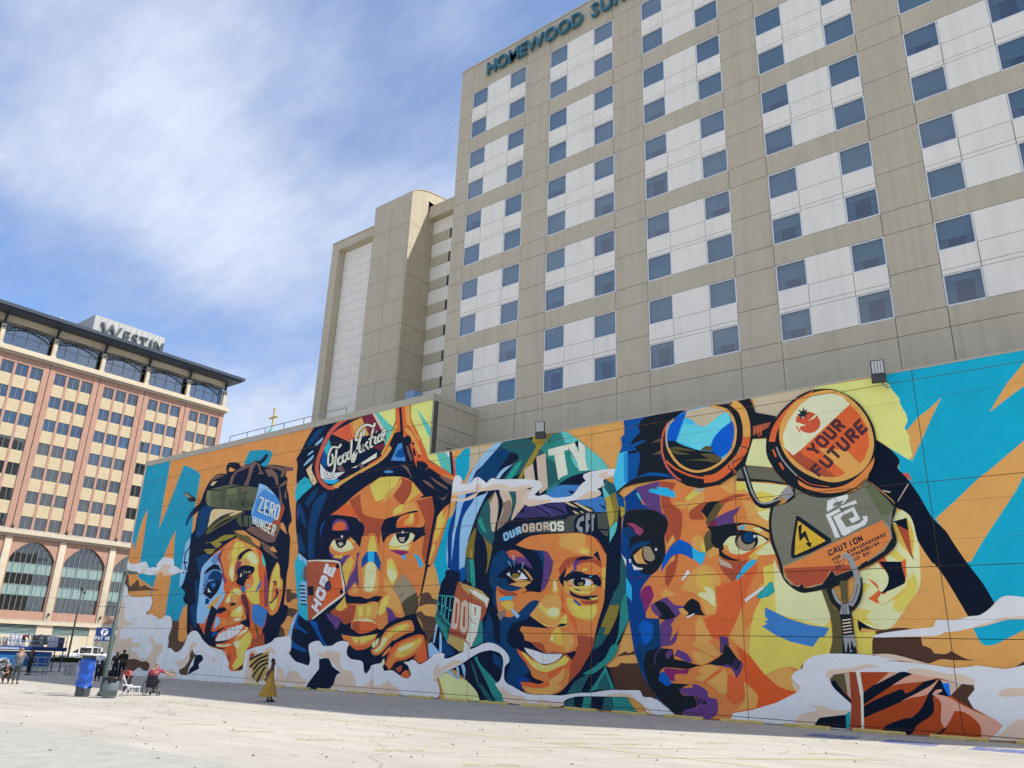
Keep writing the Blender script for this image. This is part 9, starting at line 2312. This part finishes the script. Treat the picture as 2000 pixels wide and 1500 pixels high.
def person(x, y, face, label, pose=None, h=1.72, skin='m', top=(.3, .3, .3), top_sleeve=1.0, legs=(.1, .1, .12), shoes=(.03, .03, .03), hair=HAIR, group=None, hairstyle='short', lift=0, build=1.0, skirt=None, bare_legs=False):
    """face: heading of the person's front, 0 = +Y, positive towards +X"""
    p = place('person', x, y, label, 'person', group); p.rotation_euler.z = -face; p.location.z += lift; p.scale = (h / 1.72,) * 3
    J = dict(pel=(0, 0, .95), spi=(0, -.01, 1.13), che=(0, 0, 1.32), nec=(0, -.005, 1.47), hed0=(0, .02, 1.56), hed1=(0, .02, 1.64), hed2=(0, .0, 1.695),
             shl=(-.18, 0, 1.41), ell=(-.235, -.02, 1.14), wrl=(-.245, .05, .90), shr=(.18, 0, 1.41), elr=(.235, -.02, 1.14), wrr=(.245, .05, .90),
             hil=(-.09, 0, .90), knl=(-.10, .015, .49), anl=(-.10, -.02, .09), tol=(-.115, .15, .03), hir=(.09, 0, .90), knr=(.10, .015, .49), anr=(.10, -.02, .09), tor=(.115, .15, .03))
    J.update(pose or {}); J = {k: Vector(v) for k, v in J.items()}
    rad = dict(pel=(.15, .11), spi=(.13, .10), che=(.155, .11), nec=.055, hed0=(.072, .085), hed1=(.080, .098), hed2=(.06, .075), shl=.062, ell=.043, wrl=.030, shr=.062, elr=.043, wrr=.030, hil=.088, knl=.060, anl=.042, tol=.035, hir=.088, knr=.060, anr=.042, tor=.035)
    for k in ('pel', 'spi', 'che'): rad[k] = tuple(q * build for q in rad[k])
    names = list(J); V = [(J[k], rad[k]) for k in names]; ix = {k: i for i, k in enumerate(names)}
    E = [(ix[a], ix[b_]) for a, b_ in (('pel', 'spi'), ('spi', 'che'), ('che', 'nec'), ('nec', 'hed0'), ('hed0', 'hed1'), ('hed1', 'hed2'), ('che', 'shl'), ('shl', 'ell'), ('ell', 'wrl'), ('che', 'shr'), ('shr', 'elr'), ('elr', 'wrr'), ('pel', 'hil'), ('hil', 'knl'), ('knl', 'anl'), ('anl', 'tol'), ('pel', 'hir'), ('hir', 'knr'), ('knr', 'anr'), ('anr', 'tor'))]
    hd = (J['hed1'] - J['nec']).normalized(); fwd = Vector((0, 1, 0)); fwd = (fwd - hd * fwd.dot(hd)).normalized(); sd = fwd.cross(hd)
    i0 = len(V); V.append((J['hed0'] + fwd * .105 + hd * .035, .014)); E.append((ix['hed0'], i0))                 # nose
    for s_ in (-1, 1): i0 = len(V); V.append((J['hed1'] + sd * s_ * .088 - hd * .035, .015)); E.append((ix['hed1'], i0))   # ears
    for s_, w_, e_ in ((-1, 'wrl', 'ell'), (1, 'wrr', 'elr')):                                                    # hands
        d = (J[w_] - J[e_]).normalized(); a = d.cross(Vector((0, 0, 1))); a = a.normalized() if a.length > .3 else Vector((0, 1, 0)); c_ = d.cross(a)
        pi_ = len(V); V.append((J[w_] + d * .06, (.034, .02))); E.append((ix[w_], pi_))
        for k, ln in enumerate((.065, .075, .07, .055)):
            q = J[w_] + d * .095 + a * (k - 1.5) * .018; i1 = len(V); V.append((q, .009)); V.append((q + d * ln * .55 + c_ * .008, .008)); V.append((q + d * ln * .9 + c_ * .03, .007)); E += [(pi_, i1), (i1, i1 + 1), (i1 + 1, i1 + 2)]
        i1 = len(V); V.append((J[w_] + d * .045 - a * .042, .010)); V.append((J[w_] + d * .085 - a * .056, .008)); E += [(pi_, i1), (i1, i1 + 1)]
    skin_mesh('body', V, E, SKIN[skin], p)
    T = mat('cloth_%02x%02x%02x' % tuple(int(c * 255) for c in top), top, .9, .12, 9, .2, 40)
    sl = top_sleeve; up_l = J['shl'].lerp(J['ell'], min(1, sl)); up_r = J['shr'].lerp(J['elr'], min(1, sl))
    low = J['pel'].lerp(J['spi'], -.35)
    TV = [(low, tuple(q * 1.22 for q in rad['pel'])), (J['spi'], tuple(q * 1.18 for q in rad['spi'])), (J['che'], tuple(q * 1.12 for q in rad['che'])), (J['nec'] - (J['nec'] - J['che']) * .25, .075)]
    TE = [(0, 1), (1, 2), (2, 3)]
    if sl > 0:
        TV += [(J['shl'], .078), (up_l, .062), (J['shr'], .078), (up_r, .062)]; TE += [(2, 4), (4, 5), (2, 6), (6, 7)]
        if sl > 1:
            TV += [(J['ell'].lerp(J['wrl'], sl - 1), .048), (J['elr'].lerp(J['wrr'], sl - 1), .048)]; TE += [(5, 8), (7, 9)]
    skin_mesh('shirt', TV, TE, T, p, root=1)
    if legs:
        Lm = mat('cloth_%02x%02x%02x' % tuple(int(c * 255) for c in legs), legs, .9, .12, 9, .2, 40)
        f_ = .93 if not bare_legs else 0
        LV = [(J['pel'], tuple(q * 1.08 for q in rad['pel'])), (J['hil'], .105), (J['knl'], .078), (J['hir'], .105), (J['knr'], .078)]; LE = [(0, 1), (1, 2), (0, 3), (3, 4)]
        if not bare_legs: LV += [(J['knl'].lerp(J['anl'], f_), .062), (J['knr'].lerp(J['anr'], f_), .062)]; LE += [(2, 5), (4, 6)]
        skin_mesh('trousers', LV, LE, Lm, p)
    Sm = mat('shoe_%02x%02x%02x' % tuple(int(c * 255) for c in shoes), shoes, .6, .05)
    for s_ in 'lr':
        a_, t_ = J['an' + s_], J['to' + s_]; heel = a_ + (a_ - t_).normalized() * .05; heel.z = t_.z + .008
        skin_mesh('shoe', [(heel, .042), (a_.lerp(t_, .45) - Vector((0, 0, .015)), .047), (t_ + (t_ - a_) * .05, .038)], [(0, 1), (1, 2)], Sm, p)
    top_ = J['hed2']; c0 = J['hed1']
    if hairstyle == 'short':
        skin_mesh('hair', [(c0 - fwd * .03 - hd * .03, (.082, .088)), (c0 - fwd * .015 + hd * .035, (.086, .098)), (top_ - fwd * .01 + hd * .012, (.064, .078))], [(0, 1), (1, 2)], hair, p)
    elif hairstyle == 'long':
        skin_mesh('hair', [(c0 - fwd * .08 - hd * .27, .06), (c0 - fwd * .06 - hd * .12, (.088, .07)), (c0 - fwd * .03, (.092, .092)), (top_ - fwd * .005 + hd * .015, (.07, .08))], [(0, 1), (1, 2), (2, 3)], hair, p)
    elif hairstyle == 'updo':
        skin_mesh('hair', [(c0 - fwd * .03 - hd * .05, (.085, .088)), (c0 - fwd * .015 + hd * .03, (.09, .10)), (top_ + hd * .03 - fwd * .02, (.085, .09)), (top_ + hd * .10 - fwd * .03, .055)], [(0, 1), (1, 2), (2, 3)], hair, p)
    for s_ in (-1, 1):                                                                                            # eyes
        b = MB(); q = c0 + fwd * .088 + sd * s_ * .032 - hd * .012; b.lathe([(.001, -.008), (.009, 0), (.001, .008)], WHT, 6, q); b.build('eye', p)
    b = MB(); q = J['hed0'] + fwd * .082 - hd * .018; b.tube([q - sd * .024, q + fwd * .004, q + sd * .024], .005, mat('lip', (.16, .06, .05), .5, 0), 5); b.build('mouth', p)
    return p
# woman in a long mustard dress, seen from behind, hands clasped at her back
wp = person(-29.85, 21.2, R(28), 'woman in a long mustard dress with hands clasped behind her back', skin='d', h=1.66, top=(.42, .24, .04), top_sleeve=0, legs=None, shoes=(.05, .03, .025), hairstyle='updo',
    pose=dict(ell=(-.25, -.16, 1.16), wrl=(-.06, -.20, .96), elr=(.25, -.15, 1.16), wrr=(.05, -.21, .98), knl=(-.09, .06, .49), anl=(-.08, .12, .09), tol=(-.10, .27, .03), anr=(.10, -.06, .09), tor=(.13, .10, .03)))
DRESS = mat('mustard_cloth', (.42, .24, .04), .9, .14, 7, .25, 40); b = MB(); n = 30; V = []
rows_ = [(1.30, .165, .115), (1.12, .15, .12), (.95, .19, .155), (.80, .215, .18), (.72, .225, .19), (.70, .25, .215), (.5, .30, .27), (.34, .335, .32), (.325, .36, .35), (.22, .39, .40)]
for j, (z, rx, ry) in enumerate(rows_):
    for i in range(n):
        t = 2 * math.pi * i / n; fo = 1 + (.085 * math.sin(8 * t + .4 * j) * min(1, j / 6)); sw = (-.13 * max(0, (j - 4)) / 5)
        V.append((rx * fo * math.cos(t) + sw * .9 * (1 if math.cos(t) < 0 else .15), ry * fo * math.sin(t) - .01 + sw * .3, z + .02 * math.sin(3 * t) * (j == 9)))
b.add(V, [(j * n + i, j * n + (i + 1) % n, (j + 1) * n + (i + 1) % n, (j + 1) * n + i) for j in range(9) for i in range(n)], DRESS, True); b.build('dress', wp)
for s_ in (-1, 1): b = MB(); b.tube([(s_ * .10, .06, 1.30), (s_ * .10, .0, 1.45), (s_ * .09, -.08, 1.30)], .028, DRESS, 6); b.build('strap', wp)
# wheelchair and the man in it
wx, wy, wf = -35.35, 19.0, R(-42)
wc_ = place('wheelchair', wx, wy, 'black wheelchair under the pointing man in the red shirt', 'wheelchair', rz=-wf)
for s_ in (-1, 1):
    b = MB(); n = 28; V = []
    for (r0, a) in ((.29, -.012), (.305, -.016), (.305, .016), (.29, .012)):
        for i in range(n): V.append((a, r0 * math.cos(2 * math.pi * i / n), r0 * math.sin(2 * math.pi * i / n)))
    b.add(V, [(j * n + i, j * n + (i + 1) % n, ((j + 1) % 4) * n + (i + 1) % n, ((j + 1) % 4) * n + i) for j in range(4) for i in range(n)], TYR, True); o = b.build('wheel', wc_, (s_ * .30, -.05, .305))
    b = MB()
    for k in range(12): t = 2 * math.pi * k / 12; b.tube([(0, 0, 0), (0, .29 * math.cos(t), .29 * math.sin(t))], .004, GALV, 4)
    b.tube([(s_ * .03, .25 * math.cos(2 * math.pi * i / n), .25 * math.sin(2 * math.pi * i / n)) for i in range(n + 1)], .008, GALV, 5); b.build('hand_rim', o)
    b = MB(); b.lathe([(.03, -.02), (.07, -.02), (.07, .02), (.03, .02)], TYR, 12); o = b.build('caster', wc_, (s_ * .2, .38, .07), (0, R(90), 0))
    b = MB(); b.tube([(s_ * .22, -.22, .92), (s_ * .22, -.2, .45), (s_ * .22, .22, .45), (s_ * .2, .40, .12)], .014, STEEL, 6); b.build('side_frame', wc_)
    b = MB(); b.box(s_ * .12 - .07, s_ * .12 + .07, .42, .58, .10, .12, STEEL); b.build('footrest', wc_)
b = MB(); b.box(-.21, .21, -.2, .22, .45, .49, mat('black_upholstery', (.015, .016, .022), .8, .1, 8), .012); b.build('seat', wc_)
b = MB(); b.box(-.23, .23, -.245, -.205, .36, .84, mat('black_upholstery', (0, 0, 0)), .015); b.build('backrest', wc_)
b = MB(); b.box(-.19, .19, -.33, -.25, .34, .66, mat('black_upholstery', (0, 0, 0)), .03); b.build('bag', wc_)
person(wx, wy, wf, 'man in a red shirt seated in the wheelchair pointing to the right', skin='l', h=1.70, top=(.30, .045, .065), top_sleeve=.95, legs=(.02, .022, .03), shoes=(.02, .02, .02), hair=HGREY, build=1.15,
    pose=dict(pel=(0, -.08, .60), spi=(0, -.07, .78), che=(0, -.03, .98), nec=(0, -.01, 1.14), hed0=(.01, .02, 1.23), hed1=(.01, .02, 1.31), hed2=(.01, 0, 1.365), shl=(-.19, -.02, 1.07), shr=(.19, -.02, 1.07), ell=(-.27, .0, .80), wrl=(-.24, .20, .64), elr=(.44, .08, .97), wrr=(.68, .14, .90),
        hil=(-.09, -.02, .575), hir=(.09, -.02, .575), knl=(-.11, .38, .56), knr=(.11, .38, .56), anl=(-.11, .44, .19), anr=(.11, .44, .19), tol=(-.12, .58, .14), tor=(.12, .58, .14)))
# child bending forward
person(-36.55, 18.45, R(140), 'child in a coral shirt bending over the low white stool', skin='m', h=1.36, top=(.62, .10, .075), top_sleeve=.8, legs=(.035, .03, .05), shoes=(.55, .55, .55), hairstyle='long',
    pose=dict(spi=(0, .10, 1.10), che=(0, .26, 1.20), nec=(0, .40, 1.24), hed0=(0, .49, 1.26), hed1=(0, .55, 1.30), hed2=(0, .58, 1.36), shl=(-.17, .33, 1.21), shr=(.17, .33, 1.21), ell=(-.2, .40, .97), wrl=(-.17, .50, .78), elr=(.2, .40, .97), wrr=(.17, .50, .78), anl=(-.10, -.06, .09), anr=(.12, .10, .09), tor=(.13, .26, .03)))
# group by the wall end
GRP = 'group standing at the left end of the wall'
person(-49.6, 24.5, R(-70), 'tall man all in black leaning towards the group, arms forward', skin='d', h=1.86, top=(.012, .012, .015), top_sleeve=.8, legs=(.012, .012, .015), build=1.2, group=GRP,
    pose=dict(che=(0, .07, 1.31), nec=(0, .13, 1.45), hed0=(0, .18, 1.53), hed1=(0, .19, 1.61), hed2=(0, .18, 1.67), shl=(-.18, .06, 1.40), shr=(.18, .06, 1.40), ell=(-.22, .22, 1.20), wrl=(-.12, .42, 1.18), elr=(.22, .22, 1.20), wrr=(.12, .42, 1.18), anl=(-.12, -.12, .09), tol=(-.13, .04, .03)))
jp = person(-50.6, 23.6, R(125), 'person in a navy and white number five football jersey', skin='m', h=1.66, top=(.62, .62, .66), top_sleeve=.9, legs=(.02, .022, .04), build=1.15, group=GRP, pose=dict(wrl=(-.2, .12, .95), wrr=(.22, .06, .92)))
b = MB(); V = []; n = 20
for (z, k_) in ((1.22, 1.24), (1.05, 1.30), (.86, 1.34)):
    for i in range(n): t = 2 * math.pi * i / n; V.append((.145 * 1.15 * k_ * math.cos(t), .118 * 1.15 * k_ * math.sin(t) - .005, z))
b.add(V, [(j * n + i, j * n + (i + 1) % n, (j + 1) * n + (i + 1) % n, (j + 1) * n + i) for j in range(2) for i in range(n)], mat('navy_jersey', (.02, .025, .06), .9, .1, 9), True); b.build('jersey_front', jp)
me, w_ = glyph('5', .24, .01, WHT, 'jersey_number', bold=.03); me.transform(Matrix.Rotation(R(180), 4, 'Z')); link('jersey_number', me, jp, (w_ / 2, .19, 1.0))
person(-51.5, 25.0, R(110), 'person with long dark hair behind the football jersey', skin='m', h=1.70, top=(.03, .03, .035), top_sleeve=1.0, legs=(.02, .02, .025), hairstyle='long', group=GRP, pose=dict(ell=(-.22, .12, 1.2), wrl=(-.1, .3, 1.3)))
person(-52.3, 24.0, R(100), 'person half hidden behind the lamp post, left of the jersey', skin='d', h=1.60, top=(.10, .06, .06), top_sleeve=1.6, legs=(.02, .02, .025), group=GRP)
# left edge: photographer, helper, seated person
person(-47.0, 17.75, R(-62), 'man in grey shirt and trousers holding a camera to his face', skin='l', h=1.78, top=(.13, .14, .155), top_sleeve=.95, legs=(.06, .07, .085), hair=HGREY, build=1.15,
    pose=dict(hed0=(0, .05, 1.56), shl=(-.18, .03, 1.41), shr=(.18, .03, 1.41), ell=(-.26, .22, 1.22), wrl=(-.07, .26, 1.50), elr=(.26, .22, 1.22), wrr=(.07, .26, 1.50)))
cm = place('camera', -47.34, 17.93, 'small black camera held up by the man in grey', 'camera', rz=R(62)); b = MB(); b.box(-.07, .07, -.03, .03, 1.66, 1.75, STEEL, .01); b.build('body', cm); b = MB(); b.tube([(0, .03, 1.705), (0, .10, 1.705)], .032, STEEL, 10); b.build('lens', cm)
person(-60.0, 23.35, R(160), 'person in dark clothes standing beyond the man in grey', skin='m', h=1.66, top=(.03, .03, .05), top_sleeve=.9, legs=(.02, .02, .03), hairstyle='long', pose=dict(ell=(-.24, .14, 1.2), wrl=(-.08, .3, 1.36), elr=(.24, .14, 1.2), wrr=(.08, .3, 1.36)))
person(-47.6, 17.55, R(125), 'person in black crouching at the left edge of the lot', skin='l', h=1.70, top=(.015, .017, .016), top_sleeve=1.5, legs=(.16, .13, .10), shoes=(.5, .5, .5), hair=HGREY,
    pose=dict(pel=(0, -.12, .42), spi=(0, -.02, .56), che=(0, .12, .70), nec=(0, .22, .82), hed0=(0, .29, .88), hed1=(0, .31, .96), hed2=(0, .30, 1.01), shl=(-.18, .15, .77), shr=(.18, .15, .77), ell=(-.22, .36, .62), wrl=(-.1, .52, .56), elr=(.22, .36, .62), wrr=(.1, .52, .56), hil=(-.09, -.1, .38), hir=(.09, -.1, .38), knl=(-.14, .32, .50), knr=(.14, .30, .46), anl=(-.13, .10, .09), anr=(.13, .06, .09), tol=(-.14, .27, .03), tor=(.14, .23, .03)))
person(-67.75, 25.45, R(-20), 'helper in a dark red top bending on the trailer deck', skin='d', h=1.68, top=(.10, .02, .02), top_sleeve=.9, legs=(.02, .025, .04), lift=1.79, pose=dict(pel=(0, -.10, .62), spi=(0, .0, .74), che=(0, .18, .80), nec=(0, .32, .82), hed0=(0, .40, .82), hed1=(0, .46, .84), hed2=(0, .50, .87), shl=(-.17, .24, .82), shr=(.17, .24, .82), ell=(-.2, .34, .60), wrl=(-.16, .44, .42), elr=(.2, .34, .60), wrr=(.16, .44, .42), hil=(-.09, -.08, .58), hir=(.09, -.08, .58), knl=(-.12, .12, .36), knr=(.12, .12, .36)))

bpy.data.scenes.remove(TMP)
